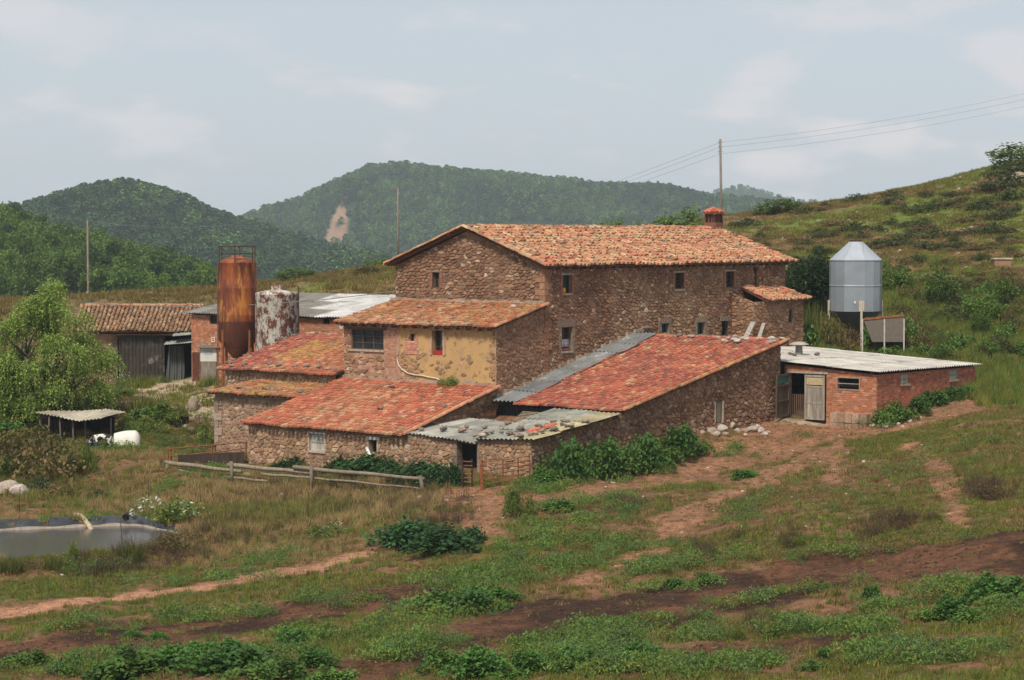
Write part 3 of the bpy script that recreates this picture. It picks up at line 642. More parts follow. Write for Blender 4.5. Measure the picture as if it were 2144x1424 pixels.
def window(thing, fr, r, kind='glass', recess=0.22, sill=None, lintel=None, jamb=None, label=None, bars=(2, 3)):
    x0, x1, z0, z1 = r; w, h = x1 - x0, z1 - z0
    mb = MB(); fbox(mb, fr, x0 - 0.02, x1 + 0.02, z0 - 0.02, z1 + 0.02, -recess - 0.06, -recess)
    if kind == 'shutter': win = None
    o = mb.build('door' if kind == 'door' else 'window', {'glass': M_GLASS, 'grille': M_GLASS, 'hole': M_DARK, 'green': M_PAINT, 'plank': M_DARK, 'board': M_DARK, 'casement': M_GLASS, 'door': M_DARK}[kind], thing)
    if kind == 'green':
        for p in o.data.attributes['tint'].data: p.color = (0.02, 0.055, 0.042, 1)
    if label: o['label'] = label
    f = 0.05
    if kind in ('glass', 'grille', 'green', 'casement', 'plank'):
        mb = MB(); t = {'green': (0.03, 0.05, 0.04), 'plank': (0.40, 0.36, 0.29)}.get(kind, C_WOODD)
        for a, b, c, d in ((x0, x0 + f, z0, z1), (x1 - f, x1, z0, z1), (x0 + f, x1 - f, z0, z0 + f), (x0 + f, x1 - f, z1 - f, z1)): fbox(mb, fr, a, b, c, d, -recess + 0.002, -recess + 0.06, t)
        if kind in ('glass', 'casement'):
            for i in range(1, bars[0]): x = x0 + w * i / bars[0]; fbox(mb, fr, x - 0.025, x + 0.025, z0 + f, z1 - f, -recess + 0.002, -recess + 0.05, t)
            for i in range(1, bars[1]): z = z0 + h * i / bars[1]; fbox(mb, fr, x0 + f, x1 - f, z - 0.014, z + 0.014, -recess + 0.003, -recess + 0.04, t)
        mb.build('frame', M_WOOD, o)
    if kind == 'grille':
        mb = MB()
        for i in range(1, bars[0] + 1): x = x0 + w * i / (bars[0] + 1); mb.tube([fr.pt(x, z0, -0.05), fr.pt(x, z1, -0.05)], 0.012, 5)
        for i in range(1, bars[1] + 1): z = z0 + h * i / (bars[1] + 1); mb.tube([fr.pt(x0, z, -0.06), fr.pt(x1, z, -0.06)], 0.010, 5)
        mb.build('grille', M_IRON, o)
    if kind in ('plank', 'board'):
        n = max(2, int(w / 0.10)); rn = random.Random(int(x0 * 100))
        for i in range(n):
            mb = MB(); k = 0.75 + 0.5 * rn.random(); c = (0.42, 0.40, 0.34) if kind == 'plank' else (0.20, 0.175, 0.12)
            fbox(mb, fr, x0 + w * i / n + 0.006, x0 + w * (i + 1) / n - 0.006, z0 + 0.03, z1 - 0.03, -recess + 0.004, -recess + 0.03, tuple(q * k for q in c)); mb.build('plank', M_WOOD, o)
        if kind == 'plank':
            mb = MB(); fbox(mb, fr, x0 + f, x1 - f, (z0 + z1) / 2 - 0.04, (z0 + z1) / 2 + 0.04, -recess + 0.032, -recess + 0.055, (0.3, 0.27, 0.21)); mb.build('batten', M_WOOD, o)
    if sill: mb = MB(); fbox(mb, fr, x0 - 0.08, x1 + 0.08, z0 - 0.10, z0 - 0.002, -recess, 0.09, sill); mb.build('sill', M_STONE, o)
    if lintel:
        hh, c, wd = lintel; mb = MB(); fbox(mb, fr, x0 - wd, x1 + wd, z1 + 0.002, z1 + hh, -recess, 0.07, c); mb.build('lintel', M_STONE if hh > 0.12 else M_WOOD, o)
    if jamb:
        wj, c = jamb
        for a, b in ((x0 - wj, x0 - 0.002), (x1 + 0.002, x1 + wj)): mb = MB(); fbox(mb, fr, a, b, z0, z1, -recess, 0.055, c); mb.build('jamb', M_STONE, o)
    return o
def body(thing, walls, mat=None, name='wall'):
    """plain wall faces: list of (frame, outline)"""
    out = []
    for fr, ol in walls:
        mb = MB(); backing(mb, fr, ol, []); out.append(mb.build(name, mat or M_MORTAR, thing))
    return out
def kt(r, lo, sp, c): k = lo + sp * r.random(); return tuple(x * k for x in c)
# ------------------------------------------------------------------ farmhouse
def zavg(fr, *uv): return sum(fr.hit(u, v)[1] for u, v in uv) / len(uv)
FH_L, FH_W = 23.7, 10.06
house = empty('farmhouse', W(0, 0, 4), 'large two-storey farmhouse of dark red rubble stone with a long tiled gable roof', 'house')
zE = zavg(FB(-0.42), (1150, 558), (1650, 550)); zR = zavg(FB(5.03), (1000, 481), (1495, 474))
def zroof(b): return zE + (b + 0.42) / 5.45 * (zR - zE) if b < 5.03 else zR - (b - 5.03) / 5.45 * (zR - zE)
fF, fG = FB(0), FA(0)
ZB = 2.6
win_f = [('green', (1177,576,1196,614)), ('grille', (1412,571,1431,605)), ('grille', (1519,568,1536,602)), ('grille', (1175,685,1197,735)), ('green', (1384,677,1399,697)), ('green', (1459,675,1474,700)), ('hole', (1511,672,1524,702))]
hf = [fF.rect(*r) for _, r in win_f]; hg = [fG.rect(906, 570, 921, 603)]
of = [(0, ZB), (FH_L, ZB), (FH_L, zroof(0) - 0.16), (0, zroof(0) - 0.16)]
og = [(0, ZB), (FH_W, ZB), (FH_W, zroof(10.06) - 0.16), (5.03, zR - 0.16), (0, zroof(0) - 0.16)]
mb = MB(); backing(mb, fF, of, hf); wall_f = mb.build('wall', M_MORTAR, house)
mb = MB(); backing(mb, fG, og, hg); wall_g = mb.build('wall', M_MORTAR, house)
body(house, [(FA(FH_L), og), (FB(FH_W), of)])
def pal_front(x, z): return STONE_WARM if (fbm(np.array([x]), np.array([z]), 3.5, 4)[0] > 0.54) else STONE_PAL
masonry(wall_f, fF, [(0, 3.6), (FH_L, 3.6), (FH_L, of[2][1]), (0, of[2][1])], hf, 0.29, 0.165, pal_front, 1)
masonry(wall_g, fG, [(0, 6.0), (FH_W, 6.0), og[2], og[3], og[4]], hg, 0.29, 0.165, STONE_PAL, 2)
rq = random.Random(3); z = 4.0; k = 0
while z < of[2][1] - 0.3:                                               # corner stones
    h = 0.26 + 0.1 * rq.random(); la, lb = (0.62, 0.34) if k % 2 else (0.34, 0.62)
    mb = MB(); mb.box(W(-0.065, -0.065, z), AX * la, BX * lb, UP * (h - 0.02), pick(STONE_PAL[:3], rq)); mb.build('quoin', M_STONE, wall_f); z += h; k += 1
for (kind, _), r in zip(win_f, hf):
    i = hf.index(r)
    window(house, fF, r, kind, sill=(0.33, 0.26, 0.20) if i in (0, 1, 3, 4, 5) else None,
           lintel=((0.42, (0.20, 0.135, 0.10), 0.32) if i == 3 else (0.28, (0.22, 0.155, 0.115), 0.22) if i in (4, 5, 6) else (0.08, (0.34, 0.29, 0.23), 0.16)),
           jamb=((0.24, (0.225, 0.155, 0.11)) if i in (3, 4, 5) else (0.2, (0.26, 0.11, 0.07)) if i < 3 else None), bars=(2, 3))
wg = window(house, fG, hg[0], 'glass', lintel=(0.08, (0.22, 0.18, 0.14), 0.2), jamb=(0.18, (0.24, 0.11, 0.075)), bars=(2, 2))
r = hf[3]; mb = MB(); fbox(mb, fF, r[0] + 0.05, r[1] - 0.05, r[2] + 0.22, r[2] + 0.62, -0.20, -0.17, (0.55, 0.57, 0.62)); mb.build('curtain', M_PAINT, house)
mb = MB(); fbox(mb, fF, r[0] + 0.05, r[1] - 0.05, r[2] + 0.03, r[2] + 0.14, -0.17, -0.03, (0.22, 0.07, 0.05)); mb.build('flower_box', M_PAINT, house)
r = hf[0]; mb = MB(); mb.lathe(fF.pt(r[0] + 0.10, r[2], 0.02), [(0.02, 0), (0.10, 0.02), (0.13, 0.16), (0.07, 0.28), (0, 0.3)], 8, (0.55, 0.22, 0.03)); mb.build('flower_pot', M_PAINT, house)
# downpipe on the long front
x, z1 = fF.hit(1579, 566); _, z0 = fF.hit(1579, 611)
mb = MB(); mb.tube([fF.pt(x, z1 + 0.2, 0.12), fF.pt(x, z0, 0.12)], 0.055, 8); mb.lathe(fF.pt(x, z1 - 0.15, 0.12), [(0.06, 0), (0.15, 0.25), (0.16, 0.3)], 8); mb.build('downpipe', M_IRON, house)
rfF = Roof(W(-0.42, -0.45, zE), W(24.15, -0.45, zE), W(24.15, 5.03, zR), W(-0.42, 5.03, zR)).tiled(house, TILE_OLD, 11, sag=0.09, chaos=1.7, sp=0.32, ex=0.40)
rfB = Roof(W(-0.42, 10.5, zE), W(24.15, 10.5, zE), W(24.15, 5.03, zR), W(-0.42, 5.03, zR)).tiled(house, TILE_OLD2, 12, sag=0.05, lim=120)
ridge_tiles(rfF.part, W(-0.45, 5.03, zR + 0.02), W(24.1, 5.03, zR + 0.02), TILE_OLD2, 13)
for b0, b1, sd in ((-0.45, 5.0, 21), (10.5, 5.06, 22)):
    ridge_tiles(rfF.part, W(-0.40, b0, zroof(min(max(b0, -0.42), 10.5)) + 0.06), W(-0.40, b1, zR + 0.06), TILE_OLD, sd, 0.11, 0.42, 'verge_tile')
# rafter ends under the eave
for i in range(34):
    mb = MB(); mb.box(W(0.3 + i * 0.7, -0.36, zE - 0.14), AX * 0.09, BX * 0.34, UP * 0.09, C_WOODD); mb.build('rafter_end', M_WOOD, rfF.part)
# chimney with little pillars and a tiled cap
cx_, _ = FB(5.03).hit(1494, 470); cb = W(cx_, 5.03, zR - 0.2)
mb = MB(); mb.box(cb - AX * 0.42 - BX * 0.42, AX * 0.84, BX * 0.84, UP * 0.55, (0.20, 0.085, 0.055)); chim = mb.build('chimney', M_BRICK, house)
for sa in (-1, -0.33, 0.33, 1):
    for sb in (-1, 1):
        for aa, bb in ((sa, sb), (sb, sa)):
            mb = MB(); mb.box(cb + AX * (aa * 0.33 - 0.055) + BX * (bb * 0.33 - 0.055) + UP * 0.55, AX * 0.11, BX * 0.11, UP * 0.5, (0.13, 0.06, 0.045)); mb.build('pillar', M_BRICK, chim)
mb = MB(); mb.box(cb - AX * 0.5 - BX * 0.5 + UP * 1.05, AX, BX, UP * 0.06, (0.3, 0.1, 0.06)); mb.build('cap_slab', M_BRICK, chim)
rc = random.Random(5)
for k in range(14):
    t = 2 * math.pi * k / 14; d = Vector((math.cos(t), math.sin(t), 0)); top = cb + UP * 1.46; ax_ = (top - (cb + d * 0.62 + UP * 1.12)).normalized(); sd = ax_.cross(UP).normalized(); nn = sd.cross(ax_)
    for q, (ra, rb) in enumerate(((0.12, 0.10), (0.085, 0.05))):
        mb = MB(); mb.faces(*half_pipe(cb + d * 0.62 + UP * 1.13 + ax_ * 0.34 * q, ax_, sd, nn if nn.z > 0 else -nn, 0.38, ra, rb), pick(TILE_RED[:3], rc)); mb.build('cap_tile', M_TILE, chim)

# ------------------------------------------------------------------ ochre wing against the gable
wing = empty('farm_wing', W(-4, 5, 4), 'ochre plastered wing with three windows under a mossy tiled lean-to roof', 'house')
AW = -4.0; WW = 10.16; fW = FA(AW)
zWt = zavg(FA(-0.06), (1128, 634), (760, 634)); zWe = zavg(FA(AW - 0.45), (1035, 688), (716, 676))
def zw(a): return zWe + (a - AW + 0.45) / (-AW + 0.39) * (zWt - zWe)
zWb = fW.hit(1038, 812)[1] - 1.2
hw = [fW.rect(735, 690, 803, 732), fW.rect(859, 699, 867, 714), fW.rect(905, 692, 928, 744)]
ztop = zw(AW) - 0.16
split = fW.hit(838, 740)[0]
mb = MB(); backing(mb, fW, [(0, zWb), (split, zWb), (split, ztop), (0, ztop)], [h for h in hw if h[1] < split]); wl1 = mb.build('wall', M_PLASTER, wing); wl1['label'] = 'flaking ochre plaster wall'
mb = MB(); backing(mb, fW, [(split, zWb), (WW, zWb), (WW, ztop), (split, ztop)], [h for h in hw if h[0] >= split]); wl2 = mb.build('wall', M_PINK, wing); wl2['label'] = 'pinkish patched plaster wall with bare stone'
def keep_left(x, z, rnd):
    n = float(fbm(np.array([x]), np.array([z]), 1.1, 23)[0]); zs = hw[0][2]
    return (z < zs - 0.15 and n > 0.44 and not (split + 0.5 < x < split + 2.0 and n < 0.58)) or x > WW - 0.45
masonry(wl2, fW, [(split, zWb), (WW, zWb), (WW, ztop), (split, ztop)], [h for h in hw if h[0] >= split], 0.32, 0.20, STONE_WARM, 31, keep=keep_left)
def keep_och(x, z, rnd):
    n = float(fbm(np.array([x]), np.array([z]), 0.9, 29)[0]); return (x > split - 1.6 and z < hw[2][2] + 0.3 and n > 0.50) or (x < 0.35) or (n > 0.66 and rnd.random() < 0.5)
masonry(wl1, fW, [(0, zWb), (split, zWb), (split, ztop), (0, ztop)], [h for h in hw if h[1] < split], 0.30, 0.19, STONE_WARM, 32, keep=keep_och, depth=0.03)
r = fW.rect(849, 716, 875, 742); mb = MB(); fbox(mb, fW, r[0], r[1], r[2], r[3], 0.0, 0.02, (1, 1, 1)); bp = mb.build('brick_patch', M_PINK, wing)
masonry(bp, fW, [(r[0], r[2]), (r[1], r[2]), (r[1], r[3] + 0.3), (r[0], r[3] + 0.3)], [hw[1]], 0.26, 0.085, [(3, (0.52, 0.21, 0.15)), (2, (0.55, 0.30, 0.22))], 33, 'brick', 0.008, 0.02, 0.02, names=('brick', 'brickwork'), mat=M_BRICK)
r0 = fW.rect(805, 690, 829, 768); mb = MB(); fbox(mb, fW, r0[0], r0[1], r0[2], r0[3], 0.0, 0.015); bp2 = mb.build('brick_patch', M_PINK, wing)
masonry(bp2, fW, [(r0[0], r0[2]), (r0[1], r0[2]), (r0[1], r0[3]), (r0[0], r0[3])], [], 0.26, 0.085, [(3, (0.42, 0.22, 0.13)), (2, (0.46, 0.27, 0.18)), (2, (0.36, 0.17, 0.10))], 34, 'brick', 0.010, 0.015, 0.015, names=('brick', 'brickwork'), mat=M_BRICK)
window(wing, fW, hw[0], 'glass', 0.14, sill=(0.36, 0.28, 0.21), lintel=(0.10, C_WOODD, 0.2), bars=(3, 3), label='wide dark window of many panes')
window(wing, fW, hw[1], 'hole', 0.12)
wc = window(wing, fW, hw[2], 'casement', 0.30, jamb=(0.13, (0.44, 0.28, 0.20)), bars=(2, 3), label='tall window with a red cloth on the sill')
r = hw[2]; mb = MB(); fbox(mb, fW, r[0] + 0.06, r[0] + 0.32, r[2] + 0.45, r[3] - 0.12, -0.296, -0.275, (0.50, 0.55, 0.55)); mb.build('curtain', M_PAINT, wc)
mb = MB(); fbox(mb, fW, r[0] + 0.04, r[1] - 0.06, r[2] + 0.01, r[2] + 0.24, -0.20, -0.02, (0.30, 0.03, 0.025)); mb.build('red_cloth', M_PAINT, wc)
fS = FB(0.0); os_ = [(AW, zWb), (0, zWb), (0, zw(0) - 0.16), (AW, ztop)]
mb = MB(); backing(mb, fS, os_, []); ws = mb.build('wall', M_MORTARP, wing); masonry(ws, fS, os_, [], 0.34, 0.185, STONE_PAL[:4] + STONE_WARM[:2], 35)
body(wing, [(FB(WW), [(AW, zWb), (0, zWb), (0, zw(0) - 0.16), (AW, ztop)])])
def pal_wing(u, t): return TILE_OLD2 if fbm(np.array([u * 9]), np.array([t * 4]), 2, 6)[0] > 0.45 else TILE_OLD
rfW = Roof(W(AW - 0.45, WW + 0.35, zWe), W(AW - 0.45, -0.2, zWe), W(-0.03, -0.2, zWt), W(-0.03, WW + 0.1, zWt)).tiled(wing, pal_wing, 36, sag=0.07, chaos=1.4)
ridge_tiles(rfW.part, W(AW - 0.45, -0.24, zWe + 0.05), W(-0.05, -0.24, zWt + 0.05), TILE_MIX, 37, 0.11, 0.42, 'verge_tile')
rnd = random.Random(38)
mb = MB()
for i in range(26):                                                     # lumpy mortar flashing along the gable
    x = -0.1 + i * 0.4; h = 0.16 + 0.12 * rnd.random(); mb.box(W(-0.16, x, zWt - 0.02), AX * 0.155, BX * 0.42, UP * h)
mb.build('flashing', M_MORTARP, wing)
for i in range(15):
    mb = MB(); mb.box(W(AW - 0.38, 0.2 + i * 0.7, zWe - 0.15), AX * 0.36, BX * 0.09, UP * 0.09, C_WOODD); mb.build('rafter_end', M_WOOD, rfW.part)
p = fW.pt(*fW.hit(722, 684), 0.22); mb = MB(); mb.lathe(p - UP * 0.16, [(0.02, 0), (0.12, 0.06), (0.15, 0.18), (0.06, 0.32), (0.02, 0.36)], 10, (0.62, 0.6, 0.52)); mb.tube([p + UP * 0.1, p + AX * 0.22 + UP * 0.12], 0.02, 5); mb.build('wall_lamp', M_PAINT, wing)

# ------------------------------------------------------------------ front barn with the long red roof
barn = empty('stone_barn', W(-11, 5, 0.5), 'low stone barn with a wide bright red tiled roof below the ochre wall', 'barn')
AB = -11.0; BW = 10.25; fBn = FA(AB)
zBe = zavg(FA(AB - 0.35), (518, 890), (843, 911)); zBt = zavg(FA(AW - 0.02), (1030, 811), (735, 795))
def zb(a): return zBe + (a - AB + 0.35) / (AW - AB + 0.33) * (zBt - zBe)
hb = [fBn.rect(649, 908, 680, 944), fBn.rect(773, 921, 790, 948)]
ob = [(0, -0.6), (BW, -0.6), (BW, zb(AB) - 0.16), (0, zb(AB) - 0.16)]
mb = MB(); backing(mb, fBn, ob, hb); wb = mb.build('wall', M_MORTARP, barn)
masonry(wb, fBn, ob, hb, 0.30, 0.20, STONE_WARM, 41)
window(barn, fBn, hb[0], 'plank', 0.10, sill=(0.40, 0.32, 0.25), lintel=(0.09, (0.4, 0.36, 0.29), 0.1), jamb=(0.10, (0.42, 0.33, 0.24)), label='pale plank-shuttered window')
window(barn, fBn, hb[1], 'hole', 0.3, lintel=(0.16, (0.50, 0.44, 0.36), 0.12), jamb=(0.10, (0.40, 0.30, 0.21)))
oside = [(AB, -0.6), (AW, -0.6), (AW, zb(AW) - 0.16), (AB, zb(AB) - 0.16)]
mb = MB(); backing(mb, FB(0.002), oside, []); wsd = mb.build('wall', M_MORTAR, barn); masonry(wsd, FB(0.002), [(AB, 1.4), (AW, 1.4), oside[2], oside[3]], [], 0.34, 0.20, STONE_PAL, 42)
mb = MB(); backing(mb, FB(BW), oside, []); wsl = mb.build('wall', M_MORTARP, barn)
def pal_barn(u, t):
    n = fbm(np.array([u * 12]), np.array([t * 8]), 3, 6)[0]; return TILE_RED if (u < 0.22 or n > 0.52) else TILE_MIX
rfN = Roof(W(AB - 0.35, BW + 0.2, zBe), W(AB - 0.35, -0.2, zBe), W(AW - 0.02, -0.2, zBt), W(AW - 0.02, BW + 0.1, zBt)).tiled(barn, pal_barn, 43, sag=0.06, chaos=0.65)
ridge_tiles(rfN.part, W(AB - 0.35, -0.24, zBe + 0.05), W(AW - 0.06, -0.24, zBt + 0.05), [(1, (0.50, 0.26, 0.14)), (1, (0.48, 0.20, 0.11))], 44, 0.11, 0.42, 'verge_tile')
mb = MB()
for i in range(26):
    x = -0.05 + i * 0.4; h = 0.14 + 0.14 * rnd.random(); mb.box(W(AW - 0.14, x, zBt + 0.0), AX * 0.135, BX * 0.42, UP * h)
mb.build('flashing', M_MORTARP, barn)

# ------------------------------------------------------------------ two stepped outbuildings on the left
upo = empty('tiled_outhouse', W(-4.5, 14, 3), 'long outhouse roof of red and yellow lichened tiles below the rusty silos', 'outbuilding')
A2 = -4.5; b2a, b2b = 10.3, FA(A2).hit(472, 790)[0]
z2e = zavg(FA(A2 - 0.4), (478, 773), (712, 789)); z2t = zavg(FA(2.0), (640, 701), (700, 703))
b2r = FA(2.0).hit(632, 700)[0]
o2 = [(b2a, 0.5), (b2b, 0.5), (b2b, z2e - 0.05), (b2a, z2e - 0.05)]
mb = MB(); backing(mb, FA(A2), o2, []); w2 = mb.build('wall', M_MORTARP, upo); masonry(w2, FA(A2), [(b2a, z2e - 1.3), (b2b, z2e - 1.3), o2[2], o2[3]], [], 0.32, 0.2, STONE_WARM, 51)
body(upo, [(FB(b2b), [(A2, 0.5), (2.0, 0.5), (2.0, z2t - 0.1), (A2, z2e - 0.05)]), (FA(2.0), [(b2a, 0.5), (b2b, 0.5), (b2b, z2t - 0.1), (b2a, z2t - 0.1)])])
TILE_YEL = [(4, (0.40, 0.265, 0.08)), (3, (0.38, 0.22, 0.085)), (4, (0.42, 0.14, 0.075))]
def pal_up(u, t): return TILE_YEL if (0.25 < u < 0.55 and 0.25 < t < 0.75 and fbm(np.array([u * 9]), np.array([t * 9]), 2.5, 3)[0] > 0.42) else TILE_DEEP if u < 0.3 else TILE_MIX
rf2 = Roof(W(A2 - 0.4, b2b + 0.3, z2e), W(A2 - 0.4, b2a - 0.2, z2e), W(2.0, b2a - 0.2, z2t), W(2.0, max(b2r, b2b), z2t)).tiled(upo, pal_up, 52, sag=0.05, chaos=1.1)
ridge_tiles(rf2.part, W(2.0, b2b, z2t + 0.03), W(2.0, b2a, z2t + 0.03), TILE_BARN, 53)
loo = empty('low_outhouse', W(-7, 14, 0.5), 'lowest stone outhouse with a small mossy tiled roof beside the red barn roof', 'outbuilding')
A3 = -7.0; b3b = FA(A3).hit(451, 880)[0]; z3e = zavg(FA(A3 - 0.4), (460, 826), (640, 833)); z3t = FA(A2 - 0.02).hit(520, 797)[1]
o3 = [(BW, -0.6), (b3b, -0.6), (b3b, z3e - 0.05), (BW, z3e - 0.05)]
mb = MB(); backing(mb, FA(A3), o3, []); w3 = mb.build('wall', M_MORTARP, loo)
masonry(w3, FA(A3), o3, [], 0.30, 0.19, STONE_WARM, 54, gap=0.03, depth=0.03)
body(loo, [(FB(b3b), [(A3, -0.6), (A2, -0.6), (A2, z3t - 0.1), (A3, z3e - 0.05)])])
def pal_low(u, t): return TILE_YEL[:2] + TILE_OLD2 if (u > 0.2 and t > 0.45) else TILE_OLD2
rf3 = Roof(W(A3 - 0.4, b3b + 0.3, z3e), W(A3 - 0.4, BW - 0.1, z3e), W(A2 - 0.02, BW - 0.1, z3t), W(A2 - 0.02, b3b - 0.6, z3t)).tiled(loo, pal_low, 55, sag=0.05, chaos=1.4)
z = -0.3; k = 0
while z < z3e - 0.5:
    la, lb = (0.5, 0.3) if k % 2 else (0.3, 0.55); mb = MB(); mb.box(W(A3 - 0.06, b3b + 0.03, z), AX * la, -BX * lb, UP * 0.38, pick([(1, (0.33, 0.25, 0.19)), (1, (0.27, 0.19, 0.14))], rq)); mb.build('quoin', M_STONE, w3); z += 0.4; k += 1

# ------------------------------------------------------------------ red tiled cattle shed with the sloping stone wall
shed = empty('cattle_shed', W(3, -4, 2), 'stone cattle shed with a long sloping dark red tiled roof', 'barn')
BS = -7.6; AS0 = -4.1
zSe = FB(BS - 0.35).hit(1302, 862)[1]; aT, zSt = FB(BS - 0.35).hit(1652, 714); aT0, zSt0 = FB(-1.5).hit(1372, 705)
fSh = FB(BS); aEnd = min(aT - 0.3, 11.0)
def zs(a): return zSe + (a - AS0 + 0.3) / (aT - AS0 + 0.3) * (zSt - zSe)
hs = [fSh.rect(1497, 840, 1512, 886)]
osh = [(AS0, 0.2), (aEnd, 0.2), (aEnd, zs(aEnd) - 0.16), (AS0, zs(AS0) - 0.16)]
mb = MB(); backing(mb, fSh, osh, hs); wsh = mb.build('wall', M_MORTAR, shed); masonry(wsh, fSh, osh, hs, 0.31, 0.20, STONE_PAL + [(1.6, (0.36, 0.27, 0.20))], 61)
window(shed, fSh, hs[0], 'board', 0.06, jamb=(0.09, (0.46, 0.38, 0.28)), label='narrow opening closed with grey boards')
body(shed, [(FA(aEnd), [(BS, 0.2), (-0.1, 0.2), (-0.1, zs(aEnd) - 0.16), (BS, zs(aEnd) - 0.16)])])
mb = MB(); backing(mb, FA(AS0 + 0.25), [(BS, 0.2), (-0.05, 0.2), (-0.05, zSe - 0.1), (BS, zSe - 0.1)], []); mb.build('tarp_and_dark_void', M_TARP_VOID, shed)  # black tarp, widened so its dark colour stands in for the unlit void
def pal_sh(u, t):
    n = fbm(np.array([u * 8]), np.array([t * 15]), 3, 8)[0]; return TILE_RED if n > 0.55 else TILE_DEEP
rfS = Roof(W(AS0 - 0.3, -1.45, zSe + 0.03), W(AS0 - 0.3, BS - 0.35, zSe), W(aT, BS - 0.35, zSt), W(aT0, -1.45, zSt0)).tiled(shed, pal_sh, 62, sag=0.06, chaos=0.8)
ridge_tiles(rfS.part, W(aT, BS - 0.35, zSt + 0.02), W(aT0, -1.0, zSt0 + 0.02), TILE_MIX, 63, 0.12)
ridge_tiles(rfS.part, W(AS0 - 0.3, BS - 0.36, zSe + 0.05), W(aT - 0.1, BS - 0.36, zSt + 0.05), TILE_OLD2, 64, 0.11, 0.42, 'verge_tile')
for i in range(7):                                                     # strip of grey corrugated sheets along the house
    a0 = AS0 - 0.4 + i * (aT0 - AS0 + 0.2) / 7; a1 = AS0 - 0.4 + (i + 1.12) * (aT0 - AS0 + 0.2) / 7
    def zz(a): return zSe + 0.12 + (a - AS0 + 0.3) / (aT0 - AS0 + 0.3) * (zSt0 - zSe)
    k = 0.8 + 0.4 * rnd.random(); o = (i % 2) * 0.25
    sheet(rfS.part, W(a0, -0.12 - 0.05 * i % 0.1, zz(a0) + 0.07), W(a0, -1.62 - o * 0.4, zz(a0) + 0.05), W(a1, -1.62 - o * 0.4, zz(a1) + 0.03), W(a1, -0.12, zz(a1) + 0.05), (0.17 * k, 0.17 * k, 0.165 * k), 640 + i, 0.27, 0.045)
mb = MB()
for i in range(18): a = AS0 + i * 0.75; mb.box(W(a, -0.16, zz(a) + 0.06), AX * 0.8, BX * 0.155, UP * (0.12 + 0.1 * rnd.random()))
mb.build('flashing', M_MORTARP, shed)

# ------------------------------------------------------------------ sagging sheet-roofed lean-to in the corner
lean = empty('lean_to', W(-11, -4, 1), 'patched lean-to roofed with stone-weighted grey sheets between the two barns', 'shed')
bd0, bd1 = FA(AB).hit(958, 950)[0], FA(AB).hit(1000, 950)[0]
zl0 = FA(AB - 0.1).hit(852, 908)[1]; zl1 = FA(AB - 0.1).hit(950, 922)[1]; zl2 = FA(AB - 0.1).hit(1003, 921)[1]; bK = BS; zl3 = FA(AB - 0.1).hit(1100, 919)[1]
ol = [(bd0, -0.2), (-0.02, -0.2), (-0.02, zl0), (bd0, zl1)]
mb = MB(); backing(mb, FA(AB + 0.004), ol, []); wq = mb.build('wall', M_MORTARP, lean); masonry(wq, FA(AB + 0.004), ol, [], 0.28, 0.19, STONE_WARM, 71)
ol2 = [(bK, -0.2), (bd1, -0.2), (bd1, zl2 - 0.05), (bK, zl3 - 0.05)]
mb = MB(); backing(mb, FA(AB + 0.004), ol2, []); wq2 = mb.build('wall', M_MORTARP, lean); masonry(wq2, FA(AB + 0.004), ol2, [], 0.28, 0.19, STONE_WARM, 72)
ol3 = [(AB, -0.2), (AS0, -0.2), (AS0, zs(AS0) - 0.16), (AB, zl3 - 0.05)]
mb = MB(); backing(mb, FB(BS + 0.003), ol3, []); wq3 = mb.build('wall', M_MORTAR, lean); masonry(wq3, FB(BS + 0.003), ol3, [], 0.31, 0.20, STONE_PAL + [(1.4, (0.36, 0.27, 0.20))], 73)
for bb, w_ in ((bd0 + 0.30, -0.30), (bd1, -0.16)):
    z = 0.2; k = 0
    while z < zl1 - 0.25: mb = MB(); mb.box(W(AB - 0.05, bb, z), AX * 0.4, BX * w_, UP * 0.36, pick([(1, (0.21, 0.145, 0.11)), (1, (0.27, 0.19, 0.14))], rq)); mb.build('quoin', M_STONE, lean); z += 0.38
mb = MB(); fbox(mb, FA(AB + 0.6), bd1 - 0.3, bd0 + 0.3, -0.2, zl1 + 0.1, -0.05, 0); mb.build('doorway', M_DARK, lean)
zA = FA(-6.2).hit(1032, 884)[1]
rfA = Roof(W(AB - 0.12, 0.0, zl0 + 0.06), W(AB - 0.3, bd1 - 0.05, zl1 - 0.05), W(-6.2, bd1 - 0.1, zA + 0.0), W(-6.2, -0.1, zA + 0.12))
sheet_roof(lean, rfA, 5, 2, lambda u, t, r: kt(r, 0.8, 0.4, ((0.34, 0.32, 0.275) if r.random() < 0.6 else (0.23, 0.22, 0.19))), 74)
zBt_ = FB(BS - 0.3).hit(1290, 867)[1]
rfL = Roof(W(AB - 0.25, bd1 + 0.1, zl2 + 0.02), W(AB - 0.25, BS - 0.35, zl3), W(AS0 - 0.35, BS - 0.35, zBt_ - 0.02), W(AS0 - 0.35, bd1 + 0.5, zBt_ + 0.05))
sheet_roof(lean, rfL, 3, 3, lambda u, t, r: kt(r, 0.75, 0.5, ((0.27, 0.265, 0.22) if u < 0.6 else (0.35, 0.30, 0.18))), 75, name='roof')
for i in range(7):                                                      # slatted pallet under the red eave
    mb = MB(); q = W(-6.0 + i * 0.13, -2.6, zA + 0.12 + i * 0.06); mb.box(q, -BX * 1.3, AX * 0.09, UP * 0.03, (0.33, 0.25, 0.17)); mb.build('slat', M_WOOD, lean)

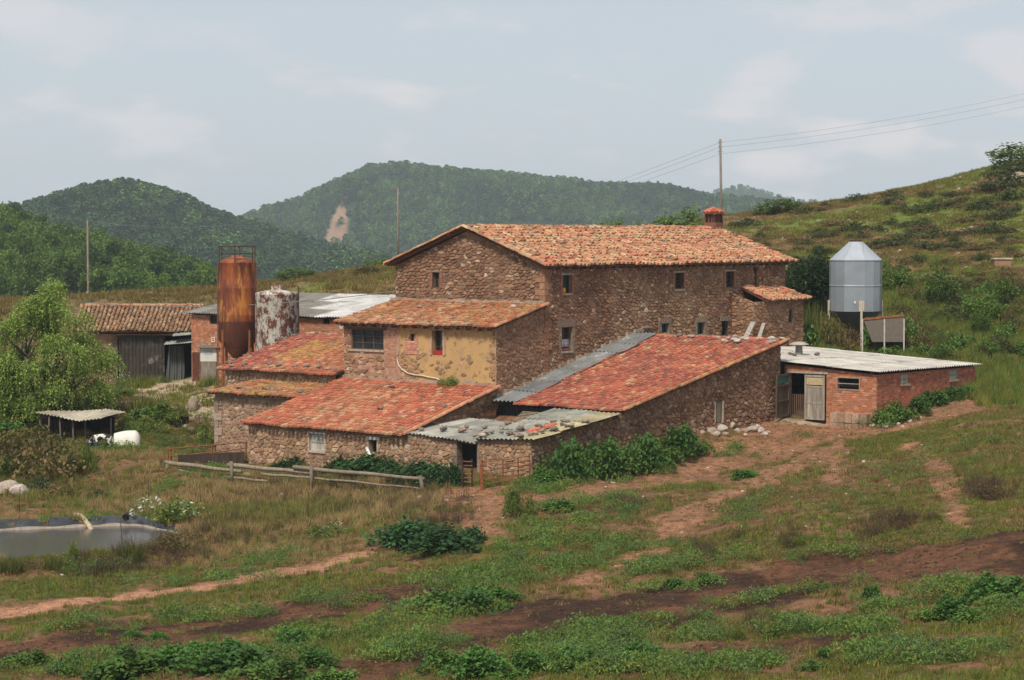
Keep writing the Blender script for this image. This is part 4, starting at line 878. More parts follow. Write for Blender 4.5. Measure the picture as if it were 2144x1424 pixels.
# ------------------------------------------------------------------ brick shed
brk = empty('brick_shed', W(11.2, -10, 2.2), 'low orange brick shed with a pale corrugated roof and double doors', 'shed')
AK = 11.25; fK = FA(AK); BKR = fK.hit(1835, 800)[0]; AKR = FB(BKR).hit(2042, 780)[0]; fKs = FB(BKR)
zk_fr = FA(AK - 0.2).hit(1835, 779)[1]; zk_fl = FA(AK - 0.2).hit(1650, 758)[1]; bl = FA(AK - 0.2).hit(1650, 758)[0]; zk_br = FB(BKR - 0.2).hit(2043, 764)[1]
zk_bl = FA(AKR + 0.3).hit(1660, 725)[1]; bbl = FA(AKR + 0.3).hit(1660, 725)[0]; br = BKR - 0.25
sl = (zk_fl - zk_fr) / (bl - br); zk_fl2 = zk_fr + sl * (-0.8 - br); zk_bl2 = zk_br + (zk_bl - zk_br) / (bbl - br) * (-0.8 - br)
rfK = Roof(W(AK - 0.2, br, zk_fr), W(AKR + 0.3, br, zk_br), W(AKR + 0.3, -0.8, zk_bl2), W(AK - 0.2, -0.8, zk_fl2))
def wtint(u, t, r):
    k = 0.85 + 0.3 * r.random(); return (0.46 * k, 0.43 * k, 0.385 * k)
sheet_roof(brk, rfK, 11, 4, wtint, 81, warp=0.006, mat=lambda u, t: M_SHEETW)
hk = [fK.rect(1651, 782, 1730, 884), fK.rect(1754, 792, 1799, 815)]; hk[0] = (hk[0][0], hk[0][1], 1.6, hk[0][3])
zf = zk_fr - 0.16; zl_ = zk_fl - 0.14
ok = [(BKR, 1.2), (-7.45, 1.2), (-7.45, zl_), (BKR, zf)]
mb = MB(); backing(mb, fK, ok, hk); wk = mb.build('wall', M_BRICKMORTAR, brk)
masonry(wk, fK, ok, hk, 0.29, 0.115, BRICK_PAL, 82, 'brick', 0.010, 0.014, names=('brick', 'brickwork'), mat=M_BRICK)
hks = [fKs.rect(1886, 784, 1902, 804), fKs.rect(1988, 775, 2004, 795)]
oks = [(AK, 1.2), (AKR, 1.2), (AKR, zk_br - 0.12), (AK, zf)]
mb = MB(); backing(mb, fKs, oks, hks); wks = mb.build('wall', M_BRICKMORTAR, brk)
masonry(wks, fKs, oks, hks, 0.29, 0.115, [(5, (0.40, 0.12, 0.068)), (3, (0.45, 0.165, 0.09)), (2, (0.32, 0.09, 0.052)), (0.6, (0.48, 0.30, 0.20))], 83, 'brick', 0.010, 0.014, names=('brick', 'brickwork'), mat=M_BRICK)
body(brk, [(FA(AKR), [(BKR, 1.2), (-0.9, 1.2), (-0.9, zk_bl2 - 0.12), (BKR, zk_br - 0.12)])], M_BRICKMORTAR)
w_ = window(brk, fK, hk[1], 'hole', 0.2, label='dark slit window with a pale frame'); x0, x1, z0, z1 = hk[1]
mb = MB()
for a, b, c, d in ((x0 - .05, x0, z0 - .05, z1 + .05), (x1, x1 + .05, z0 - .05, z1 + .05), (x0, x1, z0 - .05, z0), (x0, x1, z1, z1 + .05), (x0, x1, (z0 + z1) / 2 - .02, (z0 + z1) / 2 + .02)): fbox(mb, fK, a, b, c, d, -0.05, 0.03, (0.30, 0.24, 0.18))
mb.build('frame', M_WOOD, w_)
for r in hks: window(brk, fKs, r, 'plank', 0.08, sill=(0.36, 0.27, 0.2))
# doorway, gate inside and the two door leaves
x0, x1, z0, z1 = hk[0]; zd = fK.hit(1690, 876)[1]
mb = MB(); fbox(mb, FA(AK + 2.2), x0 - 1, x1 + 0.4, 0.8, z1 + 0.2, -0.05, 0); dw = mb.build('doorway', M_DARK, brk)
mb = MB(); fbox(mb, fK, x0 - 0.12, x1 + 0.1, z1, z1 + 0.10, -0.1, 0.06, (0.36, 0.31, 0.25)); mb.build('lintel', M_WOOD, brk)
gx0, gz0 = FA(AK + 0.5).hit(1656, 868); gx1, gz1 = FA(AK + 0.5).hit(1688, 826)
for i in range(9): mb = MB(); x = gx0 + (gx1 - gx0) * i / 8; fbox(mb, FA(AK + 0.5), x - 0.02, x + 0.03, zd - 0.1, gz1, 0, 0.03, (0.16, 0.10, 0.07)); mb.build('gate_bar', M_WOOD, dw)
def leaf(hinge, dirv, w, z0, z1, tint, panel, lab):
    dirv = Vector(dirv).normalized(); nrm = dirv.cross(UP).normalized()
    if nrm.y > 0: nrm = -nrm
    f_ = Fr(Vector((hinge.x, hinge.y, 0)), dirv, nrm); mb = MB()
    for a, b, c, d in ((0, 0.09, z0, z1), (w - 0.09, w, z0, z1), (0.09, w - 0.09, z0, z0 + 0.1), (0.09, w - 0.09, z1 - 0.1, z1), (0.09, w - 0.09, z0 + (z1 - z0) * 0.36, z0 + (z1 - z0) * 0.36 + 0.08), (0.09, w - 0.09, z0 + (z1 - z0) * 0.72, z0 + (z1 - z0) * 0.72 + 0.08)):
        fbox(mb, f_, a, b, c, d, 0.0, 0.06, tint)
    o = mb.build('door', M_WOOD, brk); o['label'] = lab
    n = 8
    for i in range(n):
        k = 0.75 + 0.5 * rnd.random(); mb = MB(); fbox(mb, f_, 0.03 + (w - 0.06) * i / n + 0.004, 0.03 + (w - 0.06) * (i + 1) / n - 0.004, z0 + 0.02, z0 + (z1 - z0) * 0.76, -0.03, 0.045 if panel == 'plank' else 0.0, tuple(x * k for x in tint)); mb.build('plank', M_WOOD, o)
    mb = MB(); fbox(mb, f_, 0.1, w - 0.1, z0 + (z1 - z0) * 0.78, z1 - 0.1, -0.02, 0.03, (0.045, 0.11, 0.085) if panel != 'plank' else (0.46, 0.36, 0.21)); mb.build('panel', M_PAINT, o)
hz = zd
leaf(W(11.1, -7.80, 0), tuple(-AX - BX * 0.13), 1.7, fK.hit(1630, 868)[1] - 0.02, z1 - 0.02, (0.10, 0.07, 0.05), 'frame', 'dark door leaf swung open, green pane at its top')
leaf(fK.pt(x0 + 0.02, 0, 0.10), tuple(BX), 1.2, zd - 0.04, z1 - 0.06, (0.31, 0.27, 0.22), 'plank', 'grey plank door leaf with a tan top panel')
# rough stone footing under the window
zfb = fK.hit(1780, 890)[1]; bx0, zt_ = fK.hit(1822, 858); bx1, _ = fK.hit(1745, 858)
for i in range(5):
    for j in range(2):
        w_ = (bx1 - bx0) / 5; mb = MB(); mb.box(W(AK - 0.45 + 0.1 * rnd.random(), bx0 + i * w_, zfb - 0.35 + j * 0.5), AX * 0.5, BX * (w_ - 0.03), UP * 0.48, pick([(1, (0.36, 0.25, 0.175)), (1, (0.30, 0.19, 0.13))], rnd)); mb.build('footing_stone', M_STONE, brk)
# ventilation pipe with a mushroom cap
vent = rfK.at(0.42, 0.62)
e = empty('roof_vent', vent, 'mushroom-capped ventilation pipe on the pale corrugated roof', 'vent')
vz = vent + UP * 0.0
mb = MB(); mb.tube([vz - UP * 0.1, vz + UP * 0.55], [0.22, 0.19], 12, (0.25, 0.24, 0.22)); mb.build('pipe', M_PAINT, e)
mb = MB(); mb.lathe(vz + UP * 0.62, [(0.0, 0.16), (0.25, 0.13), (0.55, 0.02), (0.56, -0.02), (0.2, 0.0), (0.12, -0.14)], 18, (0.36, 0.33, 0.25)); mb.build('cap', M_PAINT, e, True)

# ------------------------------------------------------------------ small stone lean-to at the far end of the house
sml = empty('stone_annex', W(23, -1, 5), 'small stone annex with its own tiled roof at the far end of the farmhouse', 'outbuilding')
bA = -1.5; fM = FB(bA); am0, _ = fM.hit(1578, 640); am1, _ = fM.hit(1682, 640)
zme = zavg(FB(bA - 0.35), (1610, 628), (1686, 630)); zmt = zme + 0.75
hm = [fM.rect(1651, 648, 1659, 676)]; om = [(am0, 3.5), (am1, 3.5), (am1, zme - 0.02), (am0, zme - 0.02)]
mb = MB(); backing(mb, fM, om, hm); wm = mb.build('wall', M_MORTAR, sml); masonry(wm, fM, om, hm, 0.38, 0.20, STONE_WARM[:3] + STONE_PAL[:2], 91)
wm2 = body(sml, [(FA(am0), [(bA, 3.5), (0, 3.5), (0, zme + 0.5), (bA, zme - 0.02)])])[0]; masonry(wm2, FA(am0), [(bA, 3.5), (-0.03, 3.5), (-0.03, zme + 0.5), (bA, zme - 0.02)], [], 0.34, 0.19, STONE_WARM[:3] + STONE_PAL[:2], 93)
body(sml, [(FA(am1), [(bA, 3.5), (2.5, 3.5), (2.5, zmt + 0.2), (bA, zme - 0.02)]), (FB(2.5), [(FH_L, 3.5), (am1, 3.5), (am1, zmt + 0.2), (FH_L, zmt + 0.2)])])
window(sml, fM, hm[0], 'grille', 0.1, bars=(1, 2))
rfM = Roof(W(am0 + 1.0, bA - 0.35, zme), W(am1 + 0.3, bA - 0.35, zme), W(am1 + 0.1, 1.2, zmt + 0.3), W(am0 + 1.0, -0.05, zmt)).tiled(sml, TILE_OLD, 92, sag=0.05, chaos=1.8)

# ------------------------------------------------------------------ brick barn with the long sheet roof, far left
bb = empty('brick_barn', W(8.2, 26, 3), 'long orange brick barn with a grey and white sheet roof behind the silos', 'barn')
A4 = 8.2; f4 = FA(A4); b4a = 12.4; b4b = f4.hit(401, 720)[0]
z4e = zavg(FA(A4 - 0.35), (398, 656), (710, 665)); z4t = zavg(FA(14.7), (640, 615), (800, 618)); b4t = FA(14.7).hit(436, 630)[0]
h4 = [f4.rect(439, 660, 461, 679), f4.rect(676, 668, 690, 678)]
o4 = [(b4a, 1.5), (b4b, 1.5), (b4b, z4e - 0.12), (b4a, z4e - 0.12)]
mb = MB(); backing(mb, f4, o4, h4); w4 = mb.build('wall', M_BRICKMORTAR, bb); masonry(w4, f4, o4, h4, 0.30, 0.12, BRICK_PAL, 95, 'brick', 0.012, 0.014, names=('brick', 'brickwork'), mat=M_BRICK)
window(bb, f4, h4[0], 'grille', 0.15, bars=(4, 0)); window(bb, f4, h4[1], 'hole', 0.15)
body(bb, [(FB(b4b), [(A4, 1.5), (14.7, 1.5), (14.7, z4t - 0.1), (A4, z4e - 0.12)]), (FA(14.7), [(b4a, 1.5), (b4b, 1.5), (b4b, z4t - 0.1), (b4a, z4t - 0.1)])], M_BRICKMORTAR)
rf4 = Roof(W(A4 - 0.35, b4b + 0.4, z4e), W(A4 - 0.35, b4a, z4e), W(14.8, b4a, z4t), W(14.8, b4b - 0.4, z4t))
sheet_roof(bb, rf4, 20, 3, lambda u, t, r: kt(r, 0.85, 0.3, ((0.50, 0.49, 0.47) if (u + 0.3 * t > 0.47) else (0.19, 0.175, 0.15))), 96, mat=lambda u, t: M_SHEETW if (u + 0.3 * t > 0.47) else M_SHEET)
r = f4.rect(404, 738, 418, 797); mb = MB(); fbox(mb, f4, r[0], r[1], r[2] - 0.3, r[3], 0.0, 0.05, (0.10, 0.04, 0.028)); mb.build('door', M_WOOD, bb)

# ------------------------------------------------------------------ old tiled barn, far left
ob_ = empty('old_barn', P(270, 805, 141.5), 'old barn with a sagging brown tiled roof and dark corrugated doors', 'barn')
f5 = Fr((0, 141.5, 0), (1, 0, 0), (0, -1, 0)); X0 = f5.hit(110, 700)[0]; X1 = f5.hit(401, 700)[0]; z5 = f5.hit(250, 699)[1]
xd0, xd1 = f5.hit(246, 750)[0], f5.hit(401, 750)[0]
mb = MB(); backing(mb, f5, [(X0, 0.5), (X1, 0.5), (X1, z5), (X0, z5)], [(xd0, xd1, 0.6, z5 - 0.1)]); w5 = mb.build('wall', M_PINK, ob_)
xk = f5.hit(232, 750)[0]; masonry(w5, f5, [(xk, 2.2), (xd0, 2.2), (xd0, z5), (xk, z5)], [], 0.36, 0.24, [(1, (0.16, 0.12, 0.09)), (1, (0.21, 0.15, 0.11))], 97)
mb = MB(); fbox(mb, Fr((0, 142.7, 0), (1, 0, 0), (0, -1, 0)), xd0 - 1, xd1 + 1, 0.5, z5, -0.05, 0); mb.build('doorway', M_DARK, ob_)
f5b = Fr((0, 141.4, 0), (1, 0, 0), (0, -1, 0)); xa, xb = f5b.hit(249, 750)[0], f5b.hit(343, 750)[0]; zb_ = f5b.hit(300, 802)[1] - 0.1; zt_ = f5b.hit(300, 702)[1]
for i in range(3):
    a = xa + (xb - xa) * i / 3; b = xa + (xb - xa) * (i + 1) / 3 + 0.05; k = 0.8 + 0.4 * rnd.random()
    sheet(ob_, f5b.pt(a, zb_, 0.02 * i), f5b.pt(b, zb_, 0.02 * i), f5b.pt(b, zt_, 0.02 * i), f5b.pt(a, zt_, 0.02 * i), (0.055 * k, 0.045 * k, 0.036 * k), 970 + i, 0.24, 0.04, 'door_sheet', 0.02)
zr5 = P(300, 640, 147.3).z; ze5 = P(300, 694, 140.8).z
rf5 = Roof(P(150, 694, 140.8), Vector((P(403, 694, 140.8).x, 140.8, ze5)), Vector((P(424, 640, 147.3).x, 147.3, zr5)), Vector((P(168, 640, 147.3).x, 147.3, zr5))).tiled(ob_, TILE_BARN, 98, sag=0.10, sp=0.27, ex=0.36, chaos=1.7)
ridge_tiles(rf5.part, Vector((P(168, 640, 147.3).x, 147.3, zr5)), Vector((P(424, 640, 147.3).x, 147.3, zr5)), TILE_OLD, 99)
body(ob_, [(Fr((0, 147.4, 0), (1, 0, 0), (0, -1, 0)), [(X0, 0.5), (X1, 0.5), (X1, zr5 - 0.1), (X0, zr5 - 0.1)])])
body(ob_, [(Fr((X1, 0, 0), (0, 1, 0), (1, 0, 0)), [(141.5, 0.5), (147.4, 0.5), (147.4, zr5 - 0.2), (141.5, z5)])])
# plastic curtain and small awnings by the dark doorway
f6 = Fr((0, 141.1, 0), (1, 0, 0), (0, -1, 0)); vs_ = []; fs = []; NXc, NZc = 36, 12
for j in range(NZc + 1):
    t = j / NZc; ua, ub = 346 + 8 * t, 384 + 5 * math.sin(t * 3) * (1 - t)
    for i in range(NXc + 1):
        u = ua + (ub - ua) * i / NXc; x, z = f6.hit(u, 802 - 78 * t); vs_.append(f6.pt(x, z, 0.06 * math.sin(i * 1.3 + t * 4) + 0.05 * math.sin(i * 0.5)))
for j in range(NZc):
    for i in range(NXc): k = j * (NXc + 1) + i; fs.append((k, k + 1, k + NXc + 2, k + NXc + 1))
mb = MB(); mb.faces(vs_, fs, (0.10, 0.105, 0.10)); o = mb.build('plastic_curtain', M_PAINT, None, True); tag(o, 'grey plastic sheet hanging beside the black barn doorway', 'curtain')
for k, (u0, v0, u1, v1) in enumerate(((342, 722, 402, 716), (360, 703, 402, 701))):
    p0, p1 = P(u0, v0, 140.1), P(u1, v1, 140.1); q0, q1 = P(u0 + 6, v0 - 8, 141.5), P(u1, v1 - 8, 141.5)
    sheet(ob_, p0, p1, q1, q0, (0.36, 0.36, 0.33) if k == 0 else (0.24, 0.24, 0.22), 975 + k, 0.15, 0.02, 'awning_sheet')
# ------------------------------------------------------------------ plants: shared leaf meshes
def leafquads(C, S, el, T, rs, flat=0.0, droop=None):
    """one rhombic leaf per centre; flat > 0 turns leaf faces upwards"""
    n = len(C); N = rs.normal(size=(n, 3)); N[:, 2] = np.abs(N[:, 2]) + flat * 2; N /= np.linalg.norm(N, axis=1)[:, None]
    A = rs.normal(size=(n, 3)) if droop is None else droop + rs.normal(size=(n, 3)) * 0.3
    A -= (A * N).sum(1)[:, None] * N; A /= np.linalg.norm(A, axis=1)[:, None] + 1e-9; B = np.cross(N, A)
    S = np.asarray(S)[:, None]
    V = np.stack([C - A * S, C + B * S * el, C + A * S, C - B * S * el], 1).reshape(-1, 3)
    F = np.arange(4 * n).reshape(-1, 4); return V, F, np.repeat(T, 4, 0)
def tints(n, pal, rs):
    w = np.array([p[0] for p in pal], float); c = np.array([p[1] for p in pal]); i = rs.choice(len(pal), n, p=w / w.sum())
    return c[i] * (0.75 + 0.5 * rs.random((n, 1)))
def crown_mesh(name, seed, n, K, leaf, pal, shape=(1, 1, 1), base=0.35, clump=0.30, el=0.55, shell=0.6, flat=0.35):
    """unit crown: clumps of leaves in an uneven dome, radius about 1, sitting on z = 0"""
    rs = np.random.default_rng(seed); D = rs.normal(size=(K, 3)); D /= np.linalg.norm(D, axis=1)[:, None]
    D[:, 2] = D[:, 2] * 0.9 + 0.1; r = shell + (0.95 - shell) * rs.random(K); CC = D * r[:, None]
    ci = rs.integers(0, K, n); rad = clump * (0.6 + 0.8 * rs.random(K)); O = rs.normal(size=(n, 3)); O /= np.linalg.norm(O, axis=1)[:, None]
    C = CC[ci] + O * (rad[ci] * (0.35 + 0.65 * rs.random(n) ** 0.5))[:, None]
    C[:, 2] = C[:, 2] + base * 2; C = C[C[:, 2] > 0.0]; n = len(C); ci = ci[:n]
    ct = tints(K, pal, rs); T = 0.55 * ct[rs.integers(0, K, n)] * 0 + tints(n, pal, rs) * 0.6 + 0.4 * ct[ci % K]
    V, F, T4 = leafquads(C * np.array(shape), leaf * (0.6 + 0.8 * rs.random(n)), el, T, rs, flat)
    return npmesh(name, V, F, T4, M_LEAF)
def dome_mesh(name, seed, n, leaf, pal, h=1.0, el=0.6, flat=0.6, spiky=0.0, K=14):
    """a low clump on the ground: unit radius, height h"""
    rs = np.random.default_rng(seed); kx = rs.normal(size=(K, 2)) * 0.42; kr = 0.3 + 0.35 * rs.random(K); kh = h * (0.55 + 0.45 * rs.random(K)) * np.exp(-(kx ** 2).sum(1) * 0.6)
    i = rs.integers(0, K, n); a = rs.random(n) * 6.283; q = rs.random(n) ** 0.5; z = np.sqrt(np.maximum(0, 1 - q * q)) * (0.35 + 0.65 * rs.random(n) ** 0.5)
    C = np.stack([kx[i, 0] + np.cos(a) * q * kr[i], kx[i, 1] + np.sin(a) * q * kr[i], z * kh[i] + 0.02], 1)
    kt_ = tints(K, pal, rs); T = tints(n, pal, rs) * 0.55 + kt_[i] * 0.45
    V, F, T4 = leafquads(C, leaf * (0.6 + 0.8 * rs.random(n)), el, T, rs, flat); return npmesh(name, V, F, T4, M_LEAF)
def tuft_mesh(name, seed, n, rad, h, w, pal, lean=0.5, mat=None):
    rs = np.random.default_rng(seed); a = rs.random(n) * 6.283; q = rad * rs.random(n) ** 0.6; b = np.stack([np.cos(a) * q, np.sin(a) * q, np.zeros(n) - 0.02], 1)
    la = rs.random(n) * 6.283; hh = h * (0.4 + 0.6 * rs.random(n)); ln = lean * rs.random(n) * hh
    tip = b + np.stack([np.cos(la) * ln, np.sin(la) * ln, hh], 1); sa = rs.random(n) * 3.14; sd = np.stack([np.cos(sa), np.sin(sa), np.zeros(n)], 1) * w
    V = np.stack([b - sd, b + sd, tip], 1).reshape(-1, 3); F = np.arange(3 * n).reshape(-1, 3); return npmesh(name, V, F, np.repeat(tints(n, pal, rs), 3, 0), mat or M_GRASS)
G_GREEN = [(4, (0.151, 0.177, 0.027)), (3, (0.190, 0.207, 0.034)), (2, (0.095, 0.121, 0.020)), (1, (0.258, 0.207, 0.056))]
G_OLIVE = [(3, (0.185, 0.158, 0.036)), (2, (0.215, 0.155, 0.050)), (2, (0.115, 0.118, 0.024)), (1.2, (0.27, 0.17, 0.07))]
G_BROWN = [(3, (0.20, 0.125, 0.052)), (2, (0.145, 0.088, 0.038)), (1, (0.27, 0.185, 0.09)), (0.7, (0.10, 0.095, 0.028))]
G_STRAW = [(3, (0.42, 0.285, 0.125)), (2, (0.32, 0.21, 0.09)), (1, (0.50, 0.38, 0.19)), (0.8, (0.15, 0.14, 0.04))]
G_DEAD = [(3, (0.085, 0.05, 0.034)), (2, (0.12, 0.075, 0.048)), (1, (0.055, 0.035, 0.026))]
G_NETTLE = [(4, (0.075, 0.175, 0.030)), (3, (0.105, 0.215, 0.042)), (2, (0.040, 0.100, 0.022)), (1, (0.065, 0.145, 0.05))]
G_WEED = [(4, (0.115, 0.205, 0.040)), (3, (0.145, 0.235, 0.042)), (2, (0.065, 0.135, 0.032)), (1, (0.18, 0.21, 0.05))]
G_BLUE = [(3, (0.065, 0.115, 0.062)), (2, (0.085, 0.13, 0.075))]
T_BROAD = [(4, (0.085, 0.155, 0.026)), (3, (0.115, 0.190, 0.034)), (2, (0.050, 0.105, 0.020)), (1, (0.150, 0.200, 0.040))]
T_PINE = [(4, (0.042, 0.092, 0.026)), (3, (0.058, 0.115, 0.030)), (2, (0.026, 0.060, 0.020))]
T_HILLB = [(4, (0.121, 0.213, 0.041)), (2, (0.086, 0.161, 0.034))]
T_WILLOW = [(4, (0.247, 0.356, 0.069)), (3, (0.299, 0.402, 0.090)), (2, (0.167, 0.259, 0.048)), (0.8, (0.356, 0.391, 0.103))]
T_DARK = [(4, (0.014, 0.030, 0.012)), (2, (0.022, 0.042, 0.015)), (1, (0.036, 0.056, 0.02))]
T_SHRUB = [(4, (0.050, 0.066, 0.024)), (3, (0.072, 0.088, 0.030)), (1, (0.105, 0.10, 0.04))]
T_BRACK = [(4, (0.21, 0.115, 0.058)), (3, (0.13, 0.072, 0.04)), (1, (0.22, 0.145, 0.075))]

# ---- scattering by geometry nodes (for what nobody could count)
def proto(meshes, nm):
    c = bpy.data.collections.new(nm)
    for i, m in enumerate(meshes): c.objects.link(bpy.data.objects.new('%s_%02d' % (nm, i), m))
    return c
def scatter(name, pts, scl, idx, coll, label, cat, rot=None, tilt=0.12):
    n = len(pts); m = bpy.data.meshes.new(name); m.vertices.add(n); m.vertices.foreach_set('co', np.asarray(pts, np.float32).ravel())
    rs = np.random.default_rng(n); R = np.stack([rs.normal(size=n) * tilt, rs.normal(size=n) * tilt, rs.random(n) * 6.283], 1).astype(np.float32)
    if np.ndim(scl) == 1: scl = np.repeat(np.asarray(scl)[:, None], 3, 1)
    for an, ty, dat, key in (('rot', 'FLOAT_VECTOR', R, 'vector'), ('scl', 'FLOAT_VECTOR', np.asarray(scl, np.float32), 'vector'), ('idx', 'INT', np.asarray(idx, np.int32), 'value')):
        a = m.attributes.new(an, ty, 'POINT'); a.data.foreach_set(key, dat.ravel())
    o = bpy.data.objects.new(name, m); link(o); tag(o, label, cat, None, 'stuff')
    g = bpy.data.node_groups.new('scatter_' + name, 'GeometryNodeTree'); g.interface.new_socket('Geometry', in_out='INPUT', socket_type='NodeSocketGeometry'); g.interface.new_socket('Geometry', in_out='OUTPUT', socket_type='NodeSocketGeometry')
    N = g.nodes; gi = N.new('NodeGroupInput'); go = N.new('NodeGroupOutput'); ip = N.new('GeometryNodeInstanceOnPoints'); ci = N.new('GeometryNodeCollectionInfo')
    ci.inputs['Collection'].default_value = coll; ci.inputs['Separate Children'].default_value = True; ci.inputs['Reset Children'].default_value = True
    ip.inputs['Pick Instance'].default_value = True
    g.links.new(gi.outputs[0], ip.inputs['Points']); g.links.new(ci.outputs[0], ip.inputs['Instance'])
    for an, ty, so in (('rot', 'FLOAT_VECTOR', 'Rotation'), ('scl', 'FLOAT_VECTOR', 'Scale'), ('idx', 'INT', 'Instance Index')):
        na = N.new('GeometryNodeInputNamedAttribute'); na.data_type = ty; na.inputs['Name'].default_value = an; g.links.new(na.outputs['Attribute'], ip.inputs[so])
    g.links.new(ip.outputs[0], go.inputs[0]); md = o.modifiers.new('scatter', 'NODES'); md.node_group = g
    return o
FOOT = [(-11.3, -3.9, -0.1, 10.4), (-4.2, 0.2, -0.1, 10.4), (-0.1, 23.9, -0.1, 10.2), (-4.8, 2.2, 10.2, 18.9), (-7.2, -4.4, 10.2, 17.2), (-11.2, 11.2, -7.8, 0.0), (11.0, 23.1, -13.0, 0), (7.8, 15.0, 12.3, 36.5), (19, 27, -1.7, 2.6)]
def outside(X, Y, grow=0.12):
    dx = X - C0.x; dy = Y - C0.y; a = dx * AX.x + dy * AX.y; b = dx * BX.x + dy * BX.y; ok_ = np.ones(X.shape, bool)
    for a0, a1, b0, b1 in FOOT: ok_ &= ~((a > a0 - grow) & (a < a1 + grow) & (b > b0 - grow) & (b < b1 + grow))
    ok_ &= pond_d(X, Y) > 0.35
    ok_ &= ~((Y > 141) & (Y < 147.5) & (X > -29) & (X < -19))
    return ok_
def frustum_pts(n, y0, y1, rs, kx=0.25, pad=3.0):
    y = np.sqrt(y0 * y0 + (y1 * y1 - y0 * y0) * rs.random(n)); x = (rs.random(n) * 2 - 1) * (y * kx + pad); return x, y
def uv_of(X, Y, Z):
    dz = Z - ZC; f = Y * math.cos(PITCH) - dz * math.sin(PITCH); up = Y * math.sin(PITCH) + dz * math.cos(PITCH)
    return CU + FPX * X / f, CV - FPX * up / f
rs = np.random.default_rng(5)
# short turf
c_turf = proto([tuft_mesh('turf_green', 1, 46, 0.17, 0.12, 0.011, G_GREEN, 0.9), tuft_mesh('turf_green_b', 2, 46, 0.18, 0.10, 0.012, G_GREEN + G_OLIVE, 0.9), tuft_mesh('turf_olive', 3, 44, 0.17, 0.11, 0.011, G_OLIVE, 0.9), tuft_mesh('turf_brown', 4, 40, 0.17, 0.11, 0.010, G_BROWN + G_OLIVE, 0.9)], 'turf')
X, Y = frustum_pts(120000, 42, 128, rs); bare = np.maximum.reduce([zone('dirt', X, Y) * 0.9, zone('path', X, Y), zone('dark', X, Y) * 0.93, zone('yard', X, Y)])
n1 = fbm(X, Y, 7.0, 41); n2 = fbm(X, Y, 2.2, 57); dens = 0.8 * np.clip(0.25 + 1.5 * (n1 - 0.32), 0.12, 1) * np.clip(1.45 - 2.0 * sstep(0.46, 0.68, n2), 0.1, 1)
k = outside(X, Y) & (rs.random(len(X)) < dens * (1 - bare)); X, Y = X[k], Y[k]; Z = H(X, Y); n1 = n1[k]
gi = np.clip((n1 - 0.47) * 6 + rs.normal(size=len(X)) * 0.45, -1, 1); U, Vv = uv_of(X, Y, Z); gi = gi + 0.12 - 0.25 * (U > 1350) * (Vv < 1240) + 0.25 * (Vv > 1130) * (U < 1050)
idx = np.where(gi > 0.25, rs.integers(0, 2, len(X)), np.where(gi > -0.35, 2, 3))
scatter('turf', np.stack([X, Y, Z], 1), 0.6 + 1.3 * rs.random(len(X)) ** 1.6, idx, c_turf, 'short patchy turf, green and brown, over the red slope', 'grass')
# tall dry grass round the pond and on the left slope
c_dry = proto([tuft_mesh('dry_a', 11, 60, 0.22, 0.60, 0.010, G_STRAW, 0.6), tuft_mesh('dry_b', 12, 50, 0.25, 0.45, 0.011, G_STRAW + G_BROWN, 0.7), tuft_mesh('dry_c', 13, 46, 0.22, 0.5, 0.010, G_GREEN + G_STRAW, 0.6)], 'dry_grass')
X, Y = frustum_pts(42000, 80, 133, rs); Z = H(X, Y); U, Vv = uv_of(X, Y, Z); pdm = pond_d(X, Y)
reg = ((U < 930 - (Vv - 1040) * 0.8) & (Vv > 905) & (Vv < 1205) & (Y < 122)).astype(float); nn = fbm(X, Y, 4.5, 63)
reg *= np.clip((nn - 0.34) * 4, 0.05, 1) * sstep(1215, 1165, Vv + 40 * (nn - 0.5)) * (1 - zone('path', X, Y)); reg *= np.where((pdm < 1.6) & (Y > 90), 0.25, 1); reg *= 1 - sstep(960, 915, Vv) * 0.6
k = outside(X, Y) & (rs.random(len(X)) < reg * 0.95) & (zone('yard', X, Y) < 0.3); X, Y, Z = X[k], Y[k], Z[k]; Vk = Vv[k]
dsc = np.where(Vk > 1120, 0.65, 0.9) * (0.45 + 0.7 * rs.random(len(X)))
scatter('dry_grass', np.stack([X, Y, Z], 1), dsc, np.where(fbm(X, Y, 5, 66) > 0.55, 2, rs.integers(0, 2, len(X))), c_dry, 'tall straw-coloured grass round the pond and fence', 'grass')
# dark dead stalks
c_dead = proto([tuft_mesh('dead_a', 15, 26, 0.3, 0.85, 0.008, G_DEAD, 0.7), tuft_mesh('dead_b', 16, 34, 0.35, 0.6, 0.009, G_DEAD + G_BROWN, 0.9)], 'dead_stalks')
def blob_pts(blobs, rs):
    out = []
    for u, v, ru, rv, n in blobs:
        c = G(u, v); rx = ru * c.y / FPX; ry = rv * c.y * c.y / (FPX * max(4.0, ZC - c.z)); a = rs.random(n) * 6.283; q = np.sqrt(rs.random(n)) * (0.9 + 0.3 * rs.random(n)); out.append(np.stack([c.x + np.cos(a) * q * rx, c.y + np.sin(a) * q * ry], 1))
    p = np.concatenate(out); p = p[outside(p[:, 0], p[:, 1])]; return np.column_stack([p, H(p[:, 0], p[:, 1])])
D = blob_pts([(600,1030,110,25,30),(740,1040,90,28,50),(850,1050,50,25,60),(930,1075,60,25,60),(450,1105,80,22,30),(340,1130,60,18,20),(640,1010,100,14,30),(300,1180,60,14,30),(560,1070,120,30,30),(240,1190,40,15,25),(380,1160,60,12,30),(250,850,60,12,60),(100,960,90,40,90),(1320,1050,30,12,14),(1880,1090,35,12,26),(1820,1115,25,10,16),(2070,1030,40,16,40),(1650,1130,20,14,12),(1590,1310,25,18,14),(1470,1160,25,10,14),(470,1130,100,15,20),(160,1200,60,10,20)], rs)
scatter('dead_stalks', D, 0.55 + 0.6 * rs.random(len(D)), rs.integers(0, 2, len(D)), c_dead, 'dark brown dead weed stalks below the log fence', 'weeds')
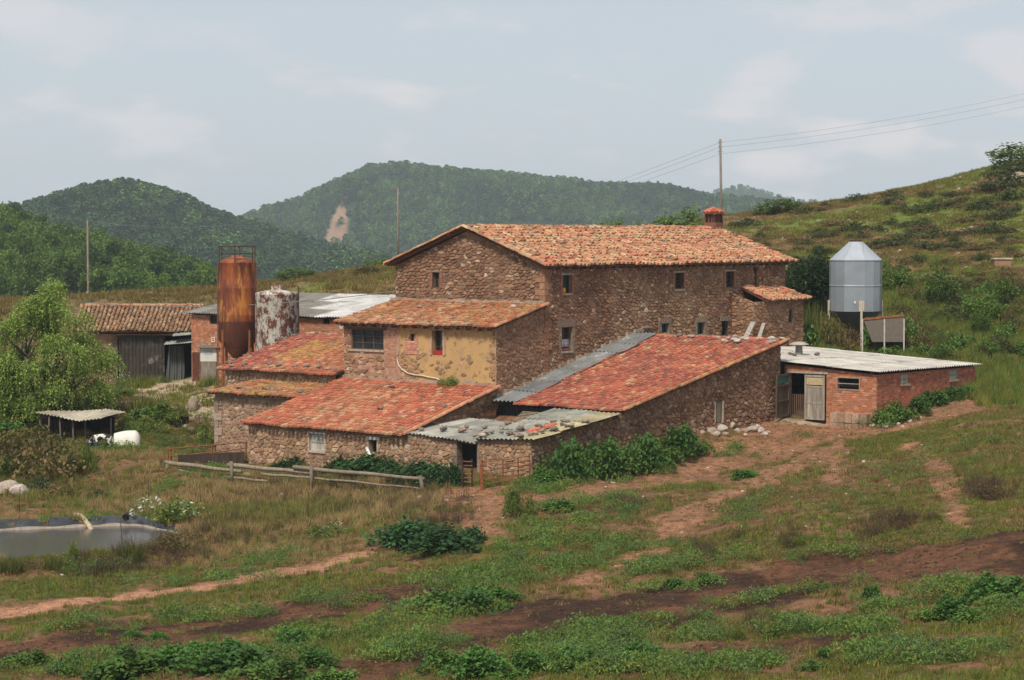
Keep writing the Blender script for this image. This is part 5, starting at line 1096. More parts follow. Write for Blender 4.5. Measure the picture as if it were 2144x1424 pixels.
# feathery low weeds
c_weed = proto([dome_mesh('weed_a', 21, 260, 0.075, G_WEED, 0.8, 0.35, 0.2), dome_mesh('weed_b', 22, 240, 0.08, G_WEED + G_GREEN, 0.65, 0.35, 0.2), dome_mesh('weed_c', 23, 240, 0.07, G_BLUE + G_WEED, 0.9, 0.3, 0.2), dome_mesh('weed_d', 24, 200, 0.06, G_BROWN + G_OLIVE, 0.75, 0.3, 0.2)], 'weeds')
Wd = blob_pts([(1210,1090,120,40,150),(1180,1150,140,40,170),(1270,1130,90,30,90),(1160,1200,90,22,100),(1060,1205,120,20,110),(1000,1225,120,26,140),(1380,1175,90,30,110),(1450,1210,80,24,90),(1340,1215,70,22,80),(930,1290,110,22,110),(830,1320,90,18,90),(640,1330,60,14,40),(740,1380,110,20,100),(900,1350,90,16,60),(150,1395,150,22,150),(350,1385,130,26,160),(560,1395,130,26,170),(1180,1370,160,34,260),(1300,1330,110,24,140),(1280,1400,120,22,140),(1420,1310,70,14,50),(1640,1320,60,18,60),(1800,1325,60,14,50),(1470,1340,60,16,40),(1500,1410,120,16,90),(1620,1250,160,10,30),(1660,1165,150,14,70),(1800,1150,150,14,60),(2000,1130,150,14,60),(1560,960,60,10,20),(1330,992,130,6,50),(1200,1012,100,6,60),(1130,1020,60,14,60),(1700,920,20,8,14),(1690,930,40,6,10),(440,1215,160,10,60),(560,1175,160,12,110),(300,1200,160,10,50),(1540,1085,60,20,20),(1850,1020,150,30,60),(2020,960,140,30,60),(1650,1060,160,40,60),(1980,1250,60,16,50),(2090,1290,60,16,50),(1850,1280,60,12,40),(1950,1370,160,30,110),(200,1320,120,14,50),(420,1300,150,14,60),(700,1260,100,12,40),(250,1100,80,10,20),(1820,870,60,14,40),(460,900,40,30,40),(400,920,50,20,40),(330,890,40,20,40),(420,1010,80,20,60),(60,905,70,16,60),(250,935,60,12,30)], rs)
wi = np.where(rs.random(len(Wd)) < 0.10, 3, rs.integers(0, 3, len(Wd))); uu, vv = uv_of(Wd[:, 0], Wd[:, 1], Wd[:, 2]); wi = np.where((uu > 1550) & (vv < 1180) & (rs.random(len(Wd)) < 0.45), 3, wi)
ws_ = 0.26 + 0.44 * rs.random(len(Wd)) ** 1.6
kk = fbm(Wd[:, 0], Wd[:, 1], 2.4, 131) + 0.08 * rs.normal(size=len(Wd)) > 0.47; Wd, ws_, wi = Wd[kk], ws_[kk], wi[kk]
scatter('low_weeds', Wd, np.stack([ws_, ws_, ws_ * 1.25], 1), wi, c_weed, 'feathery low green weeds in clumps over the slope', 'weeds', tilt=0.08)
X, Y = frustum_pts(26000, 44, 116, rs); k = outside(X, Y) & (fbm(X, Y, 4, 71) + 0.12 * rs.normal(size=len(X)) > 0.56) & (np.maximum(zone('path', X, Y), zone('dark', X, Y)) < 0.5) & (rs.random(len(X)) < 1 - 0.8 * zone('dirt', X, Y)); X, Y = X[k], Y[k]; Z = H(X, Y); U, Vv = uv_of(X, Y, Z)
scatter('sparse_weeds', np.stack([X, Y, Z], 1), 0.07 + 0.13 * rs.random(len(X)), np.where((U > 1350) & (rs.random(len(X)) < 0.6), 3, rs.integers(0, 4, len(X))), c_weed, 'small scattered weeds between the turf patches', 'weeds')
X, Y = frustum_pts(26000, 44, 118, rs); Z = H(X, Y); U, Vv = uv_of(X, Y, Z); n5 = fbm(X, Y, 3.2, 151)
k = outside(X, Y) & (n5 + 0.10 * rs.normal(size=len(X)) > 0.54) & (np.maximum(zone('path', X, Y), np.maximum(zone('dirt', X, Y), zone('dark', X, Y))) < 0.45) & (zone('yard', X, Y) < 0.3); X, Y, Z, U, Vv = X[k], Y[k], Z[k], U[k], Vv[k]
c_mix = proto([tuft_mesh('ragged_green', 61, 40, 0.14, 0.26, 0.013, G_GREEN + G_WEED, 0.9), tuft_mesh('ragged_olive', 62, 40, 0.16, 0.22, 0.012, G_OLIVE, 1.0), tuft_mesh('ragged_brown', 63, 36, 0.16, 0.26, 0.010, G_BROWN + G_STRAW, 0.9)], 'ragged')
kd = np.where(fbm(X, Y, 6, 161) + 0.08 * rs.normal(size=len(X)) + 0.07 * (U > 1350) * (Vv < 1200) > 0.54, rs.integers(1, 3, len(X)), rs.integers(0, 2, len(X)))
scatter('ragged_grass', np.stack([X, Y, Z], 1), 0.6 + 0.9 * rs.random(len(X)) ** 1.5, kd, c_mix, 'ragged taller grass tufts standing over the turf', 'grass')
# the hillside: rough grass and tall lush grass along the bank
X, Y = frustum_pts(60000, 124, 240, rs, 0.25, 6); Z = H(X, Y); U, Vv = uv_of(X, Y, Z); hn = fbm(X, Y, 11, 91)
k = outside(X, Y) & (rs.random(len(X)) < np.clip(0.35 + (fbm(X, Y, 3, 15) - 0.4) * 2, 0.1, 1)); X, Y, Z, U, Vv, hn = X[k], Y[k], Z[k], U[k], Vv[k], hn[k]
left_bank = (U < 860) & (Y > 146)
idx = np.where(left_bank, 3, np.where(hn + rs.normal(size=len(X)) * 0.05 > 0.59, 3, np.where(rs.random(len(X)) < 0.35, 2, rs.integers(0, 2, len(X)))))
scatter('hill_grass', np.stack([X, Y, Z], 1), (1.6 + 1.6 * rs.random(len(X))) * np.where(left_bank, 1.3, 1), idx, c_turf, 'rough grass, green and brown, over the hillside behind the farm', 'grass')
c_lush = proto([tuft_mesh('lush_a', 17, 60, 0.3, 0.55, 0.014, G_GREEN, 0.6), tuft_mesh('lush_b', 18, 60, 0.3, 0.45, 0.014, G_GREEN + G_NETTLE, 0.7)], 'lush_grass')
Lg = blob_pts([(2060,740,130,45,700),(1950,720,120,30,500),(2140,700,80,50,300),(1900,690,80,20,200),(1720,700,60,25,220),(2090,790,90,14,150),(1680,690,40,20,140),(1860,730,60,20,160),(2000,690,160,20,260),(300,806,50,2,30),(440,806,16,2,12)], rs)
scatter('lush_grass', Lg, 0.8 + 0.8 * rs.random(len(Lg)), rs.integers(0, 2, len(Lg)), c_lush, 'tall lush green grass on the bank above the brick shed', 'grass')

# ---- far forest: three wooded hills as instanced trees
def far_tree(nm, seed, n, pal, cone):
    rs_ = np.random.default_rng(seed); z = rs_.random(n) ** 0.8; a = rs_.random(n) * 6.283
    prof = np.where(cone, (1 - z) * 0.95 + 0.12, np.sqrt(np.maximum(0.03, 1 - (2 * z - 0.85) ** 2 * 0.75)))
    q = prof * (0.55 + 0.45 * rs_.random(n)) * (1 + 0.25 * np.sin(a * 3 + seed)); C = np.stack([np.cos(a) * q * 0.42, np.sin(a) * q * 0.42, 0.10 + z * 0.9], 1)
    V, F, T = leafquads(C, 0.075 * (0.6 + 0.8 * rs_.random(n)), 0.8, tints(n, pal, rs_), rs_, 0.5); return npmesh(nm, V, F, T, M_FAR)
c_far = proto([far_tree('far_pine_a', 1, 210, T_PINE, True), far_tree('far_pine_b', 2, 210, T_PINE, True), far_tree('far_pine_c', 3, 220, T_PINE, False), far_tree('far_pine_d', 4, 220, T_PINE, False), far_tree('far_oak_a', 5, 220, T_HILLB, False), far_tree('far_oak_b', 6, 220, T_HILLB + T_PINE, False)], 'far_trees')
def forest(name, label, surf, u0, u1, n, ht, seed, patch=None, oak=0.3, t1=1.03):
    rs_ = np.random.default_rng(seed); U = u0 + (u1 - u0) * rs_.random(n); T = t1 * (1 - (rs_.random(n)) ** 1.15 * 0.98); x, y, z = surf(U, T); on = fbm(U, T * 350, 90, seed)
    kk = np.ones(n, bool)
    if patch is not None: kk = patch(U, T) < 0.35
    idx = np.where(on + rs_.normal(size=n) * 0.07 > 0.66 - oak * 0.42, rs_.integers(4, 6, n), rs_.integers(0, 4, n)); s = ht * (0.5 + 0.9 * rs_.random(n) ** 1.4); sc3 = np.stack([s * (0.9 + 0.3 * rs_.random(n)), s * (0.9 + 0.3 * rs_.random(n)), s], 1)
    scatter(name, np.stack([x, y, z - 0.4], 1)[kk], sc3[kk], idx[kk], c_far, label, 'forest', tilt=0.03)
forest('ridge_forest', 'mixed pine forest covering the long far ridge', S_MAIN, 420, 1760, 14000, 6.8, 41, bare_patch, 0.5)
forest('hill_forest', 'dark pine forest covering the round left hill', S_LEFT, -60, 900, 8000, 7.0, 42, None, 0.10)
forest('distant_forest', 'pale forest on the most distant crest', S_FARP, 1400, 1760, 700, 10, 43, None, 0.2)

# ---- single trees and shrubs
def limb_trunk(mb, base, top, r, rnd, forks=4, spread=0.5):
    base, top = Vector(base), Vector(top); mid = base.lerp(top, 0.45) + Vector((rnd.uniform(-.1, .1), rnd.uniform(-.1, .1), 0)) * (top - base).length
    mb.tube([base - UP * 0.3, mid, top], [r * 1.15, r * 0.75, r * 0.3], 7)
    for i in range(forks):
        t = rnd.uniform(0.3, 0.75); p = base.lerp(mid, t / 0.5) if t < 0.5 else mid.lerp(top, (t - 0.5) / 0.5); a = rnd.random() * 6.283; L_ = (top - base).length * rnd.uniform(0.35, 0.55)
        e_ = p + Vector((math.cos(a) * spread, math.sin(a) * spread, 0.75)).normalized() * L_; mb.tube([p, p.lerp(e_, 0.5) + UP * 0.05 * L_, e_], [r * 0.5, r * 0.32, r * 0.10], 5)
WOODM = [crown_mesh('wood_crown_%d' % i, 100 + i, 1500, 26, 0.085, [T_BROAD, T_BROAD, T_HILLB + T_BROAD, T_PINE + T_DARK, T_BROAD][i], (0.95, 0.95, 1.05), 0.42, 0.34) for i in range(5)]
_mb = MB(); limb_trunk(_mb, (0, 0, 0), (0, 0, 1.3), 0.06, random.Random(1)); TRUNKM = _mb.mesh('tree_trunk', M_BARK)
def tree(name, loc, s, crown, label, cat, group=None, sz=1.0, rz=0.0, lift=0.25):
    e = empty(name, loc, label, cat, group); e.rotation_euler = (0, 0, rz); e.scale = (s, s, s * sz)
    for nm, m in (('trunk', TRUNKM), ('crown', crown)):
        o = bpy.data.objects.new(nm, m); COL.objects.link(o); o.parent = e
        if nm == 'crown': o.location = (0, 0, lift)
    return e
rw = random.Random(77); spots = []
for _ in range(900):
    u = rw.uniform(-40, 455); t = rw.uniform(0.12, 1.02); x, y, z = (float(q) for q in S_WOOD(np.array([u]), np.array([t])))
    if all((x - a) ** 2 + (y - b) ** 2 > 3.6 ** 2 for a, b, _ in spots): spots.append((x, y, z))
    if len(spots) >= 175: break
for x, y, z in spots:
    k = rw.choices(range(5), (3, 3, 2, 1.6, 3))[0]
    tree('wood_tree', (x, y, z - 0.5), rw.uniform(2.3, 3.4), WOODM[k], 'dark rounded evergreen in the valley wood' if k == 3 else 'leafy green broadleaf tree in the valley wood', 'tree', 'dark trees of the valley wood' if k == 3 else 'leafy trees of the valley wood', rw.uniform(0.95, 1.25), rw.random() * 6)
# big pale willow beside the old barn
def willow():
    base = P(104, 895, 122.0); base.z = h1(base.x, base.y); e = empty('willow_tree', base, 'large bright green willow drooping over the calf hut beside the old barn', 'tree')
    rnd = random.Random(8); mb = MB(); rs_ = np.random.default_rng(19)
    for a in range(4):
        ang = a * 1.6 + 0.4; limb_trunk(mb, base + Vector((math.cos(ang) * 0.12, math.sin(ang) * 0.12, 0)), base + Vector((math.cos(ang) * 1.8, math.sin(ang) * 1.4, 4.2 + rnd.random() * 1.4)), 0.17, rnd, 5, 0.8)
    mb.build('trunk', M_BARK, e, True)
    Cs, Ds = [], []
    lobes = []
    for k in range(52):
        a = rnd.random() * 6.283; r = rnd.random() ** 0.55; hh = (6.9 - 3.0 * r * r) * rnd.uniform(0.22, 1.0) if k > 4 else 5.9 + 0.35 * k
        lobes.append((a, (3.0 if k > 4 else 1.2) * r, max(1.2, hh), rnd.uniform(0.75, 1.25)))
    for i in range(3400):
        la, lr, lh, lw = lobes[i % len(lobes)]; o_ = Vector((rnd.gauss(0, 1), rnd.gauss(0, 1), abs(rnd.gauss(0, 1)))).normalized() * lw * rnd.uniform(0.25, 0.85)
        p = base + Vector((math.cos(la) * lr, math.sin(la) * lr * 0.85, lh)) + o_; d = Vector((math.cos(la) * 0.35 + o_.x * 0.7, math.sin(la) * 0.35 + o_.y * 0.7, 0.3 + 0.35 * rnd.random())) + Vector((rnd.uniform(-.3, .3), rnd.uniform(-.3, .3), 0))
        ln = rnd.uniform(0.6, 1.7); n = int(ln * 17)
        for k in range(n):
            t = k / n; q = p + d * (0.55 * ln * t) - UP * (ln * 1.25 * t * t) + Vector((rnd.gauss(0, .06), rnd.gauss(0, .06), rnd.gauss(0, .05))); 
            if q.z > base.z + 0.4: Cs.append(tuple(q)); Ds.append((d.x * 0.5, d.y * 0.5, 0.3 - 1.7 * t))
    C = np.array(Cs); Dd = np.array(Ds); n = len(C); V, F, T = leafquads(C, 0.085 * (0.7 + 0.6 * rs_.random(n)), 0.33, tints(n, T_WILLOW, rs_), rs_, 0.3, Dd)
    o = bpy.data.objects.new('crown', npmesh('willow_crown', V, F, T, M_LEAF)); link(o, e)
willow()
CR = {'dark': crown_mesh('dark_crown', 201, 6500, 60, 0.062, T_DARK, (1, 1, 1.1), 0.45, 0.32), 'bush': crown_mesh('bush_crown', 202, 1500, 26, 0.075, T_BROAD, (1, 1, 0.85), 0.38, 0.32), 'shrub': dome_mesh('shrub', 203, 650, 0.085, T_SHRUB, 0.75, 0.6, 0.5),
      'shrub2': dome_mesh('shrub_b', 204, 650, 0.08, T_SHRUB + T_BRACK[:1], 0.65, 0.6, 0.5), 'brack': dome_mesh('bracken', 205, 600, 0.085, T_BRACK, 0.55, 0.35, 0.3), 'nettle': dome_mesh('nettle', 206, 1500, 0.075, G_NETTLE, 0.9, 0.7, 0.9), 'nettle2': dome_mesh('nettle_b', 207, 1500, 0.08, G_NETTLE + G_WEED, 0.8, 0.7, 0.9),
      'bramble': dome_mesh('bramble', 208, 1200, 0.06, G_OLIVE + T_SHRUB + G_BROWN, 0.8, 0.6, 0.4), 'feather': dome_mesh('feather', 209, 1300, 0.085, G_WEED + G_GREEN, 1.2, 0.3, 0.1), 'daisy': dome_mesh('daisy', 210, 1100, 0.055, G_NETTLE + G_GREEN + [(1.1, (0.72, 0.72, 0.66))], 0.8, 0.5, 0.4), 'ivy': dome_mesh('ivy', 211, 1600, 0.075, [(4, (0.030, 0.085, 0.026)), (3, (0.045, 0.115, 0.034)), (2, (0.022, 0.060, 0.02)), (1, (0.065, 0.14, 0.045))], 0.85, 0.8, 1.0, K=22),
      'spiny': tuft_mesh('spiny', 212, 420, 0.8, 1.1, 0.02, T_SHRUB + G_GREEN, 0.9, M_LEAF), 'dry': dome_mesh('dry_bush', 213, 800, 0.05, G_BROWN + G_DEAD, 0.8, 0.35, 0.2), 'yellow': dome_mesh('yellow_bush', 214, 800, 0.06, [(3, (0.13, 0.12, 0.03)), (2, (0.09, 0.10, 0.028)), (1, (0.16, 0.10, 0.035))], 0.75, 0.5, 0.4)}
def bush(name, kind, u, v, wpx, hpx, label, cat, group=None, y=None):
    """a shrub whose foot is seen at (u, v); its size comes from how wide and tall it shows at that distance"""
    g = P(u, v, y) if y else G(u, v)
    if y: g.z = h1(g.x, g.y)
    s = wpx * 1.15 * g.y / FPX / 2; hz_ = {'dark': 1.95, 'bush': 1.6, 'spiny': 1.0, 'feather': 1.15}.get(kind, 0.78)
    o = bpy.data.objects.new(name, CR[kind]); COL.objects.link(o); o.location = g - UP * 0.05; rr = random.Random(int(u * 7 + v)); o.rotation_euler = (0, 0, rr.random() * 6.28)
    if y: hh = P(u, v - hpx, y).z - g.z
    else: hh = hpx * 1.15 * g.y / FPX
    o.scale = (s, s, max(0.1, hh / hz_)); return tag(o, label, cat, group)
for i, (u, v, w, h) in enumerate([(715,985,60,26),(765,992,110,42),(815,1000,70,40),(870,1008,110,44),(925,1012,80,42),(950,1016,50,50),(620,982,90,24)]):
    bush('ivy_mound', 'ivy', u, v, w, h, 'mound of dark ivy leaves growing at the front barn wall', 'ivy', 'ivy mounds along the barn wall')
for i, (u, v, w, h) in enumerate([(1150,1010,50,50),(1190,1008,70,70),(1235,1000,60,60),(1270,1000,80,66),(1320,990,60,50),(1350,985,70,62),(1395,968,60,46),(1425,960,70,56),(1460,950,40,34),(1150,1020,70,24)]):
    bush('nettle_clump', 'nettle' if i % 2 else 'nettle2', u, v, w * 1.15, h * 1.2, 'tall green nettles growing along the sloping stone wall', 'nettles', 'nettles along the sloping wall')
for i, (u, v, w, h) in enumerate([(1866,888,56,50),(1885,882,46,44),(1925,866,50,38),(1960,850,60,34),(1995,838,50,28),(2025,826,36,20),(1855,870,30,40)]):
    bush('wall_weed', 'nettle2' if i < 2 else 'nettle', u, v, w, h, 'dark green weeds along the foot of the brick shed side', 'weeds', 'weeds along the brick shed')
for i, (u, v, w, h) in enumerate([(850,1150,120,62),(930,1160,140,60),(880,1120,110,30),(990,1140,60,40)]):
    bush('leafy_mound', 'ivy', u, v, w, h, 'wide dark mound of broad leaves in the field below the log fence', 'nettles', 'leafy mounds below the log fence')
for i, (u, v, w, h) in enumerate([(915,1280,80,40),(980,1278,90,42),(1050,1262,60,28),(290,1412,120,54),(370,1404,90,44),(480,1412,130,56),(575,1422,90,44),(230,1424,70,36),(1010,1420,90,56),(1060,1424,60,30),(2085,1258,100,46),(1990,1290,60,36),(2030,1300,60,26),(605,1350,50,30),(1725,1380,26,22),(1710,1400,50,16),(1415,1230,40,18),(1480,1222,40,20),(1170,1070,50,24),(330,1340,30,16),(280,1336,36,14),(150,1405,50,34),(210,1325,20,12),(1200,1400,80,36),(60,1396,70,34),(420,1385,70,34),(660,1398,60,34),(920,1400,70,44),(1340,1392,80,40),(2060,1262,50,40),(1960,1300,50,30),(1826,1258,34,30),(1110,1410,60,40),(690,1424,60,30),(1560,1000,40,16),(1240,1405,60,30)]):
    bush('field_nettle', 'nettle' if i % 3 else 'nettle2', u, v, w * 1.3, h * 1.2, 'broad-leaved nettle clump on the open slope', 'nettles', 'nettle clumps on the open slope')
bush('feathery_bush', 'feather', 1080, 1085, 60, 72, 'upright grey-green bush alone beside the red earth track', 'bush')
bush('flowering_bush', 'daisy', 345, 1090, 130, 62, 'green bush dotted with white flowers beside the black pond lining', 'bush')
bush('flowering_bush', 'daisy', 680, 1125, 70, 40, 'pale flowering bush among the dry grass below the fence', 'bush')
for u, v, w, h, k in ((20, 1200, 60, 34, 'spiny'), (75, 1196, 60, 30, 'dry'), (110, 1192, 50, 28, 'spiny'), (215, 1184, 60, 34, 'dry'), (275, 1172, 60, 40, 'spiny'), (320, 1164, 60, 40, 'dry'), (360, 1150, 60, 44, 'bramble'), (395, 1140, 60, 40, 'dry')): bush('bank_weed', k, u, v, w, h, 'ragged weed on the near bank of the pond', 'weeds', 'weeds on the near pond bank')
bush('pond_plant', 'feather', 155, 1170, 28, 40, 'green upright plant on the near bank of the pond', 'plant')
for i, (u, v, w, h, k) in enumerate([(60,985,130,90,'bramble'),(110,1005,120,80,'bramble'),(30,960,110,70,'bramble'),(150,975,100,60,'yellow'),(70,930,120,50,'yellow'),(175,990,40,70,'feather'),(20,1000,50,40,'nettle'),(75,1030,70,40,'shrub'),(130,1040,60,34,'bramble'),(205,1045,40,24,'shrub'),(20,930,80,50,'nettle')]):
    bush('bramble_thicket', k, u, v, w, h, 'tangled olive and brown bramble bush between the calf hut and the pond', 'bush', 'brambles between hut and pond')
for i, (u, v, w, h, k) in enumerate([(245,862,110,40,'dry'),(310,868,80,44,'spiny'),(330,880,70,40,'nettle2'),(270,905,50,40,'feather'),(310,905,60,36,'feather'),(345,885,60,44,'feather'),(375,870,40,26,'spiny'),(410,890,60,24,'dry'),(430,930,40,50,'feather'),(400,905,50,20,'spiny'),(290,880,40,30,'shrub'),(250,835,60,26,'bush'),(175,905,30,20,'dry')]):
    bush('yard_bush', k, u, v, w, h, 'overgrown bush on the bank between the yard and the calf hut', 'bush', 'bushes on the yard bank')
for i, (u, v, w, h, k) in enumerate([(1320,1068,50,30,'dry'),(1880,1105,80,50,'dry'),(1820,1130,60,34,'dry'),(2070,1045,90,44,'dry'),(1650,1150,36,40,'dry'),(1475,1172,50,24,'dry'),(1440,1192,60,22,'dry'),(1600,1330,56,56,'dry'),(1560,1165,30,18,'dry'),(1945,1090,50,24,'dry'),(2110,1300,60,30,'yellow'),(1550,1125,50,24,'yellow'),(1540,1340,40,30,'feather'),(1780,1320,50,30,'feather'),(1620,1335,60,40,'feather'),(1440,1330,40,24,'feather'),(1670,1145,34,26,'feather'),(1860,1135,30,20,'feather')]):
    bush('field_bush', k, u, v, w, h, 'dry brown bush standing on the grazed slope' if k == 'dry' else 'low yellow-green bush on the grazed slope', 'bush', 'dry bushes on the slope' if k == 'dry' else 'green bushes on the slope')
for u, v, w, h in ((60, 890, 110, 60), (130, 880, 90, 50), (180, 872, 70, 44), (10, 885, 90, 60), (215, 850, 60, 34)): bush('undergrowth', 'bush', u, v, w, h, 'leafy undergrowth filling the shade below the willow', 'bush', 'undergrowth below the willow')
bush('laurel_tree', 'dark', 1695, 690, 110, 162, 'very dark evergreen bush between the farmhouse end and the silver silo', 'bush', None, 139)
bush('laurel_tree', 'dark', 1730, 690, 60, 120, 'dark evergreen bush close behind the silver silo', 'bush', None, 141)
for i, (u, v, w, h, k) in enumerate([(1660,712,70,44,'nettle2'),(1700,712,70,56,'spiny'),(1725,715,60,46,'bramble'),(1745,728,60,50,'bramble'),(1770,735,60,44,'dry'),(1826,740,50,58,'nettle2'),(1850,744,50,50,'spiny'),(1866,742,56,58,'bramble'),(1892,742,60,66,'nettle2'),(1920,750,70,50,'dry'),(1960,755,70,40,'spiny'),(1790,740,50,30,'dry'),(2000,752,60,36,'nettle2'),(1640,705,40,40,'nettle2')]):
    bush('silo_weed', k, u, v, w, h + 30, 'tall weeds and brambles round the silver silo behind the brick shed', 'weeds', 'weeds round the silver silo', 130.5 + (i % 3) * 0.7)
rb = random.Random(91)
hill_list = [(1800,412,80,20,'brack'),(1830,408,70,24,'brack'),(1870,410,70,20,'shrub2'),(1950,385,70,14,'brack'),(2000,375,80,16,'brack'),(2050,365,70,14,'brack'),(1720,440,40,12,'brack'),(1560,475,60,24,'shrub'),(1530,470,50,22,'shrub'),(1945,415,24,12,'shrub'),(1930,372,40,10,'shrub'),(2090,352,60,18,'brack'),(2100,460,60,30,'shrub'),(2085,490,70,34,'shrub'),(1850,520,60,26,'shrub'),(1890,515,70,30,'shrub'),(1960,500,70,30,'shrub'),(1930,480,60,24,'shrub'),(1900,500,50,26,'shrub'),(1980,520,50,20,'shrub2'),(2060,440,60,30,'shrub'),(2120,420,60,34,'shrub'),(1620,500,90,20,'brack'),(1580,505,80,16,'brack'),(1880,585,80,20,'brack'),(1950,585,120,22,'brack'),(2050,575,120,20,'brack'),(2120,570,80,18,'brack'),(1990,600,80,28,'shrub2'),(2060,615,90,34,'yellow'),(2120,600,80,36,'yellow'),(1900,625,80,36,'yellow'),(1960,630,90,36,'shrub'),(2040,650,120,34,'shrub'),(2110,650,80,36,'shrub2'),(1880,660,70,30,'shrub2'),(1985,670,120,26,'shrub'),(2080,600,60,30,'dry'),(2000,640,60,34,'dry'),(1940,600,50,30,'yellow'),(1870,600,40,36,'yellow'),(2140,620,60,40,'dry')]
hill_list += [(rb.uniform(1580, 2140), rb.uniform(400, 660), rb.uniform(22, 64), rb.uniform(12, 26), rb.choice(['shrub', 'shrub2', 'brack', 'shrub', 'brack'])) for _ in range(190)]
hill_list += [(rb.uniform(1850, 2140), rb.uniform(610, 765), rb.uniform(36, 84), rb.uniform(24, 46), rb.choice(['bank', 'bank', 'yellow', 'shrub', 'dry', 'bank2'])) for _ in range(60)]
CR['bank'] = CR['nettle2']; CR['bank2'] = CR['bush']
for u, v, w, h, k in hill_list:
    if v < 470 - (u - 1560) * 0.21: continue
    lab = {'bank': ('tall green weed clump on the lush bank', 'weeds', 'weed clumps on the lush bank'), 'bank2': ('leafy green bush on the lush bank', 'bush', 'leafy bushes on the lush bank'), 'brack': ('rusty brown bracken patch on the rocky hillside', 'bracken', 'bracken patches on the hillside'), 'yellow': ('yellowish broom bush low on the hillside', 'bush', 'broom bushes on the hillside'), 'dry': ('withered brown bush low on the hillside', 'bush', 'withered bushes on the hillside')}.get(k, ('dark cushion shrub on the rocky hillside', 'bush', 'cushion shrubs on the hillside'))
    g = G(u, v, 126); 
    if not outside(np.array([g.x]), np.array([g.y]), 0.8)[0]: continue
    o = bpy.data.objects.new({'brack': 'bracken'}.get(k, 'hill_shrub'), CR[k]); COL.objects.link(o); s = w * g.y / FPX / 2; o.location = g - UP * 0.06; o.scale = (s, s, max(0.2, h * g.y / FPX / 0.78)); o.rotation_euler = (0, 0, rb.random() * 6); tag(o, *lab)
bush('skyline_tree', 'bush', 1430, 480, 100, 52, 'dark tree rising behind the roof ridge beside the chimney', 'tree', None, 190)
bush('skyline_tree', 'bush', 1285, 480, 60, 30, 'small green treetop behind the middle of the roof ridge', 'tree', None, 195)
bush('skyline_tree', 'bush', 1345, 480, 36, 22, 'tiny treetop behind the roof ridge between two larger ones', 'tree', None, 195)
bush('skyline_bush', 'spiny', 1815, 410, 90, 38, 'wispy bush breaking the hill skyline above the silver silo', 'bush')
bush('skyline_bush', 'bush', 1640, 445, 70, 32, 'dark bush where the hillside meets the far ridge', 'bush')
bush('skyline_bush', 'bush', 1600, 452, 50, 24, 'small dark bush at the low end of the hill skyline', 'bush')
for u, v, w, h in ((2105, 372, 70, 26), (2140, 362, 80, 30), (2120, 395, 90, 34), (2070, 400, 60, 22)): bush('crest_shrub', 'shrub', u, v, w, h, 'dark shrub crowding the boulders on the hilltop', 'bush', 'shrubs on the hilltop')
bush('skyline_bush', 'bush', 2125, 348, 100, 46, 'dense dark bush on the hilltop among boulders', 'bush')
bush('bank_bush', 'bush', 620, 592, 70, 36, 'round bright green bush on the tan bank above the white tank', 'bush', None, 171)
bush('bank_bush', 'bush', 795, 568, 60, 30, 'olive bush on the bank beside the farmhouse gable', 'bush', None, 177)
for i, (u, v, w, h, k) in enumerate([(690,590,60,20,'brack'),(740,580,70,22,'dry'),(770,570,50,22,'shrub2'),(660,612,40,16,'nettle2'),(570,600,50,16,'dry'),(440,612,60,20,'brack'),(300,637,70,18,'dry'),(720,600,80,18,'dry'),(790,590,70,20,'dry'),(420,616,60,14,'nettle2'),(360,628,70,12,'nettle2'),(250,634,30,12,'yellow'),(20,650,60,20,'dry')]):
    bush('bank_shrub', k, u, v, w, h, 'dry brown shrub on the bank behind the barns' if k in ('dry', 'brack') else 'low green shrub on the bank behind the barns', 'bush', 'dry shrubs on the bank' if k in ('dry', 'brack') else 'green shrubs on the bank', 168)
# ------------------------------------------------------------------ silos and tanks
def rig(name, u, vbase, y, label, cat):
    b = P(u, vbase, y); return empty(name, b, label, cat), b
def lbuild(mb, name, mat, e, smooth=False):
    """part whose mesh is written about its thing's foot"""
    o = bpy.data.objects.new(name, mb.mesh(name, mat, smooth)); COL.objects.link(o); o.parent = e; return o
def K(px_, y): return px_ * y / FPX
Y_ = 133.0; e, b0 = rig('feed_silo', 1790.5, 712, Y_, 'silver galvanised feed silo on pale legs behind the brick shed', 'silo'); b0.z = h1(b0.x, b0.y); e.location = b0
def zv(v): return P(1790, v, Y_).z - b0.z
R_ = K(54.5, Y_); N_ = 16
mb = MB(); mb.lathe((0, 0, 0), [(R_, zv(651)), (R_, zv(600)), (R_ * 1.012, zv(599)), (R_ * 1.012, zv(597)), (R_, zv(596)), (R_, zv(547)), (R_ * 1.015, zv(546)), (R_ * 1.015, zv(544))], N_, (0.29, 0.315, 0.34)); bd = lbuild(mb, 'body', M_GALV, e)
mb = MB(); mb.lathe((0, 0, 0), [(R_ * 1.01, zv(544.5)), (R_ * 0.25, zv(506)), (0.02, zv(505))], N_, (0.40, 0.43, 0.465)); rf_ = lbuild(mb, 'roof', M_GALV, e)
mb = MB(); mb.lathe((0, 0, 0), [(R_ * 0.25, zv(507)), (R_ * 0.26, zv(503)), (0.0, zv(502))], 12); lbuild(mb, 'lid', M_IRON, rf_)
mb = MB(); mb.lathe((0, 0, 0), [(R_, zv(652)), (R_ * 0.28, zv(694)), (R_ * 0.2, zv(700)), (0, zv(700))], N_, (0.15, 0.16, 0.165)); lbuild(mb, 'hopper', M_GALV, e)
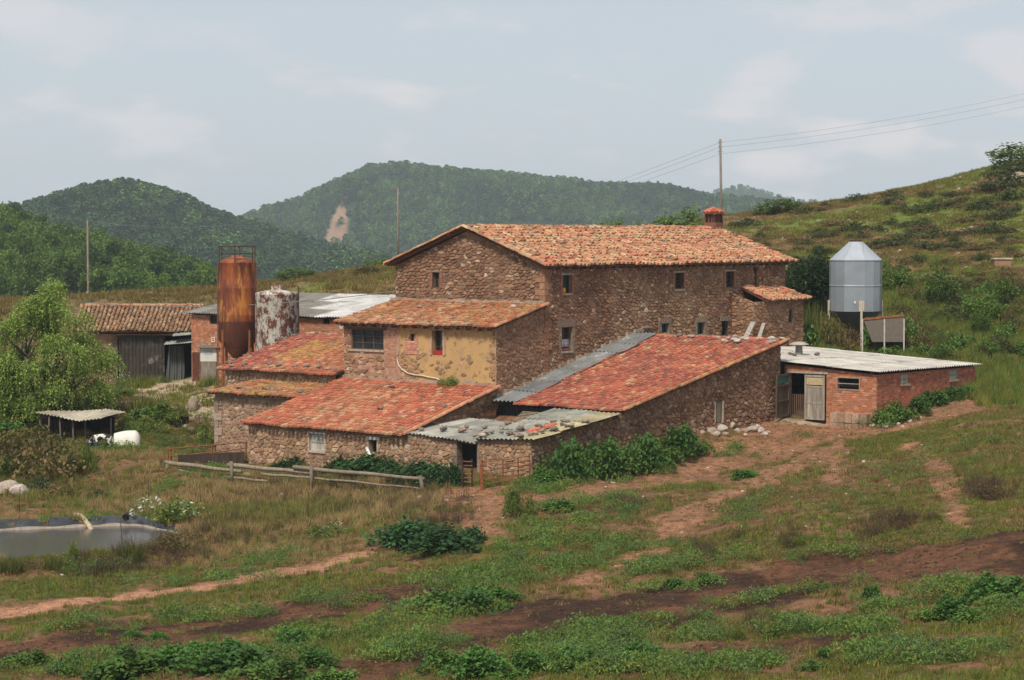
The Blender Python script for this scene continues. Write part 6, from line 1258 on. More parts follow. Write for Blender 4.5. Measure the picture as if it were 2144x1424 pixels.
for k in range(4):
    t = math.radians(-86 + 90 * k); d = Vector((math.cos(t), math.sin(t), 0)); mb = MB(); mb.tube([d * (R_ + 0.05) + UP * -0.3, d * (R_ + 0.05) + UP * zv(628)], 0.075, 8, (0.50, 0.45, 0.37)); lbuild(mb, 'leg', M_PAINT, e)
    mb = MB(); s_ = d.cross(UP); mb.box(d * (R_ + 0.02) - s_ * 0.17 + UP * zv(650), s_ * 0.34, d * 0.05, UP * (zv(628) - zv(650)), (0.48, 0.40, 0.31)); lbuild(mb, 'bracket', M_PAINT, e)
mb = MB()
for k in range(2): a = math.radians(-60); d = Vector((math.cos(a), math.sin(a), 0)); s_ = d.cross(UP)
mb.tube([Vector((0.35, -0.3, zv(506))), Vector((0.30, -R_ * 0.97, zv(546)))], 0.03, 5, (0.3, 0.26, 0.2)); lbuild(mb, 'ladder_rail', M_PAINT, rf_)
mb = MB(); mb.box(Vector((-0.32, -R_ * 1.0 - 0.02, zv(634))), Vector((0.09, 0, 0)), Vector((0, 0.03, 0)), UP * 0.14, (0.62, 0.62, 0.6)); lbuild(mb, 'plate', M_PAINT, e)
# loading hopper beside it
Y_ = 129.0; e, b0 = rig('loading_hopper', 1850, 735, Y_, 'rust-edged pale metal hopper on thin posts beside the silver silo', 'hopper'); b0.z = h1(b0.x, b0.y); e.location = b0
def lp(u, v, dy=0.0): return P(u, v, Y_ + dy) - b0
mb = MB(); t0, t1, t2, t3 = lp(1808, 670), lp(1893, 662), lp(1893, 660, 1.3), lp(1812, 667, 1.3); q0, q1, q2, q3 = lp(1826, 716), lp(1893, 716), lp(1890, 715, 1.0), lp(1828, 715, 1.0)
mb.faces([t0, t1, t2, t3, q0, q1, q2, q3], [(0, 1, 5, 4), (1, 2, 6, 5), (2, 3, 7, 6), (3, 0, 4, 7), (4, 5, 6, 7)], (0.15, 0.125, 0.10)); lbuild(mb, 'bin', M_PAINT, e)
mb = MB(); mb.tube([t0, t1, t2, t3, t0], 0.05, 6); lbuild(mb, 'rim', M_RUST, e)
for u in (1806, 1852, 1893): mb = MB(); a = lp(u, 668); mb.tube([Vector((a.x, a.y - 0.03, -0.3)), a], 0.045, 6, (0.5, 0.46, 0.4)); lbuild(mb, 'post', M_PAINT, e)
# tall rusty silo
Y_ = 131.0; e, b0 = rig('rusty_silo', 498, 733, Y_, 'tall orange rusted steel silo with a railing on top', 'silo')
def zv(v): return P(498, v, Y_).z - b0.z
R_ = K(40, Y_); gz = h1(b0.x, b0.y) - b0.z
mb = MB(); mb.lathe((0, 0, 0), [(R_ * 0.22, zv(752)), (R_, zv(712)), (R_, zv(660)), (R_ * 1.008, zv(659)), (R_, zv(657)), (R_, zv(604)), (R_ * 1.008, zv(603)), (R_, zv(601)), (R_, zv(551)), (R_ * 1.02, zv(550)), (R_ * 0.72, zv(542)), (R_ * 0.3, zv(538)), (R_ * 0.3, zv(535)), (0, zv(535))], 32); lbuild(mb, 'body', M_RSILO, e, True)
for k in range(4): t = math.radians(45 + 90 * k); d = Vector((math.cos(t), math.sin(t), 0)) * R_ * 0.98; mb = MB(); mb.tube([d + UP * gz, d + UP * zv(690)], 0.08, 6); lbuild(mb, 'leg', M_RUST, e)
rl = [Vector((R_ * 1.02 * math.cos(t), R_ * 1.02 * math.sin(t), 0)) for t in [math.radians(x) for x in (-150, -90, -30, 30, 90, 150)]]
for i, d in enumerate(rl): mb = MB(); mb.tube([d * 0.97 + UP * zv(551), d + UP * zv(514)], 0.032, 5); lbuild(mb, 'rail_post', M_IRON, e)
for v in (516, 531):
    for i in range(6): mb = MB(); mb.tube([rl[i] + UP * zv(v), rl[(i + 1) % 6] + UP * zv(v)], 0.03, 5); lbuild(mb, 'rail', M_IRON, e)
mb = MB(); mb.tube([Vector((-R_ * 1.0, -R_ * 0.35, gz)), Vector((-R_ * 1.0, -R_ * 0.35, zv(560)))], 0.035, 6); lbuild(mb, 'pipe', M_RUST, e)
# white flaking tank
Y_ = 128.5; e, b0 = rig('white_tank', 580, 730, Y_, 'squat cylindrical tank with flaking white paint over rust', 'tank')
def zv(v): return P(580, v, Y_).z - b0.z
R_ = K(45, Y_); gz = h1(b0.x, b0.y) - b0.z
mb = MB(); mb.lathe((0, 0, 0), [(R_, gz), (R_, zv(617)), (R_ * 1.01, zv(616)), (R_ * 0.96, zv(612)), (R_ * 0.5, zv(608)), (R_ * 0.26, zv(607)), (R_ * 0.26, zv(600)), (R_ * 0.22, zv(599)), (R_ * 0.22, zv(597)), (0, zv(597))], 32); bd = lbuild(mb, 'body', M_WTANK, e, True)
for s_ in (-0.16, 0.16): mb = MB(); mb.tube([Vector((R_ * 1.04, -0.3 + s_, gz)), Vector((R_ * 1.04, -0.3 + s_, zv(600)))], 0.02, 5); lbuild(mb, 'ladder_rail', M_IRON, e)
for k in range(14): mb = MB(); z = zv(720) + k * 0.26; mb.tube([Vector((R_ * 1.04, -0.46, z)), Vector((R_ * 1.04, -0.14, z))], 0.014, 4); lbuild(mb, 'rung', M_IRON, e)
# little cabinet with a white panel
Y_ = 138.2; e, b0 = rig('meter_cabin', 437, 803, Y_, 'narrow cabin with a white upper panel and sheet lid below the brick barn wall', 'cabin'); b0.z = h1(b0.x, b0.y); e.location = b0; w = K(18, Y_)
def zv(v): return P(437, v, Y_).z - b0.z
mb = MB(); mb.box(Vector((-w, 0, -0.2)), Vector((2 * w, 0, 0)), Vector((0, 1.4, 0)), UP * (zv(727) + 0.2), (0.16, 0.06, 0.04)); lbuild(mb, 'body', M_WOOD, e)
mb = MB(); mb.box(Vector((-w * 0.94, -0.04, zv(757))), Vector((w * 1.88, 0, 0)), Vector((0, 0.035, 0)), UP * (zv(729) - zv(757)), (0.62, 0.60, 0.54)); lbuild(mb, 'white_panel', M_PAINT, e)
mb = MB(); mb.box(Vector((-w * 0.5, -0.05, zv(743))), Vector((w * 0.9, 0, 0)), Vector((0, 0.012, 0)), UP * 0.28, (0.40, 0.47, 0.50)); lbuild(mb, 'notice', M_PAINT, e)
mb = MB(); mb.box(Vector((-w * 0.9, -0.03, 0)), Vector((w * 1.8, 0, 0)), Vector((0, 0.025, 0)), UP * zv(758), (0.22, 0.19, 0.15)); lbuild(mb, 'door', M_WOOD, e)
o = sheet(None, b0 + Vector((-w * 1.25, -0.3, zv(727))), b0 + Vector((w * 1.3, -0.3, zv(727))), b0 + Vector((w * 1.6, 1.5, zv(717))), b0 + Vector((-w * 0.8, 1.5, zv(717))), (0.16, 0.155, 0.14), 5, 0.18, 0.025, 'roof_sheet'); o.parent = e; o.matrix_parent_inverse = parent_inv(e)
q = f4.pt(*f4.hit(447, 711), 0.03)
mb = MB()                                                                # white painted mark on the brick wall
for a, b, c, d in ((-0.16, -0.10, -0.16, 0.16), (0.10, 0.16, -0.16, 0.16), (-0.10, 0.10, -0.16, -0.10), (-0.10, 0.10, 0.10, 0.16), (-0.05, 0.06, -0.01, 0.03)): mb.box(q - BX * b + UP * c, BX * (b - a), -AX * 0.012, UP * (d - c), (0.66, 0.58, 0.50))
o = mb.build('wall_mark', M_PAINT, bb)

# ------------------------------------------------------------------ stones
RK = []
for i in range(6):
    bm = bmesh.new(); bmesh.ops.create_icosphere(bm, subdivisions=2, radius=1.0); rr = random.Random(300 + i); ax3 = [Vector((rr.gauss(0, 1), rr.gauss(0, 1), rr.gauss(0, 1))).normalized() for _ in range(9)]; hs_ = [rr.uniform(0.55, 0.9) for _ in ax3]
    for v in bm.verts:
        for n_, h_ in zip(ax3, hs_):
            d = v.co.dot(n_)
            if d > h_: v.co -= n_ * (d - h_) * 0.9
        v.co *= 1 + rr.uniform(-.05, .05)
    m = bpy.data.meshes.new('rock_%d' % i); bm.to_mesh(m); bm.free(); m.materials.append(M_ROCK); c = [(0.36, 0.29, 0.225), (0.30, 0.23, 0.175), (0.42, 0.36, 0.30), (0.16, 0.135, 0.11), (0.21, 0.165, 0.125), (0.29, 0.20, 0.145)][i]
    a = m.attributes.new('tint', 'FLOAT_COLOR', 'POINT'); a.data.foreach_set('color', np.tile(np.array([*c, 1], np.float32), len(m.vertices))); RK.append(m)
rk = random.Random(17)
def rock(p, s, k, label, cat='stone', group=None, flat=0.6, name='stone_block'):
    o = bpy.data.objects.new(name, RK[k]); COL.objects.link(o); o.location = p; o.scale = (s * rk.uniform(.8, 1.2), s * rk.uniform(.7, 1.1), s * flat); o.rotation_euler = (rk.uniform(-.15, .15), rk.uniform(-.15, .15), rk.random() * 6); return tag(o, label, cat, group)
def on_roof(roof, u, t, s, k, label, group, flat=0.5): return rock(roof.at(u, t) + roof.nrm * (0.10 + s * flat * 0.5), s, k, label, 'stone', group, flat, 'roof_stone')
g = ('grey stone weighing down the lichened outhouse tiles', 'stones on the lichened outhouse roof')
for u in (0.03, 0.10, 0.18, 0.36, 0.42, 0.46, 0.54, 0.60, 0.70, 0.80, 0.88, 0.96): on_roof(rf2, u, rk.uniform(0.05, 0.16), rk.uniform(0.15, 0.24), rk.choice((3, 4, 3, 1)), *g)
for t in (0.2, 0.32, 0.44, 0.55, 0.68, 0.8, 0.9): on_roof(rf2, rk.uniform(0.0, 0.025), t, rk.uniform(0.14, 0.22), rk.choice((3, 4)), *g)
for u in (0.15, 0.35, 0.5): on_roof(rf2, u, 0.98, 0.2, 3, *g)
g = ('flat grey stone lying on the lowest outhouse roof', 'stones on the lowest outhouse roof')
for u, t in ((0.22, 0.3), (0.30, 0.28), (0.38, 0.32), (0.50, 0.33), (0.58, 0.30), (0.64, 0.34), (0.86, 0.25), (0.90, 0.28)): on_roof(rf3, u, t, rk.uniform(0.14, 0.24), rk.choice((3, 4, 4)), *g)
g = ('stone lying on the wide red barn roof', 'stones on the wide red barn roof')
for u, t in ((0.34, 0.12), (0.62, 0.42), (0.42, 0.86), (0.93, 0.55), (0.90, 0.83)): on_roof(rfN, u, t, rk.uniform(0.13, 0.2), rk.choice((1, 4)), *g)
g = ('stone lying on the mossy wing roof', 'stones on the mossy wing roof')
for u, t in ((0.30, 0.7), (0.06, 0.5), (0.04, 0.66), (0.03, 0.8), (0.86, 0.8), (0.9, 0.6), (0.5, 0.92), (0.68, 0.78)): on_roof(rfW, u, t, rk.uniform(0.12, 0.2), rk.choice((1, 4, 2)), *g)
g = ('rounded stone on the edge of the farmhouse roof', 'stones on the farmhouse roof edge')
for u, t in ((0.015, 0.97), (0.03, 0.5), (0.045, 0.35), (0.06, 0.2), (0.075, 0.15), (0.02, 0.62), (0.10, 0.12), (0.8, 0.12), (0.83, 0.14), (0.87, 0.12)): on_roof(rfF, u, t, rk.uniform(0.13, 0.2), rk.choice((0, 1, 2, 5)), *g)
g = ('stone in the heap along the top edge of the cattle shed roof', 'stones on the cattle shed ridge')
for u, t in ((0.58, 0.97), (0.60, 0.93), (0.63, 0.97), (0.66, 0.95), (0.68, 0.98), (0.62, 0.99), (0.70, 0.93), (0.72, 0.97), (0.92, 0.98), (0.95, 0.95), (0.97, 0.985), (0.90, 0.985), (0.93, 0.93), (0.50, 0.98), (0.2, 0.99), (0.3, 0.98)): on_roof(rfS, u, t, rk.uniform(0.16, 0.3), rk.choice((0, 1, 2, 3)), *g)
g = ('dark stone weighing down the sagging sheets over the lean-to door', 'stones on the lean-to sheets by the door')
for u, t in ((0.15, 0.12), (0.34, 0.25), (0.42, 0.5), (0.62, 0.55), (0.80, 0.62), (0.88, 0.15), (0.72, 0.8), (0.9, 0.85), (0.55, 0.3)): on_roof(rfA, u, t, rk.uniform(0.16, 0.27), rk.choice((4, 4, 3, 5)), *g)
g = ('stone in the row along the yellowed sheet edge of the lean-to', 'stones along the lean-to edge')
for i in range(30): on_roof(rfL, min(0.98, 0.55 + 0.4 * rk.random()) if i < 20 else rk.random() * 0.5, i / 30 * 0.95 + 0.02 if i < 20 else rk.random() * 0.4, rk.uniform(0.12, 0.24), rk.choice((4, 1, 0, 5, 3)), *g)
for u, t in ((0.70, 0.15), (0.72, 0.32)):
    c = rfL.at(u, t) + rfL.nrm * 0.12; d = (rfL.at(u, 1) - rfL.at(u, 0)).normalized(); s_ = rfL.nrm.cross(d); mb = MB(); mb.faces(*half_pipe(c, d, s_, rfL.nrm, 0.85, 0.14, 0.12), (0.55, 0.15, 0.08)); o = mb.build('loose_tile', M_TILE); tag(o, 'loose red ridge tile lying on the lean-to sheets', 'tile', 'loose tiles on the lean-to')
g = ('round stone beside the vent on the pale corrugated roof', 'stones beside the roof vent')
for u, t in ((0.34, 0.62), (0.36, 0.70), (0.28, 0.72), (0.46, 0.55), (0.40, 0.78), (0.31, 0.58)): on_roof(rfK, u, t, rk.uniform(0.13, 0.22), rk.choice((3, 4)), *g)
def ground_rocks(lst, label, group, pal=(0, 1, 2), name='rubble_stone'):
    for u, v, w in lst:
        g_ = G(u, v); s = w * g_.y / FPX / 2; rock(g_ + UP * s * 0.2, s, rk.choice(pal), label, 'stone', group, 0.65, name)
ground_rocks([(1490,905,26),(1510,902,30),(1527,895,40),(1500,912,24),(1480,900,20),(1545,905,20),(1560,905,18),(1575,903,26),(1592,905,24),(1600,912,20),(1520,912,22),(1470,908,16),(1585,896,18),(1540,895,18),(1610,908,12),(1560,915,14)], 'pale rubble stone in the heap at the foot of the sloping wall', 'rubble at the sloping wall')
ground_rocks([(1770 + 8 * i, 884 + (i * 7) % 13, 12 + (i * 5) % 14) for i in range(13)] + [(1860,892,14),(1880,890,12),(1905,884,16),(1925,876,12),(1890,896,10)], 'broken pale stone at the corner of the brick shed', 'rubble at the brick shed corner')
ground_rocks([(2050 + 8 * i, 806 + (i * 5) % 14, 12 + (i * 7) % 14) for i in range(12)] + [(2030,805,20),(2042,797,18)], 'pale stone in the rubble beyond the far end of the brick shed', 'rubble beyond the brick shed')
ground_rocks([(2104,392,50),(2138,382,54),(2088,385,26),(2125,366,40)], 'weathered boulder on the hilltop beside the dark bush', 'hilltop boulders', (1, 4), 'boulder')
g_ = G(405, 862); rock(g_ + UP * 0.35, 0.46, 1, 'rounded standing boulder at the edge of the pale yard', 'boulder', None, 1.15, 'boulder')
ground_rocks([(440,920,30),(470,912,16),(400,905,30),(425,912,26),(390,898,18)], 'pale flat stone on the grassy bank left of the low outhouse', 'flat stones on the bank')
ground_rocks([(20,1030,60),(45,1035,50),(-5,1038,40)], 'pale boulder half hidden by brambles above the pond', 'boulders above the pond', (0, 2), 'boulder')
ground_rocks([(520,1000,26),(590,1040,16),(935,1050,12),(970,1040,16),(905,1040,14),(880,1048,18)], 'loose stone on the ground beside the log fence', 'loose stones by the log fence')
c_st = proto(RK, 'stones'); X, Y = frustum_pts(5200, 44, 235, rs); Z = H(X, Y); U, Vv = uv_of(X, Y, Z); dn = fbm(X, Y, 6, 111)
k = outside(X, Y, 0.4) & (((U > 1250) & (Vv > 860) & (Vv < 1200) & (dn > 0.50)) | ((Y > 140) & (U > 1560) & (dn > 0.46)) | (zone('dirt', X, Y) > 0.6) | (rs.random(len(X)) < 0.06)) & (zone('dark', X, Y) < 0.3); X, Y, Z = X[k], Y[k], Z[k]; s = 0.03 + 0.10 * rs.random(len(X)) ** 3 + 0.14 * (Y > 140) * rs.random(len(X)) ** 2
scatter('scattered_stones', np.stack([X, Y, Z], 1), np.stack([s, s, s * 0.5], 1), rs.choice([0, 1, 2, 0, 2], len(X)), c_st, 'small pale stones scattered over the field and hillside', 'stones')

CL = []
for i in range(3):
    m = RK[i + 3].copy(); c = [(0.055, 0.030, 0.018), (0.095, 0.050, 0.028), (0.165, 0.088, 0.05)][i]; m.attributes['tint'].data.foreach_set('color', np.tile(np.array([*c, 1], np.float32), len(m.vertices))); CL.append(m)
c_cl = proto(CL, 'clods'); X, Y = frustum_pts(70000, 44, 122, rs); dz_ = zone('dark', X, Y); dr_ = np.maximum(zone('dirt', X, Y), zone('path', X, Y) * 0.5)
k = outside(X, Y, 0.3) & (rs.random(len(X)) < np.maximum(dz_ * 0.9, dr_ * 0.35) + 0.06); X, Y, dz_ = X[k], Y[k], dz_[k]; s = 0.014 + 0.05 * rs.random(len(X)) ** 2.2
scatter('soil_clods', np.stack([X, Y, H(X, Y)], 1), np.stack([s * 1.2, s, s * 0.7], 1), np.where(dz_ > 0.5, rs.integers(0, 2, len(X)), rs.integers(1, 3, len(X))), c_cl, 'crumbly brown clods over the bare and tilled earth', 'soil')

# ------------------------------------------------------------------ poles and wires
def pole(u, v, y, r, label, white=False, name='utility_pole', ub=None):
    t = P(u, v, y); b = Vector((P(ub or u, v, y).x, y, h1(t.x, y))); e = empty(name, b, label, 'pole'); mb = MB(); mb.tube([b - UP * 0.4, b.lerp(t, 0.5), t], [r * 1.1, r, r * 0.8], 8, (0.20, 0.17, 0.14)); mb.build('post', M_WOOD, e, True)
    for k in range(3): mb = MB(); q = t - UP * (0.25 + 0.36 * k); mb.tube([q - Vector((0.16, 0, 0)), q + Vector((0.16, 0, 0))], 0.03, 5, (0.12, 0.11, 0.1)); mb.build('insulator', M_PAINT, e)
    if white: mb = MB(); q = P(u, 612, y); mb.tube([q - UP * 1.0, q], r * 1.2, 8, (0.6, 0.6, 0.56)); mb.build('sleeve', M_PAINT, e)
    return t
tA = pole(1508, 291, 170, 0.105, 'tall wooden pole rising behind the chimney', ub=1513); tB = pole(833, 394, 182, 0.095, 'wooden pole standing beside the gable roof against the ridge'); 
tC = P(183, 461, 235); bC = Vector((tC.x, 235, h1(tC.x, 235) - 0.3)); e = empty('utility_pole', bC, 'thin wooden pole in front of the valley wood', 'pole'); mb = MB(); mb.tube([bC, tC], [0.13, 0.10], 8, (0.20, 0.16, 0.12)); mb.build('post', M_WOOD, e, True); q = P(183, 611, 235); mb = MB(); mb.tube([q - UP * 1.2, q], 0.15, 8, (0.6, 0.6, 0.56)); mb.build('sleeve', M_PAINT, e)
pole(2330, 143, 215, 0.11, 'wooden pole on the hilltop carrying the power lines'); tD = P(1006, 474, 420); e = empty('utility_pole', tD - UP * 14, 'wooden pole down the valley behind the farmhouse', 'pole'); mb = MB(); mb.tube([tD - UP * 40, tD], [0.16, 0.11], 8, (0.2, 0.17, 0.14)); mb.build('post', M_WOOD, e, True)
M_WIRE = m_two('wire', (0.16, 0.165, 0.17), (0.22, 0.225, 0.23), 2, 0.6, bmp=0)
def wire(p, q, sag, r, label, name='power_line', cat='wire', group=None):
    p, q = Vector(p), Vector(q); mb = MB(); mb.tube([p.lerp(q, t / 40) - UP * sag * 4 * (t / 40) * (1 - t / 40) for t in range(41)], r, 5); return tag(mb.build(name, M_WIRE), label, cat, group)
for k, (dv, ve, vl) in enumerate(((7, 150, 470), (17, 163, 477), (31, 178, 484))):
    p = P(1508.5, 291 + dv, 170); wire(p, P(2330, ve, 215), 0.7, 0.009, 'power line running from the tall pole up over the hill', group='lines over the hill'); wire(p, P(1006, vl + 8, 420), 0.3, 0.010, 'power line running from the tall pole down behind the roof', group='lines behind the roof')
wire(tB, tC, 1.8, 0.014, 'single line strung from the gable-side pole to the valley pole')
wire(Vector((P(170, 640, 147.3).x, 147.3, zr5 + 0.25)), W(-0.05, 10.0, FA(0).hit(829, 609)[1]), 0.55, 0.022, 'black cable sagging across the silos to the farmhouse gable', 'cable', 'cable')

# ------------------------------------------------------------------ pond
mb = MB(); mb.poly([(x, y, ZWATER) for x, y in POND + np.sign(POND - POND.mean(0)) * 0.15]); 
M_WATER, nt, b_ = mk('pond_water'); b_.inputs['Base Color'].default_value = (0.075, 0.066, 0.058, 1); b_.inputs['Roughness'].default_value = 0.16; b_.inputs['Specular IOR Level'].default_value = 0.35; nw = pos_noise(nt, 3.5, 4, 0.6); bump(nt, b_, nw, 0.12, 0.03)
o = mb.build('water', M_WATER); tag(o, 'murky grey-brown water of the slurry pond', None, None, 'structure')
M_LINER = m_two('pond_lining', (0.018, 0.021, 0.027), (0.055, 0.06, 0.068), 1.5, 0.5, bmp=0.4); M_SCUM = m_two('scum', (0.34, 0.29, 0.23), (0.22, 0.18, 0.14), 4)
e = empty('pond_liner', (POND[2][0], POND[2][1], ZWATER), 'black plastic lining showing round the far bank of the pond', 'pond liner')
PL = [Vector((POND[i][0], POND[i][1], 0)) for i in range(0, 5)]; dense = []
for a, b in zip(PL[:-1], PL[1:]): dense += [a.lerp(b, t / 14) for t in range(14)]
cen = Vector((POND[:, 0].mean(), POND[:, 1].mean(), 0)); ring = [(0.0, -0.12), (0.14, 0.10), (0.32, 0.26), (0.42, 0.36), (0.62, 0.40)]
def liner(r0, r1, mat, nm):
    vs_, fs = [], []
    rows = ring[r0:r1 + 1]
    for i, p in enumerate(dense):
        d = (dense[min(i + 1, len(dense) - 1)] - dense[max(i - 1, 0)]).normalized(); n_ = Vector((-d.y, d.x, 0))
        if n_.dot(p - cen) < 0: n_ = -n_
        for w_, h_ in rows: vs_.append(p + n_ * (w_ * (1 if i < 42 else 0.7) + 0.05 * math.sin(i * 0.9)) + UP * (ZWATER + (h_ + 0.03 * math.sin(i * 0.7 + w_ * 5)) * (1 if i < 42 else max(0.1, 1 - (i - 42) / 14))))
    m = len(rows)
    for i in range(len(dense) - 1):
        for j in range(m - 1): fs.append((i * m + j, i * m + j + 1, (i + 1) * m + j + 1, (i + 1) * m + j))
    q = MB(); q.faces(vs_, fs); return q.build(nm, mat, e, True)
liner(1, 4, M_LINER, 'sheet'); liner(0, 1, M_SCUM, 'tide_line')
def prop_tube(name, pts, r, mat, tint, label, cat, group=None, n=9): q = MB(); q.tube(pts, r, n, tint); return tag(q.build(name, mat, None, True), label, cat, group)
prop_tube('drain_hose', [P(158, 1078, 95.0), P(168, 1080, 94.6), P(179, 1090, 94.1), P(188, 1103, 93.6), P(193, 1116, 93.1)], 0.115, M_PAINT, (0.42, 0.33, 0.21), 'thick tan hose curving down into the pond', 'hose')
q = MB(); pa, pb = P(262, 1083, 94.4), P(274, 1074, 95.8); q.tube([pa, pb], 0.13, 12, (0.02, 0.02, 0.022), False); q.tube([pa + (pb - pa) * 0.02, pb], 0.10, 12, (0.01, 0.01, 0.01)); tag(q.build('drain_pipe', M_PAINT), 'black pipe end poking out above the pond lining', 'pipe')
for u, v0, v1, tilt_ in ((212,1008,1060,6),(310,1008,1040,2),(418,1012,1062,3),(536,1024,1076,0),(645,1030,1080,0),(252,1085,1160,6),(42,1020,1075,-2),(1990,560,585,8),(2115,560,585,10),(2035,715,765,-3)):
    g_ = G(u + tilt_, v1); t = P(u, v0, g_.y); prop_tube('iron_stake', [g_ - UP * 0.3, t], 0.018, M_IRON, (1, 1, 1), 'thin rusty fence stake standing in the grass', 'stake', 'rusty fence stakes', 6)

# ------------------------------------------------------------------ log fence, pen and gate
def yl(u): return 107.2 + (u - 345) * (97.2 - 107.2) / 540
fe = empty('log_fence', P(345, 990, 107.2), 'weathered log fence of uneven rails in front of the stone barn', 'fence')
for i, (u0, v0, u1, v1, r) in enumerate([(346,968,505,988,.115),(345,985,480,1006,.075),(365,983,450,1000,.06),(478,974,660,991,.115),(615,979,888,1003,.105),(548,993,652,1000,.07),(470,998,560,1008,.075),(640,999,745,1013,.06),(690,1004,890,1024,.055),(350,990,500,1014,.06)]):
    n_ = 7; pts = [P(u0 + (u1 - u0) * k / n_, v0 + (v1 - v0) * k / n_ + 0.8 * math.sin(k * 1.7 + i), yl(u0 + (u1 - u0) * k / n_) + 0.1 * (i % 2)) for k in range(n_ + 1)]
    k = 0.85 + 0.3 * rk.random(); mb = MB(); mb.tube(pts, [r * (1 - 0.04 * j) for j in range(n_ + 1)], 8, (0.225 * k, 0.18 * k, 0.13 * k)); mb.build('rail', M_WOOD, fe, True)
for u, v0, v1, du in ((350,972,1008,0),(484,966,1016,2),(652,974,1024,0),(880,996,1034,8)):
    y = yl(u) - 0.16; t = P(u, v0, y); b = P(u + du, v1, y); b.z = min(b.z, h1(b.x, b.y)) - 0.2; mb = MB(); mb.tube([b, t], 0.085, 7, (0.17, 0.14, 0.105)); mb.build('post', M_WOOD, fe, True)
pe = empty('cattle_pen', P(430, 970, 110), 'rusty rail pen with a dark feeding trough at the barn corner', 'pen')
for a, b in (((354,940),(447,932)),((354,956),(445,947)),((447,932),(515,925)),((447,948),(515,938))): mb = MB(); mb.tube([P(*a, 109.5), P(*b, 109.5 + (b[0] - a[0]) * 0.006)], 0.032, 6); mb.build('rail', M_RUST, pe)
for u, v0, v1 in ((352,938,972),(358,939,972),(444,931,966),(451,932,966),(515,924,962)): mb = MB(); mb.tube([P(u, v1, 109.6), P(u, v0, 109.6)], 0.045, 6); mb.build('post', M_RUST, pe)
mb = MB(); p0, p1, p2, p3 = P(372, 962, 109.2), P(512, 955, 109.4), P(512, 955, 110.3), P(372, 962, 110.3); mb.faces([p0 - UP * 0.6, p1 - UP * 0.6, p2 - UP * 0.6, p3 - UP * 0.6, p0 + UP * 0.22, p1 + UP * 0.22, p2 + UP * 0.22, p3 + UP * 0.22], [(0, 1, 5, 4), (1, 2, 6, 5), (2, 3, 7, 6), (3, 0, 4, 7), (0, 1, 2, 3)], (0.055, 0.036, 0.028)); mb.build('trough', M_WOOD, pe)
ge = empty('field_gate', P(1008, 1032, 96.2), 'rusty tubular field gate hung on an iron post in the corner of the walls', 'gate')
g_ = G(1009, 1030); mb = MB(); mb.tube([P(1009, 1036, 96.2), P(1008, 962, 96.2)], 0.085, 9); mb.build('post', M_RUST, ge)
for k in range(6):
    a, b = P(1010, 968 + k * 9.5, 96.3), P(1110, 955 + k * 8.5, 98.0); mb = MB(); mb.tube([a, a.lerp(b, .5) + UP * rk.uniform(-.02, .02), b], 0.022, 6); mb.build('bar', M_RUST, ge)
for u, v0, v1, y in ((1053,962,1012,97.0),(1085,960,1004,97.6),(1109,953,1000,98.0)): mb = MB(); mb.tube([P(u, v1, y), P(u, v0, y)], 0.028, 6); mb.build('stile', M_RUST, ge)
e = empty('feed_rack', P(978, 1014, 97.2), 'short rusty ladder-like rack standing left of the gate post', 'rack')
for k in range(6): mb = MB(); mb.tube([P(968, 966 + k * 8.6, 97.3), P(988, 967 + k * 8.6, 97.0)], 0.028, 6, (0.4, 0.25, 0.15)); mb.build('rung', M_RUST, e)
for u in (968, 988): mb = MB(); mb.tube([P(u, 1024, 97.1), P(u, 962, 97.1)], 0.038, 6); mb.build('upright', M_IRON, e)

# ------------------------------------------------------------------ calf hut, hutch, calf, buckets
YH = 116.0; he = empty('calf_hut', P(160, 915, YH), 'low dark calf hut with a warped tan sheet roof under the willow', 'hut')
zg = h1(P(160, 900, YH).x, YH)
for u, v, dy in ((84,868,0.3),(103,872,0),(125,876,0),(152,880,0),(178,880,0.4),(232,876,0.8)): t = P(u, v, YH + dy); mb = MB(); mb.tube([Vector((t.x + rk.uniform(-.05, .05), t.y, h1(t.x, t.y) - 0.2)), t], 0.05, 6, (0.15, 0.12, 0.095)); mb.build('post', M_WOOD, he)
cs = [(70,866,170,878), (120,868,205,874), (168,878,262,863)]
for i, (p0, p1, p2, p3, t_) in enumerate((((72,866,0),(128,872,-0.3),(185,861,2.2),(100,858,2.2),(0.34,0.29,0.21)), ((122,873,-0.35),(168,880,-0.5),(222,860,2.2),(178,859,2.2),(0.46,0.41,0.32)), ((166,879,-0.45),(212,877,-0.3),(266,862,2.3),(220,858,2.3),(0.36,0.32,0.24)))):
    sheet(he, P(p0[0], p0[1], YH + p0[2]), P(p1[0], p1[1], YH + p1[2]), P(p2[0], p2[1], YH + p2[2]), P(p3[0], p3[1], YH + p3[2]), t_, 400 + i, 0.2, 0.03, 'roof_sheet', 0.05)
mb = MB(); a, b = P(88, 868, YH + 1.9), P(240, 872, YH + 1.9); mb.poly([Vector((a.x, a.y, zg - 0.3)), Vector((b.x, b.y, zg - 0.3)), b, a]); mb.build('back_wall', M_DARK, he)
for k in range(9):
    a = P(88 + k * 8, 873 + k * 0.9, YH + 0.7); mb = MB(); mb.box(Vector((a.x, a.y, h1(a.x, a.y) - 0.2)), Vector((0.16, 0, 0)), Vector((0, 0.03, 0)), UP * (a.z - h1(a.x, a.y) + 0.1), (0.055, 0.035, 0.025)); mb.build('plank', M_WOOD, he)
